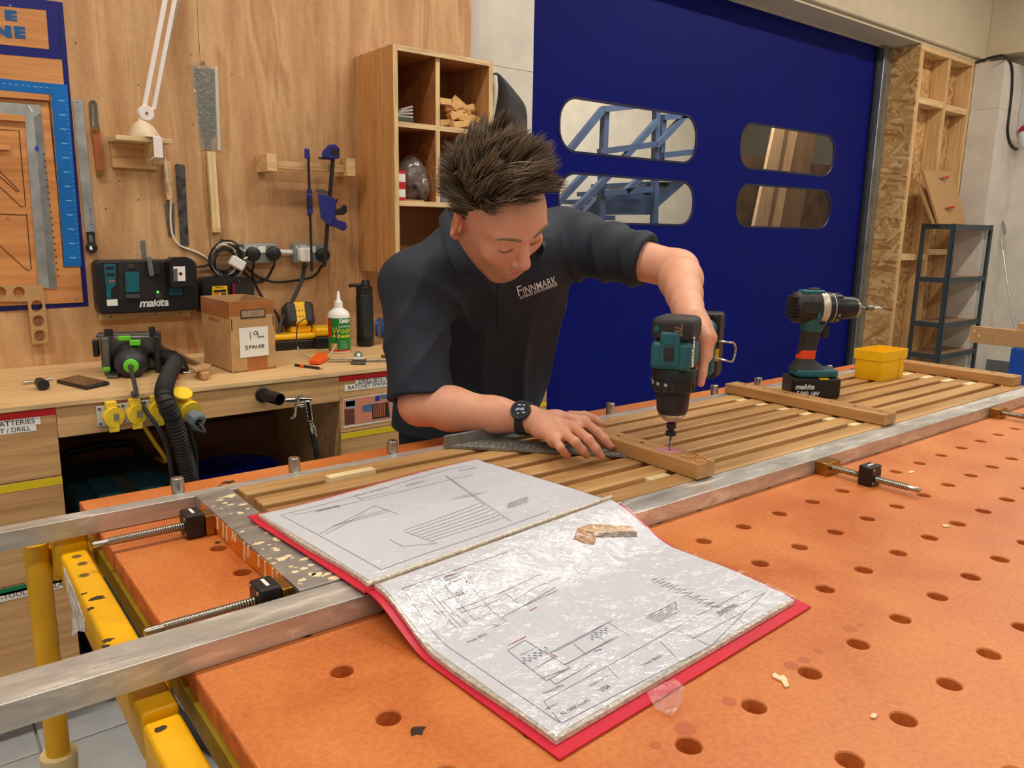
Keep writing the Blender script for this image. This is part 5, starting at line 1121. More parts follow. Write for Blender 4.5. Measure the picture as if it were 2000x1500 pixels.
# jacket hanging on the cabinet side
jk = thing('jacket', V((cabR+.05, WY-.10, zs1)), 'dark grey jacket with pale lining hanging beside the cabinet', 'jacket')
JK = lambda x, y, d=.10: py(x, y, WY-d)
JC = M('jacket_cloth', (58, 58, 60), .85, var=.12, scale=30, bmp=.2)
rws = []
for (y, xl_, xr2, dp) in ((141, 964, 968, .02), (160, 965, 982, .05), (185, 965, 1000, .07), (205, 964, 1018, .08), (230, 960, 1023, .085), (300, 955, 1022, .09), (380, 950, 1020, .09), (470, 950, 1018, .08)):
    a = JK(xl_, y); b = JK(xr2, y); n = 16; ring = []
    for k in range(n):
        t = 2*pi*k/n; w = (a+b)/2; f = 1+.10*math.sin(5*t+y*.03); ring.append(w+V(((b.x-a.x)/2*f*math.cos(t), dp*f*math.sin(t), 0)))
    rws.append(ring)
jo = build('cloth', MB().rings(rws), JC, jk, angle=80); sb_ = jo.modifiers.new('sub', 'SUBSURF'); sb_.levels = 2; sb_.render_levels = 2
build('lining', MB().tube([JK(967, 150, .12), JK(968, 180, .17), JK(962, 220, .18), JK(955, 260, .18)], .010, 8), M('lining_grey', (186, 184, 178), .7), jk)
build('hook', MB().cyl((cabR, WY-.09, JK(965, 141).z), (cabR+.03, WY-.09, JK(965, 141).z+.004), .004, 8), STEEL, jk)
# ---- Makita twin charger
mk_ = thing('twin_battery_charger', wp(288, 560, .05), 'black and teal twin battery charger screwed to the wall', 'charger')
YC = WY-.075
mp = lambda u, v, d=0.0: py(180+u*.12, 460+v*.12, YC-d)
a = mp(45, 460); b = mp(1700, 440); zlo = mp(900, 1255).z; zhi = mp(900, 400).z
build('housing', MB().rbox((a.x, YC, zlo), (b.x, WY-.0008, zhi), .018, 5, 1), BLACK, mk_, bev=.006, seg=3)
def mpl(name, pts, mat, d0=.0, th=.002, par=None, bev=0.0):
    return build(name, plate([[(mp(u, v, d0).x, mp(u, v, d0).z) for u, v in pts]], (V((0, YC-d0, 0)),)+FR, th), mat, par or mk_, bev=bev)
mpl('display_panel', [(185, 460), (375, 460), (385, 800), (310, 860), (300, 980), (310, 1020), (240, 1030)], TEAL, .0002, .002)
for j, v in enumerate((505, 610)):
    for i in range(3): mpl('display_window', [(225+45*i, v), (262+45*i, v), (265+45*i, v+50), (228+45*i, v+50)], M('led_dark', (40, 22, 16), .3), .0023, .0008)
for i in range(2): mpl('display_window', [(275+50*i, 725), (315+50*i, 725), (317+50*i, 765), (278+50*i, 765)], M('led_brown', (150, 106, 80), .4), .0023, .0008)
mpl('sticker', [(235, 1045), (410, 1035), (418, 1140), (245, 1148)], PAPER, .0002, .001)
mpl('bay', [(420, 430), (1170, 420), (1190, 1040), (440, 1060)], M('bay_dark', (30, 28, 26), .6), .0002, .0015)
mpl('slide', [(530, 595), (755, 585), (765, 915), (540, 925)], TEAL, .0018, .006, bev=.001); mpl('slide_foot', [(540, 950), (765, 945), (770, 1010), (545, 1020)], M('grey_dark_plastic', (70, 70, 72), .5), .0018, .008, bev=.002)
mpl('contact_block', [(560, 465), (690, 460), (695, 530), (565, 535)], M('contact_brown', (66, 48, 36), .6), .0018, .004)
mpl('partition', [(870, 420), (1080, 415), (1090, 620), (880, 625)], M('bay_dark', (30, 28, 26), .6), .0018, .012, bev=.003)
build('indicator_light', MB().sph(mp(1068, 920, .003), .0035, 10, 8), M('green_led', (90, 255, 90), .3, emit=3), mk_)
mpl('indicator_patch', [(1035, 945), (1130, 935), (1135, 1005), (1040, 1012)], M('grey_dark_plastic', (70, 70, 72), .5), .0018, .001)
mpl('slide', [(1250, 850), (1450, 845), (1455, 965), (1255, 970)], TEAL, .0002, .008, bev=.001)
build('lettering', textfit('makita', mp(770, 1165, .0006), mp(1250, 1140, .0006), thick=.0008, bold=.025, shear=.25, space=.9), WHITEINK, mk_)
bp = thing('battery_pack', mp(1390, 600, .03), 'black slide battery with a white warning label seated in the charger', 'battery')
build('shell', plate([[(mp(u, v, .011).x, mp(u, v, .011).z) for u, v in ((1195, 400), (1240, 350), (1490, 345), (1570, 390), (1600, 800), (1250, 830), (1215, 780))]], (V((0, YC-.011, 0)),)+FR, .045), BLACK, bp, bev=.006, seg=3)
YB = YC-.056
mq = lambda u, v, d=0: py(180+u*.12, 460+v*.12, YB-d)
for pts, mt in (([(1320, 505), (1510, 500), (1520, 740), (1330, 742)], PAPER), ([(1310, 545), (1385, 540), (1395, 740), (1335, 742)], M('label_worn', (90, 86, 74), .6, var=.4, scale=200))):
    build('label', plate([[(mq(u, v, .001).x, mq(u, v, .001).z) for u, v in pts]], (V((0, YB-.0004-(.0006 if mt is not PAPER else 0), 0)),)+FR, .0005), mt, bp)
pc_ = mq(1440, 622, .0012); build('warning_ring', MB().lathe(pc_, (0, -1, 0), [(0, .0055), (.0003, .0055), (.0003, .0042), (0, .0042)], 16), M('ring_red', (180, 60, 50), .5), bp)
build('warning_bar', MB().bar(pc_+V((-.004, -.0003, -.004)), pc_+V((.004, -.0003, .004)), .0012, .0006, (0, 1, 0)), M('ring_red', (180, 60, 50), .5), bp)
st1 = thing('mending_plate', mp(840, 200, -.06), 'galvanised mending plate screwed above the twin charger', 'bracket', 'mending plates holding the charger')
build('strip', wallplate([[(274, 470), (283, 469.5), (286, 503), (277.5, 504)]], .0006, .002), GALV, st1)
for v in ((278.5, 474), (281, 492)): build('screw', MB().cyl(wp(*v, .0026), wp(*v, .004), .003, 10), STEEL, st1)
st2 = thing('mending_plate', mp(945, 500, .01), 'galvanised mending plate bent over the front of the twin charger', 'bracket', 'mending plates holding the charger')
build('strip', plate([[(mp(u, v, .015).x, mp(u, v, .015).z) for u, v in ((890, 350), (960, 342), (1008, 650), (935, 658))]], (V((0, YC-.0145, 0)),)+FR, .002), GALV, st2)
for v in ((940, 440), (962, 600)): build('screw_hole', MB().cyl(mp(*v, .0166), mp(*v, .0168), .0022, 10), BLACKINK, st2)
lg_ = thing('charger_ledge', wp(285, 616, .02), 'pale plywood ledge strip screwed under the twin charger', 'ledge')
build('strip', MB().box((py(197, 625, WY-.03).x, WY-.03, py(285, 622, WY-.03).z), (py(372, 615, WY-.03).x, WY-.0008, zlo-.001)), PLYEDGE, lg_, bev=.001)
for u in (217, 303, 352): q = py(u, 619-(u-217)*.05, WY-.0302); build('screw', MB().cyl(q, q-V((0, .0012, 0)), .0035, 10), STEELD, lg_)
# ---- metal-clad sockets, plugs, cables
GS = M('socket_steel_grey', (142, 150, 152), .45, .3)
def dbl(x0, y0, x1, y1, lab):
    t = thing('double_socket', wp((x0+x1)/2, (y0+y1)/2), lab, 'socket', 'grey double sockets on the wall')
    A_ = wp(x0, y0, .04); B_ = wp(x1, y1, .04); build('box', MB().box((A_.x, WY-.042, B_.z), (B_.x, WY-.0008, A_.z)), GS, t, bev=.004)
    f = lambda x, y: py(x, y, WY-.0425)
    w = x1-x0
    build('label', plate([[(f(x, y).x, f(x, y).z) for x, y in ((x0+4, y0+4), (x0+25, y0+3.5), (x0+25, y0+9), (x0+4, y0+9.5))]], (V((0, WY-.0421, 0)),)+FR, .0006), PAPER, t)
    build('lettering', textfit('DB4 TL2', f(x0+6, y0+8.4), f(x0+23, y0+8), thick=.0006), BLACKINK, t)
    build('rocker', plate([[(f(x, y).x, f(x, y).z) for x, y in ((x0+27, y0+5), (x0+42, y0+4.5), (x0+42, y0+17), (x0+27, y0+17.5))]], (V((0, WY-.0421, 0)),)+FR, .004), PAPER, t, bev=.001)
    return t
dbl(476, 476, 544, 514, 'grey metal double socket with two black plugs')
dbl(574, 476, 640, 513, 'grey metal double socket with a white plug')
solo('conduit', MB().cyl(wp(545, 492, .02), wp(574, 493, .02), .0095, 14), WHITEP, 'short white conduit between the two double sockets', 'conduit')
def plug(x, y, mat, lab, cab, cm, r=.0045, blk=False):
    P = py(x, y, WY-.043); t = thing('mains_plug', P, lab, 'plug', 'mains plugs in the double sockets')
    if blk: build('plug_body', MB().rbox((P.x-.024, WY-.076, P.z-.024), (P.x+.024, WY-.0433, P.z+.026), .010, 4, 1), mat, t, bev=.005)
    else: build('plug_body', MB().lathe((P.x, WY-.0433, P.z), (0, -1, 0), [(0, .024), (.012, .026), (.022, .024), (.027, .016)], 22), mat, t)
    pts = [V((P.x, WY-.058, P.z-.012)), V((P.x, WY-.058, P.z-.038))] + [wp(u, v, d) for u, v, d in cab]
    build('cable', MB().tube(pts, r, 8), cm, t); return t
plug(492, 496, BLACK, 'black plug beside the coiled cables', [(493, 530, .03), (497, 550, .02), (512, 580, .015), (540, 612, .02), (548, 640, .03), (548, 672, .06)], CBL)
plug(532, 495, BLACK, 'black plug beside the white conduit', [(532, 525, .04), (520, 545, .02), (500, 550, .012), (480, 535, .012), (470, 515, .02)], CBL)
plug(592, 498, WHITEP, 'white square plug with a thick dark cable', [(594, 520, .045), (590, 545, .035), (570, 590, .04), (550, 630, .05), (543, 655, .07)], M('flex_dark_grey', (50, 52, 52), .5), r=.0075, blk=True)
plug(628, 498, BLACK, 'black plug behind the clamp bar', [(628, 520, .04), (618, 535, .02), (600, 544, .012), (540, 551, .012), (505, 541, .012), (478, 520, .02)], CBL)
cw = thing('cable_coil', wp(440, 505, .03), 'tangle of coiled black and white cables on a hook', 'cable')
rc_ = random.Random(2)
for k in range(9):
    r_ = 22+rc_.random()*13; cx_, cy_ = 441+rc_.uniform(-4, 4), 508+rc_.uniform(-6, 6); e_ = rc_.uniform(.85, 1.15); ph0 = rc_.random()*6
    ring = [wp(cx_+r_*math.cos(t+ph0), cy_+r_*e_*math.sin(t+ph0), .016+.004*k+.006*math.sin(3*t)) for t in [q*2*pi*.97/18 for q in range(19)]]
    build('loop', MB().tube(ring, .0034, 6, 2), WC if k in (3, 6) else CBL, cw)
build('tail', MB().tube([wp(420, 530, .03), wp(430, 545, .02), wp(455, 545, .02), wp(475, 525, .02)], .0034, 6), CBL, cw); build('tail', MB().tube([wp(383, 521, .012), wp(402, 519, .012), wp(415, 510, .02)], .0032, 6), CBL, cw)
build('tail', MB().tube([wp(472, 488, .03), wp(483, 492, .05), wp(486, 500, .06), wp(476, 506, .06)], .0032, 6), WC, cw)
build('hook', MB().cyl(wp(434, 468, 0), wp(434, 468, .03), .003, 8), BLACK, cw)
ad = wp(463, 514, .065); ra = Matrix.Rotation(.55, 3, 'Y')
solo('white_adaptor', MB().cbox(ad, (.052, .026, .036), ra), WHITEP, 'white square power adaptor hanging from the cable coil', 'adaptor', bev=.005)
# black charger behind the box
dw = thing('battery_charger', wp(444, 570, .05), 'black wall charger with a yellow label behind the cardboard box', 'charger')
YD = WY-.07; k5 = lambda u, v, d=0.0: py(380+u*.14, 530+v*.14, YD-d)
A_, B_ = k5(110, 130), k5(560, 600)
build('housing', plate([[(k5(u, v).x, k5(u, v).z) for u, v in ((110, 140), (150, 95), (480, 65), (560, 95), (760, 90), (815, 150), (820, 560), (110, 580))]], (V((0, WY-.0008, 0)),)+FR, .07), BLACK, dw, bev=.005)
def k5p(name, pts, mat, d0, th): return build(name, plate([[(k5(u, v, d0).x, k5(u, v, d0).z) for u, v in pts]], (V((0, YD-d0, 0)),)+FR, th), mat, dw)
k5p('label', [(245, 210), (455, 200), (465, 370), (250, 380)], DY, .0012, .0008); k5p('label_bar', [(265, 262), (440, 250), (443, 288), (267, 298)], BLACKINK, .0021, .0003)
k5p('label_bar', [(270, 305), (335, 300), (338, 335), (272, 340)], M('label_amber', (190, 120, 30), .5), .0021, .0003); k5p('label_bar', [(370, 305), (440, 298), (442, 330), (372, 336)], BLACKINK, .0021, .0003)
build('lettering', textfit('DEWALT', k5(285, 238, .0022), k5(410, 232, .0022), thick=.0003, bold=.02), BLACKINK, dw)
k5p('battery_bay', [(530, 180), (815, 170), (820, 560), (530, 560)], M('bay_dark', (30, 28, 26), .6), .0012, .012); k5p('red_stripe', [(522, 170), (538, 168), (552, 340), (524, 345)], M('stripe_red', (150, 24, 40), .5), .0014, .013)
build('indicator', MB().sph(k5(630, 146, .002), .003, 8, 6), M('red_led', (235, 60, 50), .4), dw)
for k in range(5): k5p('vent', [(118, 190+35*k), (230, 185+35*k), (230, 205+35*k), (118, 210+35*k)], M('vent_black', (8, 8, 8), .6), .0012, .0015)
for (xx, yy) in ((0, 0),): solo('charger_peg', MB().box((k5(200, 0).x, WY-.05, k5(200, 590).z-.02), (k5(700, 0).x, WY-.0008, k5(200, 590).z-.0005)), PALE, 'wooden peg rail carrying the black charger behind the box', 'ledge')
# ------------------------------------------------------------------ drawing folder
S0, S1 = V((-.602, .082, 0)), V((-.161, .131, 0)); U0, U1 = V((-.628, .386, 0)), V((-.202, .434, 0)); L0, L1 = V((-.585, -.236, 0)), V((-.164, -.211, 0))
def sstep(a, b, t): t = max(0, min(1, (t-a)/(b-a))); return t*t*(3-2*t)
def fold_pt(side, u, v, off=0.0):
    a = S0.lerp(S1, u); b = (U0.lerp(U1, u) if side else L0.lerp(L1, u)); p = a.lerp(b, v)
    if side: z = Z0+.0345 - .003*sstep(.0, .12, 1-v) + .0015*math.sin(7*u+3*v)
    else: z = Z0+.0012+.0340*(1-sstep(.02, .40, v)) + .0035*sstep(.5, .9, u)*sstep(.35, .7, v)*(1-sstep(.75, 1, v))
    return V((p.x, p.y, z+off))
def sheet(side, u0, u1, v0, v1, off, th, nu=40, nv=28, wob=0.0, seed=0, edge=0.0):
    rr_ = np.random.RandomState(seed); ph_r = rr_.rand(12)*6.28; fx = rr_.uniform(5, 26, 12); fy = rr_.uniform(5, 26, 12)*rr_.choice([-1, 1], 12)
    def W(u, v):
        if not wob: return 0
        return wob*sum(math.sin(fx[k]*u+fy[k]*v+ph_r[k]) for k in range(12))/4
    mb = MB(); top = []; bot = []
    for j in range(nv+1):
        for i in range(nu+1):
            u = u0+(u1-u0)*i/nu; v = v0+(v1-v0)*j/nv; e = edge*math.sin(9*v+2*u)
            top.append(fold_pt(side, u+(e if i in (0, nu) else 0), v, off+th+W(u, v)))
            bot.append(fold_pt(side, u+(e if i in (0, nu) else 0), v, off+(W(u, v) if th < .001 else 0)))
    n = (nu+1)*(nv+1); F = []
    for j in range(nv):
        for i in range(nu):
            a = j*(nu+1)+i; F.append((a, a+1, a+nu+2, a+nu+1)); F.append((a+n, a+n+nu+1, a+n+nu+2, a+n+1))
    bd = [i for i in range(nu+1)]+[j*(nu+1)+nu for j in range(1, nv+1)]+[nv*(nu+1)+i for i in range(nu-1, -1, -1)]+[j*(nu+1) for j in range(nv-1, 0, -1)]
    for k in range(len(bd)): a, b = bd[k], bd[(k+1) % len(bd)]; F.append((a, b, b+n, a+n))
    return mb.add(top+bot, F)
fd = thing('drawing_folder', V((-.39, .1, Z0)), 'open red display folder with technical drawings in clear sleeves across the bench', 'folder')
FRED = M('folder_red', (206, 24, 56), .42, var=.04, scale=12)
PGW = M('page_white', (226, 228, 232), .6); PGE = M('page_edges', (206, 196, 178), .35, var=.15, scale=200)
for sd_ in (1, 0):
    build('cover', sheet(sd_, -.002, 1.012 if not sd_ else 1.002, 0.0, 1.0, 0, .0018), FRED, fd)
    build('page_stack', sheet(sd_, .018, .985, .02, .955, .0021, .0048, edge=.004), PGE, fd)
pgU = build('drawing_sheet', sheet(1, .03, .985, .03, .94, .0071, .0004, wob=.00018, seed=2), PGW, fd)
pgL = build('drawing_sheet', sheet(0, .03, .985, .03, .94, .0071, .0004, wob=.00018, seed=3), PGW, fd)
def bvh_of(side):
    m = sheet(side, -.02, 1.02, -.02, 1.02, .0076, 0.0, wob=.00018, seed=2 if side else 3); n = len(m.v)//2
    return BVHTree.FromPolygons([V(p) for p in m.v[:n]], [f for f in m.f if max(f) < n])
BU, BL = bvh_of(1), bvh_of(0)
def onpage(x, y, side):
    h = (BU if side else BL).ray_cast(CP, ray(x, y).normalized()); return h[0] if h[0] else pz(x, y, .0085 if not side else .042)
def drop(p, side, off=.0004):
    h = (BU if side else BL).ray_cast(V((p[0], p[1], Z0+.3)), V((0, 0, -1))); return V((p[0], p[1], (h[0].z if h[0] else Z0+.009)+off))
def strokes(side, lines, w=.0005, f=None):
    mb = MB()
    for ln in lines:
        P_ = [onpage(*(f(*q) if f else q), side) for q in ln]; pts = []
        for a, b in zip(P_[:-1], P_[1:]):
            n = max(1, int((b-a).length/.012)); pts += [a.lerp(b, k/n) for k in range(n)]
        pts.append(P_[-1])
        for a, b in zip(pts[:-1], pts[1:]):
            d = (b-a); d.z = 0
            if d.length < 1e-6: continue
            d.normalize(); s_ = V((-d.y, d.x, 0))*w/2
            q = [drop(a-s_, side), drop(b-s_, side), drop(b+s_, side), drop(a+s_, side)]; mb.add(q, [(0, 1, 2, 3)])
    return mb
c6 = lambda u, v: (480+u*.36, 880+v*.36)
c7 = lambda u, v: (1000+u*.4, 900+v*.4)
INK = M('drawing_ink', (128, 130, 136), .6); INKT = M('text_ink', (84, 86, 92), .6); INKR = M('drawing_ink_red', (186, 96, 92), .6); INKB = M('drawing_ink_blue', (84, 98, 150), .6)
up_lines = [[(190, 350), (735, 648), (1640, 330)], [(190, 350), (1150, 92), (1250, 85)], [(250, 352), (1240, 130)], [(590, 245), (640, 270)], [(590, 245), (780, 200)], [(610, 262), (800, 222)], [(700, 300), (830, 346)], [(470, 412), (775, 330)], [(480, 405), (770, 318)], [(395, 455), (700, 300)], [(430, 455), (640, 345)], [(780, 482), (850, 520), (1030, 505)], [(860, 440), (1040, 505)]]
up_lines += [[(860+24*k, 432+10*k), (1270+22*k, 285+13*k)] for k in range(7)] + [[(1115+30*k, 265-10*k), (1250+30*k, 245-10*k)] for k in range(3)] + [[(1420, 290+5*k), (1530, 250+6*k)] for k in range(6)] + [[(1085, 135), (1440, 385)], [(1085, 140), (1300, 300)]]
build('drawing_lines', strokes(1, up_lines, .0008, c6), INK, pgU, smoothsh=False)
lo6 = [[(850, 750), (980, 940), (1705, 1478)], [(850, 750), (1420, 550)], [(1080, 735), (1185, 690), (1345, 880), (1240, 920), (1080, 735)], [(1075, 815), (1205, 765)], [(1145, 862), (1265, 820)], [(1170, 880), (1290, 840)], [(1275, 815), (1400, 765), (1500, 848), (1390, 905)], [(1290, 850), (1390, 800)], [(1400, 765), (1600, 672)], [(1500, 848), (1690, 760)], [(970, 770), (1145, 965)], [(1000, 765), (1170, 960)], [(1065, 815), (1200, 940)], [(1310, 975), (1420, 930)], [(1345, 880), (1420, 930)], [(1060, 715), (1170, 675)], [(1050, 705), (1150, 665)]]
lo6 += [[(1420, 1085), (1515, 1030), (1760, 1180), (1630, 1250), (1420, 1085)], [(1490, 1110), (1590, 1060)], [(1555, 1190), (1680, 1120)], [(1660, 1100), (1880, 985), (1990, 920)], [(1740, 1160), (1990, 1020)], [(1780, 1050), (1850, 1110)], [(1880, 985), (1960, 1040)], [(1600, 1240), (1760, 1180)], [(1650, 1240), (1680, 1270), (1890, 1150)]]
build('drawing_lines', strokes(0, lo6, .0007, c6), INK, pgL, smoothsh=False)
lo7 = [[(155, 1175), (240, 1283), (970, 905), (1230, 650)], [(155, 1175), (880, 770), (1165, 628)], [(470, 1010), (520, 1065)], [(720, 880), (800, 960)], [(810, 830), (970, 905)], [(880, 870), (1150, 730)], [(1050, 745), (1130, 790)], [(1010, 760), (1235, 645)], [(660, 760), (800, 690), (800, 750)], [(0, 690), (110, 620), (240, 570)], [(0, 740), (210, 620)], [(180, 940), (470, 790), (580, 860)], [(250, 1000), (520, 860)]]
lo7 += [[(655+12*k, 770-4*k+8*k), (770+10*k, 708+5*k)] for k in range(6)]
build('drawing_lines', strokes(0, lo7, .0007, c7), INK, pgL, smoothsh=False)
build('red_dimensions', strokes(0, [[(1080, 685), (1130, 672)], [(1025, 870), (1050, 890)], [(1540, 870), (1580, 850)], [(1420, 1060), (1520, 1010)], [(1340, 945), (1365, 950)], [(1650, 1100), (1690, 1120)]], .0012, c6), INKR, pgL, smoothsh=False)
build('blue_dimensions', strokes(0, [[(1500+30*i, 1125-14*i+14*j), (1520+30*i, 1130-14*i+14*j)] for i in range(5) for j in range(3)] + [[(1870+25*i, 1000-12*i+12*j), (1886+25*i, 1004-12*i+12*j)] for i in range(4) for j in range(3)] + [[(1060, 870), (1080, 880)], [(1115, 885), (1130, 895)], [(1690, 1205), (1720, 1195)], [(1890, 1090), (1930, 1080)]], .0011, c6), INKB, pgL, smoothsh=False)
def ptext(body, a, b, side, f, par, mat=INKT, flip=False, hs=1.0, **k):
    A_, B_ = onpage(*f(*a), side), onpage(*f(*b), side); d = (B_-A_); d.z = 0; upv = V((-d.y, d.x, 0)).normalized()
    t = textfit(body, V((A_.x, A_.y, 0)), V((B_.x, B_.y, 0)), up=upv, thick=0, hs=hs, **k); t.v = [tuple(drop(p, side, .0005)) for p in t.v]
    return build('lettering', t, mat, par, smoothsh=False)
ptext('92 PARK ROAD', (248, 1245), (388, 1170), 0, c7, pgL, hs=1.15); ptext('PROJECT', (172, 1218), (230, 1188), 0, c7, pgL); ptext('PROJECT NUMBER', (385, 1104), (478, 1052), 0, c7, pgL); ptext('2704', (440, 1132), (485, 1106), 0, c7, pgL, hs=1.2)
ptext('Lower Bench', (642, 1005), (735, 955), 0, c7, pgL, hs=1.1); ptext('FINNMARK', (1018, 752), (1105, 705), 0, c7, pgL, hs=1.2); ptext('Frame (FFD)', (1210, 1045), (1312, 1000), 0, c6, pgL, hs=1.1); ptext('Framing (FFD)', (1620, 1322), (1728, 1278), 0, c6, pgL, hs=1.1)
ptext('525', (1172, 760), (1135, 775), 0, c6, pgL, hs=1.2); ptext('777', (1220, 685), (1180, 700), 0, c6, pgL, hs=1.2)
ptext('FINNMARK', (498, 298), (375, 328), 1, c6, pgU, hs=1.3); ptext('92 PARK ROAD', (1250, 92), (1155, 108), 1, c6, pgU, hs=1.3); ptext('Lower Bench', (960, 165), (865, 190), 1, c6, pgU, hs=1.3)
for k in range(9): build('note_line', strokes(0, [[(680+36*k, 585+16*k), (710+38*k, 575+17*k)], [(690+36*k, 600+16*k), (740+36*k, 578+16*k)]], .0011, c7), INK, pgL, smoothsh=False)
# printed picture of a wooden corner on the sheet
def patch(side, pts, mat, par, off=.0005):
    P_ = [onpage(*c7(*q), side) for q in pts]; return build('printed_picture', MB().add([drop(p, side, off) for p in P_], [tuple(range(len(P_)))]), mat, par, smoothsh=False)
PTA, PTB, PTC = M('print_tan', (206, 168, 112), .6, var=.1, scale=60), M('print_brown', (168, 118, 70), .6, var=.15, scale=80), M('print_dark', (120, 96, 74), .6)
patch(0, [(320, 330), (380, 310), (585, 318), (600, 345), (390, 350)], PTA, pgL); patch(0, [(320, 330), (390, 350), (345, 405), (300, 385)], PTB, pgL, .0006); patch(0, [(390, 350), (420, 355), (400, 415), (345, 405)], PTB, pgL, .0007); patch(0, [(400, 352), (610, 348), (610, 372), (405, 376)], PTC, pgL, .0006)
# sleeves
def FILM():
    m, N, L, B = newmat('sleeve_film'); N.remove(B); out = N['Material Output']
    v = coords(N, L, (1, 1, 1)); f1 = noise(N, L, v, 22, 3, .55, 2.2); f2 = noise(N, L, v, 70, 3, .6, 1.0)
    ad = N.new('ShaderNodeMath'); ad.operation = 'MULTIPLY_ADD'; ad.inputs[1].default_value = .35; L.new(f2, ad.inputs[0]); L.new(f1, ad.inputs[2])
    b = N.new('ShaderNodeBump'); b.inputs['Strength'].default_value = .7; b.inputs['Distance'].default_value = .008; L.new(ad.outputs[0], b.inputs['Height'])
    g = N.new('ShaderNodeBsdfGlossy'); g.inputs['Roughness'].default_value = .14; L.new(b.outputs[0], g.inputs['Normal'])
    t = N.new('ShaderNodeBsdfTransparent'); t.inputs[0].default_value = (.98, .985, 1, 1)
    mx = N.new('ShaderNodeMixShader'); mx.inputs[0].default_value = .07; L.new(t.outputs[0], mx.inputs[1]); L.new(g.outputs[0], mx.inputs[2]); L.new(mx.outputs[0], out.inputs[0]); return m
FLM = FILM()
build('sleeve', sheet(1, .012, .992, .012, .965, .0092, .0003, 70, 50, wob=.0007, seed=5, edge=.004), FLM, fd, label='glossy clear sleeve over the upper drawing')
build('sleeve', sheet(0, .012, .992, .012, .965, .0096, .0003, 90, 64, wob=.0012, seed=8, edge=.004), FLM, fd, label='crumpled clear sleeve over the lower drawing')
build('spine_seam', MB().tube([fold_pt(0, u/12, .012, .009) for u in range(13)], .0028, 8, 2), PGE, fd)
tb = [onpage(*c7(*q), 0) for q in ((655, 1140), (790, 1070), (840, 1100), (830, 1180), (780, 1232), (700, 1190))]
build('tape_tab', MB().prism([V((p.x, p.y, Z0+.012-.008*k/5)) for k, p in enumerate(tb)], (0, 0, .0004)), CLEAR('tab_film', (252, 246, 246), .06, .15, bmp=.8, bscale=120, haze=.03), fd)
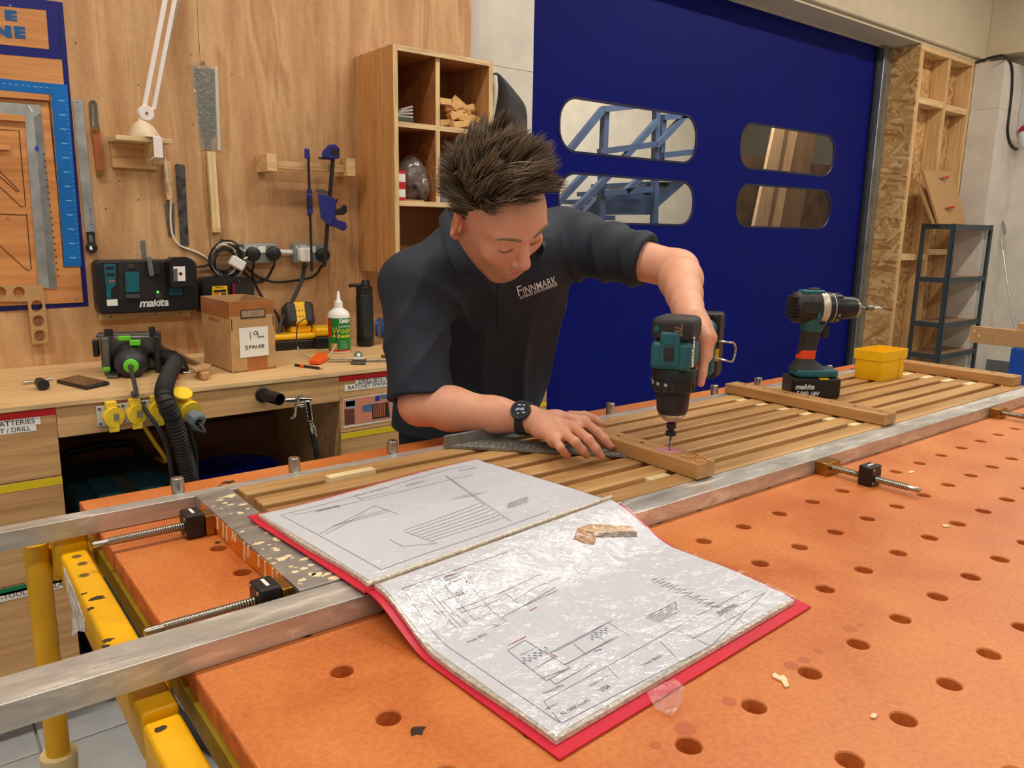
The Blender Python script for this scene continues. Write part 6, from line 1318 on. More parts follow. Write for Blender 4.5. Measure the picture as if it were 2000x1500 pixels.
# ------------------------------------------------------------------ cordless drills
CREAM = M('gear_case_grey', (206, 198, 178), .45, .3, var=.08, scale=40); RUB = M('drill_rubber', (38, 36, 35), .6, var=.1, scale=60); DTEAL = M('drill_teal', (20, 92, 100), .45, var=.1, scale=40)
ORT = M('orange_band', (226, 66, 18), .5)
def drill(loc, mat3, label, variant):
    t = thing('cordless_drill', loc, label, 'drill', local=True); t.rotation_euler = mat3.to_euler()
    X = V((1, 0, 0)); sq = (1.0, .92)
    build('rear_housing', MB().lathe((-.068, 0, 0), X, [(0, .026), (.003, .034), (.010, .0395), (.035, .0405), (.070, .0405)], 28, sq=(1, .88), upv=(0, 0, 1)), RUB, t)
    for k in range(-3, 4):
        if variant: build('vent_slot', MB().cbox((-.064, 0.0, .0085*k), (.014, .0705-abs(k)*.006, .0035)), M('vent_black', (8, 8, 8), .6), t)
    build('motor_housing', MB().lathe((-.030, 0, 0), X, [(0, .0408), (.002, .0412), (.030, .0412), (.033, .040)], 28, sq=(1, .90), upv=(0, 0, 1)), DTEAL if not variant else RUB, t)
    build('top_spine', MB().cbox((-.018, 0, .0385), (.060, .034, .012)), DTEAL, t, bev=.004)
    build('speed_switch', MB().cbox((-.012, 0, .0455), (.026, .016, .008)), RUB, t, bev=.003)
    if not variant:
        build('rear_cap', MB().cbox((-.052, 0, 0), (.040, .072, .082)), RUB, t, bev=.012, seg=3)
        build('side_shell', MB().cbox((-.006, 0, .002), (.050, .070, .078)), DTEAL, t, bev=.010, seg=3)
    else:
        for s in (-1, 1): build('side_plate', MB().cbox((-.028, s*.0365, .004), (.044, .004, .030)), RUB, t, bev=.001); build('side_trim', MB().cbox((-.010, s*.0370, -.012), (.010, .003, .026)), DTEAL, t, bev=.001)
        build('gear_case', MB().lathe((.000, 0, 0), X, [(0, .0405), (.004, .0415), (.014, .0405), (.020, .0375)], 28), CREAM, t)
    cz = .014 if variant else .018
    rg_ = build('clutch_ring', MB().lathe((cz, 0, 0), X, [(0, .0365), (.002, .038), (.018, .038), (.0185, .0365), (.0205, .0365), (.021, .038), (.040, .037), (.043, .0335)], 36), BLACK, t)
    if variant: build('ring_line', MB().lathe((cz+.0186, 0, 0), X, [(0, .0372), (.0018, .0372)], 36), WHITEINK, rg_)
    nums = ['16', '13', '11', '9', '7', '5', '3', '1'] if not variant else ['1', '3', '5', '7', '9', '11', '13', '15']
    for k, nb in enumerate(nums):
        a_ = (-.10 - .42*k) if not variant else (1.4+.42*k)
        q = V((cz+.029, -math.sin(a_)*.0383*-1, math.cos(a_)*.0383)); tang = V((0, math.cos(a_), -math.sin(a_)))
        build('ring_number', textfit(nb, q-tang*.0028, q+tang*.0028, up=(1 if variant else -1, 0, 0), thick=.0004, bold=.02) if not variant else textfit(nb, q+V((-.003, 0, 0)), q+V((.003, 0, 0)), up=-tang, thick=.0004, bold=.02), WHITEINK, rg_)
    for k in range(18):
        a_ = 2*pi*k/18; build('ring_rib', MB().cbox((cz+.032, .0375*math.sin(a_), .0375*math.cos(a_)), (.012, .0022, .0022)), BLACK, rg_)
    c0 = cz+.043
    ck = build('chuck', MB().lathe((c0, 0, 0), X, [(0, .0285), (.003, .0295), (.034, .0275), (.040, .0245)], 30), BLACK, t)
    build('chuck_nose', MB().lathe((c0+.040, 0, 0), X, [(0, .0245), (.004, .0235), (.010, .017), (.013, .0145), (.014, .008)], 28), STEEL, ck)
    b0 = c0+.054
    if variant:
        build('bit_holder', MB().lathe((b0, 0, 0), X, [(0, .0042), (.018, .0042), (.0182, .0075), (.034, .0075), (.036, .006)], 12), STEELD, t)
        build('driver_bit', MB().lathe((b0+.036, 0, 0), X, [(0, .0032), (.010, .0032), (.014, .0045), (.024, .0012)], 8), STEEL, t); tip = b0+.060
    else:
        build('bit_holder', MB().lathe((b0, 0, 0), X, [(0, .0058), (.004, .0058), (.0042, .0085), (.014, .0085), (.0142, .0055), (.020, .0055), (.0202, .0095), (.027, .0095), (.028, .005)], 14), BLACK, t)
        tw = MB(); n = 30; rs = []
        for k in range(n+1):
            xx = b0+.027+.030*k/n; ph = k*.75; r_ = .0026*(1 if k < n-3 else (n-k)/3+.05)
            rs.append([V((xx, r_*(1.0 if q % 2 else .55)*math.cos(ph+q*pi/2), r_*(1.0 if q % 2 else .55)*math.sin(ph+q*pi/2))) for q in range(4)])
        build('drill_bit', tw.rings(rs), STEELD, t); tip = b0+.057
    # grip
    def ring(x, z, rx, ry, n=18, pw=2.6):
        out = []
        for k in range(n):
            c, s = math.cos(2*pi*k/n), math.sin(2*pi*k/n); out.append(V((x+rx*math.copysign(abs(c)**(2/pw), c), ry*math.copysign(abs(s)**(2/pw), s), z)))
        return out
    build('grip_neck', MB().rings([ring(-.006, -.022, .036, .030), ring(-.008, -.045, .030, .022), ring(-.010, -.062, .025, .0185)]), DTEAL, t)
    build('grip', MB().rings([ring(-.010, -.060, .0255, .0190), ring(-.013, -.085, .0230, .0175), ring(-.019, -.115, .0215, .0170), ring(-.020, -.134, .0235, .0190), ring(-.014, -.150, .040, .027), ring(-.008, -.158, .050, .032)]), RUB, t)
    if variant: build('orange_band', MB().rings([ring(-.0165, -.108, .0225, .0180), ring(-.020, -.130, .0232, .0190)]), ORT, t)
    build('trigger', MB().cbox((.024, 0, -.060), (.020, .018, .032)), BLACK, t, bev=.006, seg=3); build('direction_button', MB().cyl((.006, -.026, -.036), (.006, .026, -.036), .006, 12), BLACK, t)
    build('foot', MB().rbox((-.050, -.034, -.176), (.060, .034, -.156), .014, 4, 2), DTEAL, t, bev=.006, seg=3)
    bt = build('battery', MB().rbox((-.062, -.0375, -.230), (.066, .0375, -.1765), .010, 4, 2), BLACK, t, bev=.006, seg=3)
    build('battery_latch', MB().cbox((.0655, 0, -.196), (.004, .034, .026), Matrix.Rotation(-.25, 3, 'Y')), M('latch_grey', (176, 172, 156), .5), bt, bev=.001)
    build('battery_rail', MB().box((-.060, -.0383, -.184), (.030, .0383, -.178)), RUB, bt)
    build('yellow_tab', MB().box((.006, -.0388, -.1795), (.030, .0388, -.1765)), YEL, bt)
    for s in (-1,):
        build('lettering', textfit('makita', V((-.055, s*.0381, -.204)), V((-.006, s*.0381, -.204)), thick=.0005, bold=.025, shear=.25), WHITEINK, bt)
        build('lettering', textfit('5.0Ah', V((-.052, s*.0381, -.219)), V((-.020, s*.0381, -.219)), thick=.0005, bold=.02, shear=.2), WHITEINK, bt); build('lettering', textfit('18V', V((-.014, s*.0381, -.221)), V((.010, s*.0381, -.221)), thick=.0005, bold=.02, shear=.2), WHITEINK, bt)
    if not variant:
        build('lettering', textfit('makita', V((-.045, .0355, .012)), V((.014, .0355, .012)), up=(0, 0, -1) if False else (0, 0, 1), thick=.0005, bold=.025), WHITEINK, t)
        build('lettering', textfit('makita', V((.016, -.0355, .004)), V((-.040, -.0355, .004)), up=(0, 0, -1), thick=.0005, bold=.025), WHITEINK, t)
        build('belt_hook', MB().tube([(-.010, .034, -.168), (-.010, .060, -.164), (-.006, .064, -.190), (.010, .064, -.214), (.030, .062, -.205), (.028, .060, -.176), (.022, .034, -.168)], .0022, 6, 3), STEEL, t)
        build('lettering', textfit('BL', V((-.042, .020, .0413)), V((-.062, .020, .0413)), up=(0, -1, 0), thick=.0004, bold=.03, shear=.2), M('badge_bronze', (120, 96, 76), .4), t)
        build('housing_screw', MB().cyl((-.052, -.024, .0408), (-.052, -.024, .0425), .005, 10), DTEAL, t)
    return t, tip
# standing drill on the slats
fw = (cr+V((0, 0, -cr.z))).normalized(); fw = Matrix.Rotation(.06, 3, 'Z') @ fw
R_st = Matrix((fw, V((0, 0, 1)).cross(fw), V((0, 0, 1)))).transposed()
base = pz(1588, 772, SH); base = V((base.x, base.y, Z0+SH+.2308))
base += V((cf.x, cf.y, 0))*-.015-V((cr.x, cr.y, 0))*.016
drill(base, R_st, 'cordless drill standing upright on its battery, orange band on the grip', True)
# held drill, bit on the batten
hdir = V((.90, .43, 0)).normalized()
DX, DY = V((0, 0, -1)), None
R_h = Matrix((V((0, 0, -1)), (-hdir).cross(V((0, 0, -1))), -hdir)).transposed()
tipz = Z0+.0588
hd, tip = drill(V((.072, .213, tipz+.172-.003)), R_h, 'cordless drill held upright by the man, bit on the batten', False)
HDO = V((.072, .213, tipz+tip-.002)); hd.location = HDO
# ------------------------------------------------------------------ right end of the room
DG = M('shelf_steel_grey', (62, 74, 80), .5, .2); HB = M('hardboard', (150, 122, 94), .75, var=.05, scale=60)
XL = 5.36
fyB, fyF = px(1790, 436, XL).y, px(1858, 438, XL).y; XRt = py(1933, 440, fyF).x; ztp = px(1858, 437, XL).z
fyB = min(fyB, 2.25); fyF = min(fyF, fyB-.25)
sh = thing('shelf_unit', V(((XL+XRt)/2, (fyB+fyF)/2, 0)), 'dark grey steel boltless shelf unit with bare hardboard shelves', 'shelf unit')
for x in (XL, XRt):
    for y in (fyF, fyB):
        sx = 1 if x == XL else -1; sy = 1 if y == fyF else -1
        pst = build('post', MB().box((min(x, x+sx*.034), min(y, y+sy*.003), 0.0), (max(x, x+sx*.034), max(y, y+sy*.003), ztp)).box((min(x, x+sx*.003), min(y, y+sy*.034), 0.0), (max(x, x+sx*.003), max(y, y+sy*.034), ztp)), DG, sh)
        if y == fyF:
            for k in range(22): zz = ztp-.05-k*.055; build('slot', MB().cbox((x+sx*.018, y-.0002, zz), (.004, .001, .014)), BLACKINK, pst) if k < 20 else None
for (x_, y_) in ((0, 0),): pass
zsh = [ztp-.02] + [px(a, b, XL).z for a, b in ((1840, 547), (1829, 635), (1822, 697))] + [.10]
for z in zsh:
    build('beam', MB().box((XL+.003, fyF+.003, z-.022), (XRt-.003, fyF+.007, z+.018)), DG, sh); build('beam', MB().box((XL+.003, fyF+.007, z-.022), (XL+.007, fyB-.004, z+.018)), DG, sh); build('beam', MB().box((XRt-.007, fyF+.007, z-.022), (XRt-.003, fyB-.004, z+.018)), DG, sh)
    build('shelf', MB().box((XL+.008, fyF+.008, z+.006), (XRt-.008, fyB-.006, z+.013)), HB, sh)
# mdf board with toggle clamps on top of the shelf unit
q = [px(1836, 432, XL+.12), py(1887, 432, fyF+.10)]
zb = ztp-.02+.019
bA = V((px(1836, 432, XL+.15).x, fyF+.10, zb)); bB = V((bA.x+.26, fyF+.10, zb))
bA = py(1835, 432, fyF+.10); bB = py(1888, 433, fyF+.10); bA.z = bB.z = zb; bC = py(1861, 336, fyF+.22); bD = py(1803, 331, fyF+.22)
mdv = thing('toggle_jig_board', (bA+bB)/2, 'brown board with two toggle clamps leaning on top of the shelf unit', 'jig board')
nrm = (bB-bA).cross(bD-bA).normalized()
nrm = nrm if nrm.y < 0 else -nrm
build('board', MB().prism([bA, bB, bC, bD], -nrm*.018), MDF, mdv, bev=.001)
for (u, v) in ((.55, .86), (.45, .30)):
    c = bA.lerp(bB, u).lerp(bD.lerp(bC, u), v)+nrm*.012; ex_ = (bB-bA).normalized()
    tg = build('toggle_clamp', MB().bar(c-ex_*.045, c+ex_*.03, .014, .012, nrm), CH, mdv, bev=.001); build('clamp_handle', MB().bar(c-ex_*.005+nrm*.012, c+ex_*.028+nrm*.03, .012, .012, nrm), RED, tg, bev=.002); build('clamp_pad', MB().cyl(c+ex_*.055-nrm*.01, c+ex_*.055+nrm*.012, .009, 10), CH, tg)
solo('toggle_jig_board', MB().prism([bA+V((-.03, .03, 0)), bA+V((.06, .03, 0)), bA.lerp(bD, .6)+V((.08, .05, 0)), bA.lerp(bD, .8)+V((-.02, .06, 0))], (0, .016, 0)), MDF, 'second brown board behind the toggle clamp board', 'board')
# pole hook, cable, red socket on the right pier
hk = thing('hook_pole', V((6.1, 1.9, 0)), 'thin steel pole with a looped end leaning on the white wall', 'pole')
hp = lambda x, y, d: py(x, y, 2.045-d)
hp = lambda x, y, d: px(x, y, 6.36-d)
q_ = px(1990, 690, 6.20); build('pole', MB().tube([hp(1959, 490, .03), hp(1973, 590, .1), q_, V((q_.x-.10, q_.y-.02, .008))], .007, 8, 2), STEEL, hk)
build('loop', MB().tube([hp(1959, 490, .03), hp(1955, 465, .02), hp(1957, 437, .015), hp(1961, 434, .015), hp(1964, 460, .02), hp(1960, 488, .03)], .006, 8), STEEL, hk); build('tip', MB().hexa(*[[hp(x, y, d) for x, y in ((1956, 436), (1963, 434), (1966, 458), (1960, 460))] for d in (.025, .03)]), STEEL, hk, bev=.001)
hp2 = lambda x, y, d=.008: py(x, y, 2.045-d)
solo('wall_cable', MB().tube([px(1906, 122, 5.982), px(1925, 116, 5.978), px(1945, 110, 5.978), hp2(1960, 109), hp2(1972, 118), hp2(1977, 140), hp2(1976, 180), hp2(1971, 225), hp2(1968, 255), hp2(1973, 280), hp2(1984, 291), hp2(1995, 287), hp2(2004, 278)], .010, 10), CBL, 'thick black cable clipped over the white pier', 'cable')
rs_ = thing('red_power_socket', hp2(2000, 250), 'grey switched industrial socket with a red plug on the white pier', 'socket')
a = hp2(2000, 170); b = hp2(2014, 250)
build('box', MB().box((a.x-.012, 1.96, b.z-.06), (XR-.006, 2.0455, a.z)), M('socket_pale_grey', (196, 196, 194), .5), rs_, bev=.006)
build('plug_collar', MB().lathe(hp2(1997, 256, .08), (-.3, -.9, -.35), [(0, .05), (.03, .052), (.05, .048)], 20), M('plug_red', (160, 22, 30), .4), rs_); build('plug_body', MB().lathe(hp2(1997, 258, .10), (.0, -.2, -1), [(0, .03), (.06, .034), (.12, .022)], 16), M('socket_pale_grey', (196, 196, 194), .5), rs_)
# blue trestle with boards beyond the bench end
TX = 2.3
tr_ = thing('blue_trestle', px(1985, 720, TX), 'blue painted steel trestle carrying timber beyond the bench', 'trestle')
TBm = M('trestle_blue', (14, 74, 176), .4)
p0 = px(1975, 679, TX)
zt2 = p0.z; yT = p0.y
build('post', MB().box((TX, yT-.06, .0), (TX+.05, yT, zt2)), TBm, tr_, bev=.003); build('post', MB().box((TX, yT-.72, .0), (TX+.05, yT-.66, zt2-.035)), TBm, tr_, bev=.003)
build('top_beam', MB().box((TX, yT-.72, zt2-.035), (TX+.05, yT-.0605, zt2)), TBm, tr_, bev=.003); build('stretcher', MB().box((TX+.005, yT-.659, .25), (TX+.045, yT-.061, .29)), TBm, tr_, bev=.002)
zt3 = px(1900, 648, TX-.03).z
yb0 = px(1896, 650, TX+.02).y
tl = thing('timber_board', V((TX+.02, yT-.2, zt2)), 'brown board with screw holes lying across the blue trestle', 'board')
hB = .064
build('board', MB().box((TX+.014, yT-.75, zt2+.001), (TX+.036, yb0, zt2+.001+hB)), MDF, tl, bev=.001)
for (x, y) in ((1903, 646), (1912, 656)): q = px(x, y, TX+.0138); build('screw_hole', MB().cyl(q, q-V((.0005, 0, 0)), .004, 8), M('hole_pale', (236, 214, 170), .6), tl)
solo('timber_block', MB().box((TX+.037, yT-.75, zt2+.001), (TX+.09, px(1988, 640, TX+.04).y, zt2+.09)), MDF, 'brown timber block lying behind the board on the trestle', 'board', bev=.001)
# coiled extractor hoses on the floor under the bench
ho = thing('floor_hose', V((-.50, 1.45, 0)), 'grey ribbed hose lying on the floor under the bench', 'hose')
ribbed('hose', [(-.40, 1.95, .026), (-.47, 1.72, .026), (-.52, 1.45, .026), (-.48, 1.22, .026), (-.36, 1.02, .026), (-.20, .92, .026)], .024, M('hose_grey', (52, 52, 50), .6), ho)
# ------------------------------------------------------------------ the man at the bench
class SDF:
    """distance field on a grid; every primitive only touches its own block"""
    def __init__(s, lo, hi, h):
        s.lo = np.array(lo, np.float32); s.h = h; s.n = np.ceil((np.array(hi)-np.array(lo))/h).astype(int)+1
        s.F = np.full(tuple(s.n), .06, np.float32)
    def block(s, lo, hi, m):
        a = np.maximum(0, np.floor((np.array(lo)-m-s.lo)/s.h).astype(int)); b = np.minimum(s.n, np.ceil((np.array(hi)+m-s.lo)/s.h).astype(int)+1)
        if np.any(b <= a): return None
        ax = [s.lo[k]+s.h*np.arange(a[k], b[k], dtype=np.float32) for k in range(3)]
        X, Y, Z = np.meshgrid(*ax, indexing='ij'); return (slice(a[0], b[0]), slice(a[1], b[1]), slice(a[2], b[2])), X, Y, Z
    def put(s, sl, d, k, mode='+'):
        f = s.F[sl]
        if mode == '+':
            if k > 0: hh = np.clip(.5+.5*(f-d)/k, 0, 1); s.F[sl] = f*(1-hh)+d*hh-k*hh*(1-hh)
            else: s.F[sl] = np.minimum(f, d)
        else:                                 # subtract d
            if k > 0: hh = np.clip(.5-.5*(f+d)/k, 0, 1); s.F[sl] = f*(1-hh)+(-d)*hh+k*hh*(1-hh)
            else: s.F[sl] = np.maximum(f, -d)
    def cap(s, a, b, ra, rb=None, k=.01, mode='+'):
        rb = ra if rb is None else rb; a = np.array(a, np.float32); b = np.array(b, np.float32); R = max(ra, rb)
        q = s.block(np.minimum(a, b)-R, np.maximum(a, b)+R, k*2+.02)
        if q is None: return
        sl, X, Y, Z = q; ba = b-a; L2 = float(ba@ba)+1e-9
        t = np.clip(((X-a[0])*ba[0]+(Y-a[1])*ba[1]+(Z-a[2])*ba[2])/L2, 0, 1)
        d = np.sqrt((X-a[0]-t*ba[0])**2+(Y-a[1]-t*ba[1])**2+(Z-a[2]-t*ba[2])**2)-(ra+(rb-ra)*t)
        s.put(sl, d, k, mode)
    def ell(s, c, r, R=None, k=.01, mode='+'):
        c = np.array(c, np.float32); r = np.array(r, np.float32); m = float(r.max())
        q = s.block(c-m, c+m, k*2+.02)
        if q is None: return
        sl, X, Y, Z = q; X = X-c[0]; Y = Y-c[1]; Z = Z-c[2]
        if R is not None:
            R = np.array(R, np.float32); X, Y, Z = (R[0, 0]*X+R[1, 0]*Y+R[2, 0]*Z, R[0, 1]*X+R[1, 1]*Y+R[2, 1]*Z, R[0, 2]*X+R[1, 2]*Y+R[2, 2]*Z)
        k0 = np.sqrt((X/r[0])**2+(Y/r[1])**2+(Z/r[2])**2); k1 = np.sqrt((X/r[0]**2)**2+(Y/r[1]**2)**2+(Z/r[2]**2)**2)+1e-9
        s.put(sl, k0*(k0-1)/k1, k, mode)
    def mesh(s):                              # naive surface nets
        F = s.F; I = F < 0; nx, ny, nz = F.shape
        c = np.zeros((nx-1, ny-1, nz-1), np.uint8)
        for i in (0, 1):
            for j in (0, 1):
                for k in (0, 1): c += I[i:nx-1+i, j:ny-1+j, k:nz-1+k]
        act = (c > 0) & (c < 8); idx = np.argwhere(act); vid = np.full(act.shape, -1, np.int64); vid[act] = np.arange(len(idx))
        P = np.zeros((len(idx), 3)); W = np.zeros(len(idx)); corners = [(i, j, k) for i in (0, 1) for j in (0, 1) for k in (0, 1)]
        val = {q: F[idx[:, 0]+q[0], idx[:, 1]+q[1], idx[:, 2]+q[2]] for q in corners}
        for a in corners:
            for ax in range(3):
                if a[ax]: continue
                b = list(a); b[ax] = 1; b = tuple(b); va, vb = val[a], val[b]; m = (va < 0) != (vb < 0)
                t = va[m]/(va[m]-vb[m]); p = np.tile(np.array(a, float), (m.sum(), 1)); p[:, ax] += t; P[m] += p; W[m] += 1
        V_ = s.lo+s.h*(idx+P/W[:, None]); faces = []
        for ax in range(3):
            o = [(0, 0, 0)]*2; sl0 = [slice(None)]*3; sl1 = [slice(None)]*3; sl0[ax] = slice(0, -1); sl1[ax] = slice(1, None)
            ch = I[tuple(sl0)] != I[tuple(sl1)]; e = np.argwhere(ch); u, w = [q for q in range(3) if q != ax]
            e = e[(e[:, u] > 0) & (e[:, w] > 0) & (e[:, u] < F.shape[u]-1) & (e[:, w] < F.shape[w]-1)]
            def g(du, dw): q = e.copy(); q[:, u] -= du; q[:, w] -= dw; return vid[q[:, 0], q[:, 1], q[:, 2]]
            qd = np.stack([g(0, 0), g(1, 0), g(1, 1), g(0, 1)], 1); ins = I[e[:, 0], e[:, 1], e[:, 2]]
            fl_ = ins if ax != 1 else ~ins
            qd[~fl_] = qd[~fl_][:, ::-1]; faces.append(qd)
        return V_, np.concatenate(faces)
def obj_np(name, V_, F_, mat, parent, smooth_it=0):
    V_ = np.array(V_, float); c = (V_.min(0)+V_.max(0))/2
    me = bpy.data.meshes.new(name); me.from_pydata((V_-c).tolist(), [], F_.tolist()); me.materials.append(mat)
    for p in me.polygons: p.use_smooth = True
    o = bpy.data.objects.new(name, me); COL.objects.link(o); WLOC[o.name] = V(c); o.parent = parent; o.location = V(c)-BASE.get(parent.name, V())
    if smooth_it: m_ = o.modifiers.new('smooth', 'SMOOTH'); m_.factor = .5; m_.iterations = smooth_it
    return o
A3 = lambda v: np.array(v, float)
man = thing('person', V((.13, .99, 0)), 'person in a navy polo shirt bending over the bench, drilling the batten', 'person')
# ---- joints (room coordinates)
RS, LS = V((-.125, .765, Z0+.322)), V((.262, .715, Z0+.415))
RE = py(820, 790, .675); RW = py(1032, 818, .470)
LE_ = V((.352, .452, Z0+.362)); LW = pd(1342, 598, 1.475)
HC = pd(974, 411, 1.425)                      # centre of the head
hF = V((.08, -.725, -.685)).normalized(); hL = V((1, -.04, 0)); hL = (hL-hF*hL.dot(hF)).normalized(); hU = hF.cross(hL)
if hU.z < 0: hU = -hU
rl = math.radians(15); hL, hU = hL*math.cos(rl)+hU*math.sin(rl), hU*math.cos(rl)-hL*math.sin(rl)
hp_ = lambda x, y, z: HC+hL*x+hU*y+hF*z       # head space: his left, up, forward
HR = np.array([[hL[i], hU[i], hF[i]] for i in range(3)])
NB = V((.045, .735, Z0+.455))                 # neck base
B = SDF((-.36, .13, .87), (.52, 1.12, 1.60), .0028)
# head
B.ell(hp_(0, .032, -.014), (.0745, .084, .096), HR, .02); B.ell(hp_(0, -.034, .018), (.0625, .084, .074), HR, .025)
B.ell(hp_(0, .030, .045), (.060, .05, .046), HR, .02)
for s in (-1, 1):
    B.cap(hp_(s*.055, -.055, .0), hp_(s*.020, -.100, .060), .017, .0175, .022); B.ell(hp_(s*.042, -.030, .063), (.022, .020, .018), HR, .018)
    B.cap(hp_(s*.012, .020, .0855), hp_(s*.045, .022, .072), .0085, .0085, .012)
B.ell(hp_(0, -.101, .066), (.022, .016, .017), HR, .018); B.ell(hp_(0, -.070, .078), (.026, .024, .016), HR, .014)
for s in (-1, 1):
    B.ell(hp_(s*.031, .000, .0965), (.017, .012, .013), HR, .010, '-'); B.ell(hp_(s*.031, -.001, .0740), (.0155, .0125, .0140), HR, .003)
B.cap(hp_(0, .010, .086), hp_(0, -.033, .1060), .0080, .0110, .010); B.ell(hp_(0, -.0345, .1065), (.0115, .0100, .0100), HR, .006)
for s in (-1, 1): B.ell(hp_(s*.0125, -.0385, .0960), (.0075, .0075, .0095), HR, .005); B.ell(hp_(s*.0065, -.0450, .0985), (.0032, .0030, .0055), HR, .002, '-')
B.cap(hp_(-.018, -.0655, .0900), hp_(.018, -.0655, .0900), .0052, .0052, .006); B.cap(hp_(-.014, -.0765, .0890), hp_(.014, -.0765, .0890), .0062, .0062, .006)
B.cap(hp_(-.022, -.0705, .0955), hp_(.022, -.0705, .0955), .0016, .0016, .003, '-')
for s in (-1, 1):
    er = Matrix((hL, hU, hF)).transposed() @ Matrix.Rotation(s*.75, 3, 'Y') @ Matrix.Rotation(-.25, 3, 'X')
    E3 = np.array([[er[i][j] for j in range(3)] for i in range(3)])
    B.ell(hp_(s*.0795, -.018, -.014), (.0080, .0310, .0195), E3, .004); B.ell(hp_(s*.0870, -.016, -.010), (.0055, .0200, .0110), E3, .003, '-'); B.ell(hp_(s*.079, -.046, -.008), (.007, .009, .008), HR, .004)
# neck, hidden trunk
B.cap(hp_(0, -.055, -.040), NB, .056, .062, .02); B.cap(NB, (NB+V((.01, .06, -.10))), .065, .09, .03)
B.cap(NB+V((.01, .05, -.08)), V((.12, .92, Z0+.10)), .085, .10, .04)
B.cap(NB+V((0, .04, -.05)), RS, .06, .05, .03); B.cap(NB+V((0, .04, -.05)), LS, .06, .05, .03)
# arms
def arm(S_, E_, W_, k=.02, fl=.0):
    B.cap(S_, S_.lerp(E_, .55), .054, .047, k); B.cap(S_.lerp(E_, .5), E_, .047, .041, k)
    m = E_.lerp(W_, .30); B.cap(E_, m, .0405, .0425, k); B.cap(m, E_.lerp(W_, .72), .0425, .0325, k); B.cap(E_.lerp(W_, .7), W_, .0325, .0265, k)
arm(RS, RE, RW); arm(LS, LE_, LW)
def finger(pts, r, k=.004, kb=.008):
    for i in range(len(pts)-1): B.cap(pts[i], pts[i+1], r*(1-.09*i), r*(1-.09*(i+1)), kb if i == 0 else k)
# right hand, flat on the square
g8 = lambda u, v, h: pz(1000+u*.24, 560+v*.24, h)
hv = RW
RK = [g8(585, 1095, .074), g8(505, 1150, .078), g8(425, 1195, .077), g8(345, 1235, .070)]
for kx, q in enumerate(RK): B.cap(hv, q, .019, .0125, .014)
B.cap(hv.lerp(RK[0], .5), hv.lerp(RK[3], .5), .017, .016, .02); B.cap(RK[0]+V((0, 0, -.006)), RK[3]+V((0, 0, -.006)), .010, .010, .012)
RF = [[RK[0], g8(690, 1178, .072), g8(752, 1240, .060), g8(800, 1296, .047)], [RK[1], g8(620, 1240, .078), g8(680, 1315, .062), g8(725, 1378, .0455)], [RK[2], g8(515, 1262, .078), g8(570, 1325, .062), g8(607, 1372, .0455)], [RK[3], g8(392, 1306, .070), g8(425, 1350, .056), g8(455, 1382, .0450)]]
for fg, r in zip(RF, (.0096, .0099, .0094, .0082)): finger(fg, r)
finger([g8(470, 1050, .060), g8(590, 1050, .055), g8(670, 1080, .048), g8(730, 1118, .042)], .0112, .005, .014)
# left hand around the grip
gdir = hdir; sdir = V((hdir.y, -hdir.x, 0)); up_ = V((0, 0, 1)); GC = HDO+up_*.013
gpt = lambda d, s, z: GC+gdir*d+sdir*s+up_*z     # along the grip, to his left, up
LK = [gpt(.052, .036, .018), gpt(.074, .037, .017), gpt(.096, .036, .014), gpt(.116, .034, .010)]
hub = gpt(.085, .004, .045)
B.cap(LW, hub, .027, .024, .02)
for q in LK: B.cap(hub.lerp(LW, .35), q, .020, .0125, .014)
B.cap(gpt(.055, .020, .032), gpt(.115, .018, .030), .015, .014, .016)
LF = [[LK[0], gpt(.050, .040, -.020), gpt(.040, .0400, -.044), gpt(.034, .0395, -.062)], [LK[1], gpt(.074, .038, -.022), gpt(.072, .018, -.038), gpt(.070, -.004, -.038)], [LK[2], gpt(.096, .036, -.022), gpt(.094, .016, -.036), gpt(.092, -.006, -.035)], [LK[3], gpt(.116, .033, -.020), gpt(.114, .014, -.032), gpt(.112, -.006, -.031)]]
for fg, r in zip(LF, (.0102, .0100, .0095, .0085)): finger(fg, r, .004, .009)
finger([gpt(.085, -.006, .040), gpt(.062, -.028, .022), gpt(.046, -.034, .0), gpt(.040, -.036, -.022)], .0115, .005, .012)
BV, BF = B.mesh(); del B.F
BBV = BVHTree.FromPolygons([V(p) for p in BV], BF.tolist())
def onface_(x, y, z):
    h = BBV.ray_cast(hp_(x, y, .2), -hF)
    return (np.array(h[0])-A3(HC)) @ HR if h[0] else np.array([x, y, z])
def SKIN():
    m, N, L, Bs = newmat('skin')
    at = N.new('ShaderNodeAttribute'); at.attribute_name = 'tint'; v = coords(N, L, (1, 1, 1), False)
    f = noise(N, L, v, 38, 4, .6); f2 = noise(N, L, v, 260, 2)
    c = mixc(N, L, .16, at.outputs['Color'], ramp(N, L, f, [(.3, (214, 132, 104)), (.7, (240, 192, 162))])); L.new(c, Bs.inputs['Base Color'])
    Bs.inputs['Roughness'].default_value = .5; Bs.inputs['Subsurface Weight'].default_value = .12; Bs.inputs['Subsurface Radius'].default_value = (.012, .005, .003); Bs.inputs['Subsurface Scale'].default_value = .5
    bump(N, L, Bs, f2, .12, .0006); return m
SK = SKIN()
body = obj_np('body', BV, BF, SK, man, 3)
loc = (BV-A3(HC)) @ HR; x_, y_, z_ = loc[:, 0], loc[:, 1], loc[:, 2]
base_c = np.array(lin((226, 164, 134))[:3]); T_ = np.tile(base_c, (len(BV), 1))
def tint(w, col): 
    w = np.clip(w, 0, 1)[:, None]; T_[:] = T_*(1-w)+np.array(lin(col)[:3])*w
inhead = (np.linalg.norm(loc, axis=1) < .16)
gs_ = lambda c, r: np.exp(-(((loc-np.array(c))/np.array(r))**2).sum(1))*inhead
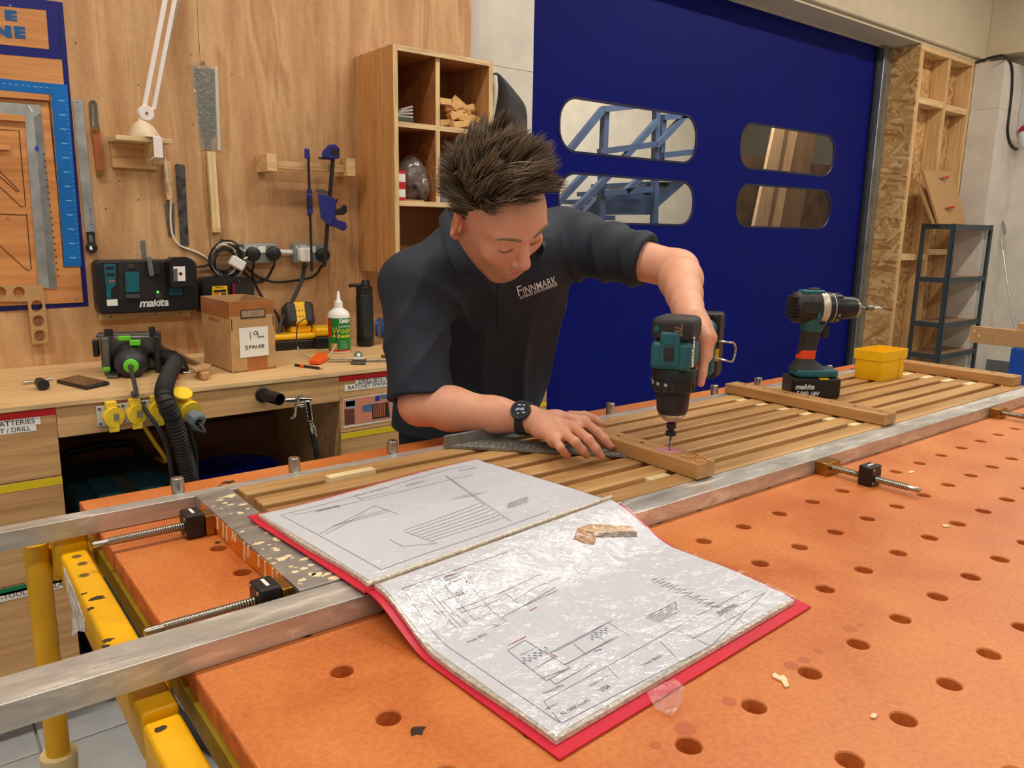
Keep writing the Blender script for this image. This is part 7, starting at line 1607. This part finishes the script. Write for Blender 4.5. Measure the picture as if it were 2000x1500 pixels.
tint(.75*gs_((0, -.034, .106), (.016, .016, .02)), (214, 122, 116)); tint(.45*(gs_((.045, -.03, .065), (.025, .022, .03))+gs_((-.045, -.03, .065), (.025, .022, .03))), (222, 136, 112))
stub = inhead*np.maximum((1/(1+np.exp((y_+.054)/.007)))*(1/(1+np.exp(-(z_-.0)/.010))), .8*(1/(1+np.exp((y_+.030)/.008)))*(1/(1+np.exp(-(np.abs(x_)-.050)/.005)))*(z_ > -.005))*(y_ > -.14)*(1-.9*gs_((0, -.071, .095), (.022, .011, .02))); tint(.80*stub, (150, 104, 70))
tint(.7*(gs_((0, -.0655, .095), (.020, .006, .012))+gs_((0, -.0765, .094), (.016, .006, .012))), (200, 116, 104)); tint(.8*gs_((0, -.0708, .095), (.024, .0022, .014)), (150, 74, 66)); tint(.6*(gs_((.083, -.005, -.012), (.014, .035, .025))+gs_((-.083, -.005, -.012), (.014, .035, .025))), (228, 128, 104))  # lip and ear redness; crease shade between the lips painted in as a darker line
scalp = inhead*(1/(1+np.exp(-(y_-.058-.25*np.maximum(0, -z_))/.006))); tint(.35*scalp, (150, 110, 84))
for fg in RF+LF: 
    k = A3(fg[-1]); w = np.exp(-(((BV-k)/.012)**2).sum(1)); tint(.45*w, (226, 132, 112)); k = A3(fg[1]); tint(.35*np.exp(-(((BV-k)/.012)**2).sum(1)), (224, 138, 116))
ca = body.data.color_attributes.new('tint', 'FLOAT_COLOR', 'POINT'); ca.data.foreach_set('color', np.concatenate([T_, np.ones((len(T_), 1))], 1).ravel().astype(np.float32))
# finger nails
NAIL = M('finger_nail', (232, 164, 150), .3)
for fg, r in list(zip(RF, (.0073, .0076, .0071, .0062)))+[([RF[0][2]+V((0, .04, -.012)), g8(715, 1108, .047), g8(735, 1120, .046)], .006)]:
    if len(fg) < 4: continue
    d = (fg[-1]-fg[-2]).normalized(); n = V((0, 0, 1)); n = (n-d*d.dot(n)).normalized(); s = d.cross(n); c = fg[-1]+n*r*.80+d*r*.15
    build('nail', MB().rings([[c+d*(.0062*math.cos(t)*q)+s*(.0052*math.sin(t)*q)+n*(.0010*(1-q*q)+(-.0016*(math.sin(t)*q)**2)) for t in [k*2*pi/12 for k in range(12)]] for q in (1, .6, .1)], caps=True), NAIL, man)
# ---- shirt
SHB = SDF((-.36, .32, .80), (.56, 1.22, 1.50), .0042)
zs_ = np.array([.78, .92, 1.02, 1.12, 1.22, 1.28, 1.325, 1.36, 1.40])
cxs = np.array([.155, .150, .142, .122, .092, .078, .070, .064, .055]); cys = np.array([1.00, .955, .915, .865, .805, .770, .752, .742, .735])
aas = np.array([.190, .196, .204, .208, .206, .182, .140, .100, .070]); bbs = np.array([.150, .150, .150, .150, .142, .128, .108, .090, .070])
q = SHB.block((-.36, .32, .80), (.56, 1.22, 1.50), 0); sl, X, Y, Z = q
ip = lambda a: np.interp(Z.ravel(), zs_, a).reshape(Z.shape).astype(np.float32)
hx, hy = .985, -.17
dx, dy = X-ip(cxs), Y-ip(cys); lu = dx*hx+dy*hy; lv = -dx*hy+dy*hx; a_, b_ = ip(aas), ip(bbs)
pw = 2.4; e = (np.abs(lu/a_)**pw+np.abs(lv/b_)**pw)**(1/pw); d = (e-1)*np.minimum(a_, b_)*.95
d = np.maximum(d, Z-1.405); d = np.maximum(d, .835-Z)
SHB.F[sl] = np.minimum(.06, d); del d, e, lu, lv, a_, b_
def sleeve(S_, E_, t1, r0, r1):
    e_ = S_.lerp(E_, t1); SHB.cap(S_, e_, r0, r1, .035); return e_
RH_e = sleeve(RS, RE, .97, .070, .066); LH_e = sleeve(LS, LE_+V((.0, .0, .004)), .74, .074, .060)
SHB.cap(RS+V((.02, 0, .0)), LS+V((-.02, 0, 0)), .072, .070, .04); SHB.cap(NB+V((.0, .03, -.035)), RS, .062, .06, .03); SHB.cap(NB+V((0, .03, -.02)), LS, .066, .06, .03)
# cuffs: cut flat and hollow
def cuff(S_, E_, e_, r, cut):
    ax = A3((E_-S_).normalized()); c = A3(e_)-ax*cut; lo = c-.14; hi = c+.14; q = SHB.block(lo, hi, 0)
    sl, X, Y, Z = q; t = (X-c[0])*ax[0]+(Y-c[1])*ax[1]+(Z-c[2])*ax[2]; rr2 = np.sqrt(np.maximum(0, (X-c[0])**2+(Y-c[1])**2+(Z-c[2])**2-t*t))
    plane = np.where(rr2 < .11, t, -1.0); SHB.F[sl] = np.maximum(SHB.F[sl], np.where(t > 0, np.minimum(plane, .05), plane))
    hole = np.maximum(rr2-(r-.017), -(t+.03)); SHB.F[sl] = np.maximum(SHB.F[sl], -hole)
# folds in the cloth
q = SHB.block((-.36, .32, .80), (.56, 1.22, 1.50), 0); sl, X, Y, Z = q
near = np.abs(SHB.F) < .03
x, y, z = X[near], Y[near], Z[near]; f = np.zeros_like(x)
def lobe(c, r): return np.exp(-((x-c[0])**2+(y-c[1])**2+(z-c[2])**2)/r**2)
axL = A3((LE_-LS).normalized()); tL = (x-LS.x)*axL[0]+(y-LS.y)*axL[1]+(z-LS.z)*axL[2]
crease = lambda ph_: (1-np.abs(np.sin(ph_)))**1.6
f -= .0120*crease(tL*46+1.6*np.sin(13*(x+z))+6*(z-1.3))*lobe((.30, .62, Z0+.40), .16)
axR = A3((RE-RS).normalized()); tR = (x-RS.x)*axR[0]+(y-RS.y)*axR[1]+(z-RS.z)*axR[2]
f -= .0080*crease(tR*15+26*(x-.6*y)+1.2*np.sin(9*z))*lobe(A3(RS.lerp(RE, .5)), .15)
f -= .0110*crease(34*(z-1.1)+20*(x+.1)+.8*np.sin(12*x))*lobe((-.03, .67, 1.16), .11)
f -= .0120*crease(30*(x*.97+.12*z)+1.1*np.sin(7*z))*lobe((.19, .78, 1.00), .20)
f += .0010*np.sin(23*x+11*z+2*np.sin(9*y))
f = f+.002; f *= (1-.8*lobe(A3(pd(1050, 570, 1.56)), .07)); SHB.F[near] += f.astype(np.float32); del X, Y, Z, x, y, z, f, near
cuff(RS, RE, RH_e, .066, .004); cuff(LS, LE_, LH_e, .060, .004)
SV, SF = SHB.mesh(); del SHB.F
CLOTH = M('navy_pique', (25, 35, 51), .72, var=.12, scale=220, bmp=.25)
shirt = obj_np('polo_shirt', SV, SF, CLOTH, man, 2); shirt['label'] = 'dark navy polo shirt'
SBV = BVHTree.FromPolygons([V(p) for p in SV], SF.tolist())
def onshirt(x, y, off=.0025):
    r_ = ray(x, y).normalized(); h = SBV.ray_cast(CP, r_)
    return (h[0]-r_*off) if h[0] else None
# collar: stand ring plus folded flaps
na = (NB-hp_(0, -.055, -.040)).normalized()
def colring(c, r, tilt=0.0):
    ax = -na; xx = ax.orthogonal().normalized(); xx = (V((1, -.17, 0))-ax*ax.dot(V((1, -.17, 0)))).normalized(); yy = ax.cross(xx)
    return [c+xx*(r*math.cos(t))+yy*(r*.95*math.sin(t)) for t in [k*2*pi/40 for k in range(40)]]
nc = NB+na*.012
build('collar_stand', MB().rings([colring(nc+na*.030, .077), colring(nc+na*.0, .0735), colring(nc-na*.030, .0690), colring(nc-na*.032, .0665), colring(nc-na*.020, .0665)], caps=False), CLOTH, shirt)
def flap(top, bot, n=10):
    rs = []
    for k in range(n+1):
        t = k/n; a = smooth([V(p) for p in top], 8); b = smooth([V(p) for p in bot], 8); i = int(t*(len(a)-1)); j = int(t*(len(b)-1)); pa, pb = a[i], b[j]
        rs.append([pa.lerp(pb, w)+(CP-pa).normalized()*(.006*math.sin(w*pi)) for w in (0, .25, .5, .75, 1)])
    m = MB().rings(rs, closed=False); r2 = [[p-(CP-p).normalized()*.004 for p in row] for row in rs]; m.rings(r2, closed=False); 
    bd1 = rs[0]+[r[-1] for r in rs[1:]]+rs[-1][::-1][1:]+[r[0] for r in rs[::-1][1:]]; bd2 = r2[0]+[r[-1] for r in r2[1:]]+r2[-1][::-1][1:]+[r[0] for r in r2[::-1][1:]]
    return m.rings([bd1, bd2], closed=True, caps=False)
def sh_or(x, y, off, dep): return onshirt(x, y, off) or pd(x, y, dep)
dN = (NB-CP).dot(cf)
topL = [pd(872, 405, dN-.0), pd(884, 430, dN-.055), pd(900, 462, dN-.085), pd(930, 497, dN-.105), pd(962, 520, dN-.11)]
botL = [sh_or(856, 425, .004, dN), sh_or(862, 460, .006, dN-.05), sh_or(876, 500, .008, dN-.09), sh_or(892, 530, .010, dN-.1), sh_or(908, 537, .012, dN-.1)]
build('collar_flap', flap(topL, botL), CLOTH, shirt)
topR = [pd(1052, 470, dN-.03), pd(1060, 478, dN-.05), pd(1062, 490, dN-.07)]
botR = [sh_or(1066, 470, .006, dN), sh_or(1068, 482, .008, dN-.02), sh_or(1058, 500, .008, dN-.03)]
build('collar_flap', flap(topR, botR, 6), CLOTH, shirt)
# placket, buttons, printed name
def strip(pxl, w, off, par, name, mat):
    rows = []
    for (x, y, ww) in pxl:
        r_ = [onshirt(x+ww*t, y, off) for t in (-.5, -.17, .17, .5)]
        if all(r_): rows.append(r_)
    return build(name, MB().rings(rows, closed=False), mat, par) if len(rows) > 1 else None
strip([(985+t*.0, 552+12*t, 26) for t in range(9)], 26, .0022, shirt, 'placket', CLOTH)
for (x, y) in ((988, 600), (985, 556)):
    p = onshirt(x, y, .0042)
    if p:
        n = (CP-p).normalized(); bt2 = build('button', MB().lathe(p-n*.002, n, [(0, .0052), (.0024, .0052), (.0030, .0040), (.0022, .0030)], 16), M('navy_button', (30, 36, 46), .35), shirt)
def chest_text(body, a, b, hgt, bold=0.0):
    t = text(body, 1.0, (V(), V((1, 0, 0)), V((0, 1, 0))), 0, bold=bold); xs = [p[0] for p in t.v]; ys = [p[1] for p in t.v]; x0, x1, y1 = min(xs), max(xs), max(ys)
    dx, dy = b[0]-a[0], b[1]-a[1]; L_ = math.hypot(dx, dy); ux, uy = dx/L_, dy/L_; mb = MB(); mb.f = t.f
    for p in t.v:
        s = (p[0]-x0)/(x1-x0)*L_; h = p[1]/y1*hgt; q = onshirt(a[0]+ux*s+uy*h*.9+h*.06, a[1]+uy*s-ux*h, .0035); mb.v.append(tuple(q if q else pd(a[0], a[1], 1.5)))
    return build('lettering', mb, WHITEINK, shirt, smoothsh=False)
chest_text('F', (1013, 579), (1022, 576), 20); chest_text('INNMARK', (1024, 575.5), (1088, 553), 15, .005); chest_text('AUTHENTIC SAUNA EXPERIENCES', (1016, 585), (1089, 557.5), 5.5, .01)
# trousers and boots behind the bench
TRS = M('dark_trousers', (24, 28, 38), .85, var=.1, scale=80)
def ell_ring(cx, cy, z, a, b, n=24): return [V((cx+a*math.cos(2*pi*k/n), cy+b*math.sin(2*pi*k/n), z)) for k in range(n)]
build('trousers', MB().rings([ell_ring(.152, .975, .93, .165, .12), ell_ring(.155, .99, .84, .178, .13), ell_ring(.156, 1.0, .76, .17, .125)]), TRS, man)
for s in (-1, 1):
    build('trouser_leg', MB().rings([ell_ring(.156+s*.082, 1.0, .82, .088, .105), ell_ring(.156+s*.09, 1.0, .62, .082, .09), ell_ring(.156+s*.10, 1.01, .48, .07, .078), ell_ring(.156+s*.105, 1.03, .25, .065, .072), ell_ring(.156+s*.11, 1.04, .07, .068, .08)]), TRS, man)
    build('boot', MB().rings([ell_ring(.156+s*.112, .99, .0, .05, .135), ell_ring(.156+s*.112, .99, .03, .052, .138), ell_ring(.156+s*.112, 1.0, .075, .045, .11), ell_ring(.156+s*.112, 1.045, .12, .045, .055)]), BLACK, man)
# ---- watch
fa = (RW-RE).normalized(); wc_ = RE.lerp(RW, .97); wn = (CP-wc_).normalized(); wn = (wn+V((0, 0, .5))).normalized(); wn = (wn-fa*wn.dot(fa)).normalized(); ws = fa.cross(wn)
wt = build('watch_strap', MB().rings([[wc_+fa*o+wn*(rr*1.0*math.cos(t))+ws*(rr*1.06*math.sin(t)) for t in [k*2*pi/32 for k in range(32)]] for o, rr in ((-.011, .0290), (-.0105, .0318), (.0105, .0312), (.011, .0280))], caps=False), M('strap_black', (30, 30, 32), .6), man, label='black wrist watch strap')
wf = wc_+wn*.0305
cs = build('watch_case', MB().lathe(wf, wn, [(-.004, .0175), (.001, .0200), (.006, .0202), (.0085, .0190), (.0088, .0172)], 36), M('watch_metal', (60, 60, 62), .4, .6), wt)
build('watch_face', MB().lathe(wf+wn*.0080, wn, [(0, .0175), (.0010, .0175)], 36), M('watch_glass', (10, 14, 24), .45, spec=.2), cs)
tx = -cr; tx = (tx-wn*tx.dot(wn)).normalized(); tx = (tx*math.cos(.12)+wn.cross(tx)*math.sin(-.12)).normalized(); ty = wn.cross(tx)
WTX = M('watch_digits', (190, 206, 235), .5, emit=.8)
build('watch_digits', textfit('09:07', wf+wn*.0092-tx*.0085-ty*.003, wf+wn*.0092+tx*.0085-ty*.003, up=ty, thick=.0002), WTX, cs)
for (u, v, l) in ((-.008, .007, .006), (.003, .0085, .005), (-.007, -.0085, .005), (.002, -.0095, .006)): build('watch_mark', MB().cbox(wf+wn*.0092+tx*u+ty*v, (l, .0012, .0003), Matrix((tx, ty, wn)).transposed()), WTX, cs)
# ---- hair
rh = np.random.RandomState(11)
HM, N_, L_, Bh = newmat('brown_hair')
at = N_.new('ShaderNodeAttribute'); at.attribute_name = 'tone'; L_.new(at.outputs['Color'], Bh.inputs['Base Color']); Bh.inputs['Roughness'].default_value = .42; Bh.inputs['Specular IOR Level'].default_value = .35
def scalp_pt(d):                              # point on the skull along head-space direction d
    c = np.array([0, .032, -.014]); r = np.array([.0755, .086, .0975]); t = 1/np.sqrt(((d/r)**2).sum()); return c+d*t
def hairy(p):                                 # head-space hairline
    x, y, z = p
    front = .086-.014*(abs(x)/.06)**2          # forehead line
    if z > .052: return y > front
    if z > .008: return y > (.078-(.052-z)/.044*.052) if abs(x) > .03 else y > .05
    if abs(x) > .055 and z > -.004: return y > -.016
    if z > -.035: return y > .028-(.0 if abs(x) < .05 else 0)
    return y > -.058
HVs, HFs, HCs = [], [], []; nv = 0
cap_pts = 0
tones = np.array([lin(c)[:3] for c in ((80, 64, 50), (108, 89, 70), (134, 113, 90), (164, 141, 114), (192, 170, 142))])
def strand(p0, dirs, ln, w, tone, nseg=5):
    global nv
    p = np.array(p0); pts = [p.copy()]
    for k in range(nseg): p = p+dirs(k/nseg)*ln/nseg; pts.append(p.copy())
    for k, q in enumerate(pts):
        t = pts[min(k+1, nseg)]-pts[max(k-1, 0)]; t = t/(np.linalg.norm(t)+1e-9); a = np.cross(t, [.3, .2, .93]); a /= np.linalg.norm(a)+1e-9; b = np.cross(t, a); ww = w*(1-.85*(k/nseg)**2)
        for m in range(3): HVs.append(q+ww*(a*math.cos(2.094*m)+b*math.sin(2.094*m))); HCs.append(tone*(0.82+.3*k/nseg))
    for k in range(nseg):
        for m in range(3): i = nv+k*3+m; j = nv+k*3+(m+1) % 3; HFs.append((i, j, j+3, i+3))
    nv += (nseg+1)*3
cnt = 0
clump_dirs = rh.normal(size=(420, 3))
clump = [None]*0
roots = []
while len(roots) < 9000:
    d = rh.normal(size=3); d /= np.linalg.norm(d); p = scalp_pt(d)
    if hairy(p): roots.append((d, p))
cc = [roots[i][1] for i in rh.choice(len(roots), 210, False)]; cj = rh.normal(size=(210, 3))*.25; cL = rh.uniform(.80, 1.18, 210); CCa = np.array(cc)
for d, p in roots:
    x, y, z = p; n = (p-np.array([0, .03, -.014]))/np.array([.0755, .086, .0975])**2; n /= np.linalg.norm(n)
    top = 1/(1+math.exp(-(y-.058)/.010)); k = int(np.argmin(((CCa-p)**2).sum(1))); jit = cj[k]
    frontness = max(0, min(1, (z+.02)/.08))
    sweep = np.array([.78, .10+.22*frontness, -.10+.35*frontness]) if top > .5 else np.array([0, .05, -.9])
    ln = (.020+.036*top*(1-.42*max(0, -z/.09)))*cL[k]*rh.uniform(.8, 1.12)
    if top > .5: ln *= 1.18-.42*sstep(-.01, .06, x)
    if top < .5 and y > .012: ln = (.030+.010*(x < 0))*cL[k]*rh.uniform(.8, 1.1)
    elif top < .5 and z > -.03: ln *= .6
    d0 = n*((.95-.35*sstep(-.02, .06, x)) if top > .5 else (.85 if y > .012 else .40))+sweep*(.45 if top > .5 else .6)+jit*(.7*top+.15)+rh.normal(size=3)*.06; d1 = n*(.20 if top > .5 else (.60 if y > .012 else .30))+sweep*1.0+jit*(1.0*top+.2)+np.array([.15, -.05, .10])*frontness+(CCa[k]-p)*16*top
    d0 /= np.linalg.norm(d0); d1 /= np.linalg.norm(d1)
    ti = min(4, max(0, 1.5+1.1*rh.normal()+.6*jit[0]*3)); tone = tones[int(ti)]
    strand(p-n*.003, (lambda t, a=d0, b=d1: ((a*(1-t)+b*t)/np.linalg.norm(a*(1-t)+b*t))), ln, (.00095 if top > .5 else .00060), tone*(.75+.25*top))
# undercoat so that no scalp shows between the strands
Rg = []
U_ = 46; W_ = 30
for j in range(W_+1):
    for i in range(U_):
        th = 2*pi*i/U_; ph = pi*j/W_; d = np.array([math.sin(ph)*math.cos(th), math.cos(ph), math.sin(ph)*math.sin(th)]); Rg.append(scalp_pt(d)*1.0)
base_i = nv
ok = [hairy(p) for p in Rg]
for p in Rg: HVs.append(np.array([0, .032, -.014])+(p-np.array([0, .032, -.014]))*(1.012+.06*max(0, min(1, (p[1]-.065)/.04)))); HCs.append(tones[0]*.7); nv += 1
for j in range(W_):
    for i in range(U_):
        q4 = (j*U_+i, j*U_+(i+1) % U_, (j+1)*U_+(i+1) % U_, (j+1)*U_+i)
        if all(ok[k] for k in q4): HFs.append(tuple(base_i+k for k in q4))
# eyebrows and lashes
for s in (-1, 1):
    for k in range(170):
        t = rh.rand(); p = np.array([s*(.012+.040*t), .0225+.0045*math.sin(t*2.6)+rh.uniform(-.0032, .0032)*(1-.5*t), .0935-.010*t-.012*t*t]); dv = np.array([s*.85, .35-.6*t, -.02-.3*t]); dv /= np.linalg.norm(dv); p = onface_(*p)+np.array([0, 0, .0006])
        strand(p, lambda q, v=dv: v, .0080, .00030, tones[3]*1.0, 2)
    for k in range(46):
        t = k/45; p = onface_(s*(.018+.026*t), -.0095+.004*(t-.5)**2*4, .085); dv = np.array([s*(t-.4)*.6, -.75, .45]); dv /= np.linalg.norm(dv); strand(p, lambda q, v=dv: v, .0050, .00022, tones[1], 2)
HVa = np.array(HVs) @ HR.T+A3(HC)
me = bpy.data.meshes.new('hair'); hc = (HVa.min(0)+HVa.max(0))/2; me.from_pydata((HVa-hc).tolist(), [], HFs); me.materials.append(HM)
for p in me.polygons: p.use_smooth = True
ca = me.color_attributes.new('tone', 'FLOAT_COLOR', 'POINT'); ca.data.foreach_set('color', np.concatenate([np.clip(np.array(HCs), 0, 1), np.ones((len(HCs), 1))], 1).ravel().astype(np.float32))
ho_ = bpy.data.objects.new('hair', me); COL.objects.link(ho_); ho_.parent = man; ho_.location = V(hc)-BASE[man.name]; ho_['label'] = 'tousled short brown hair'; ho_['kind'] = 'stuff'
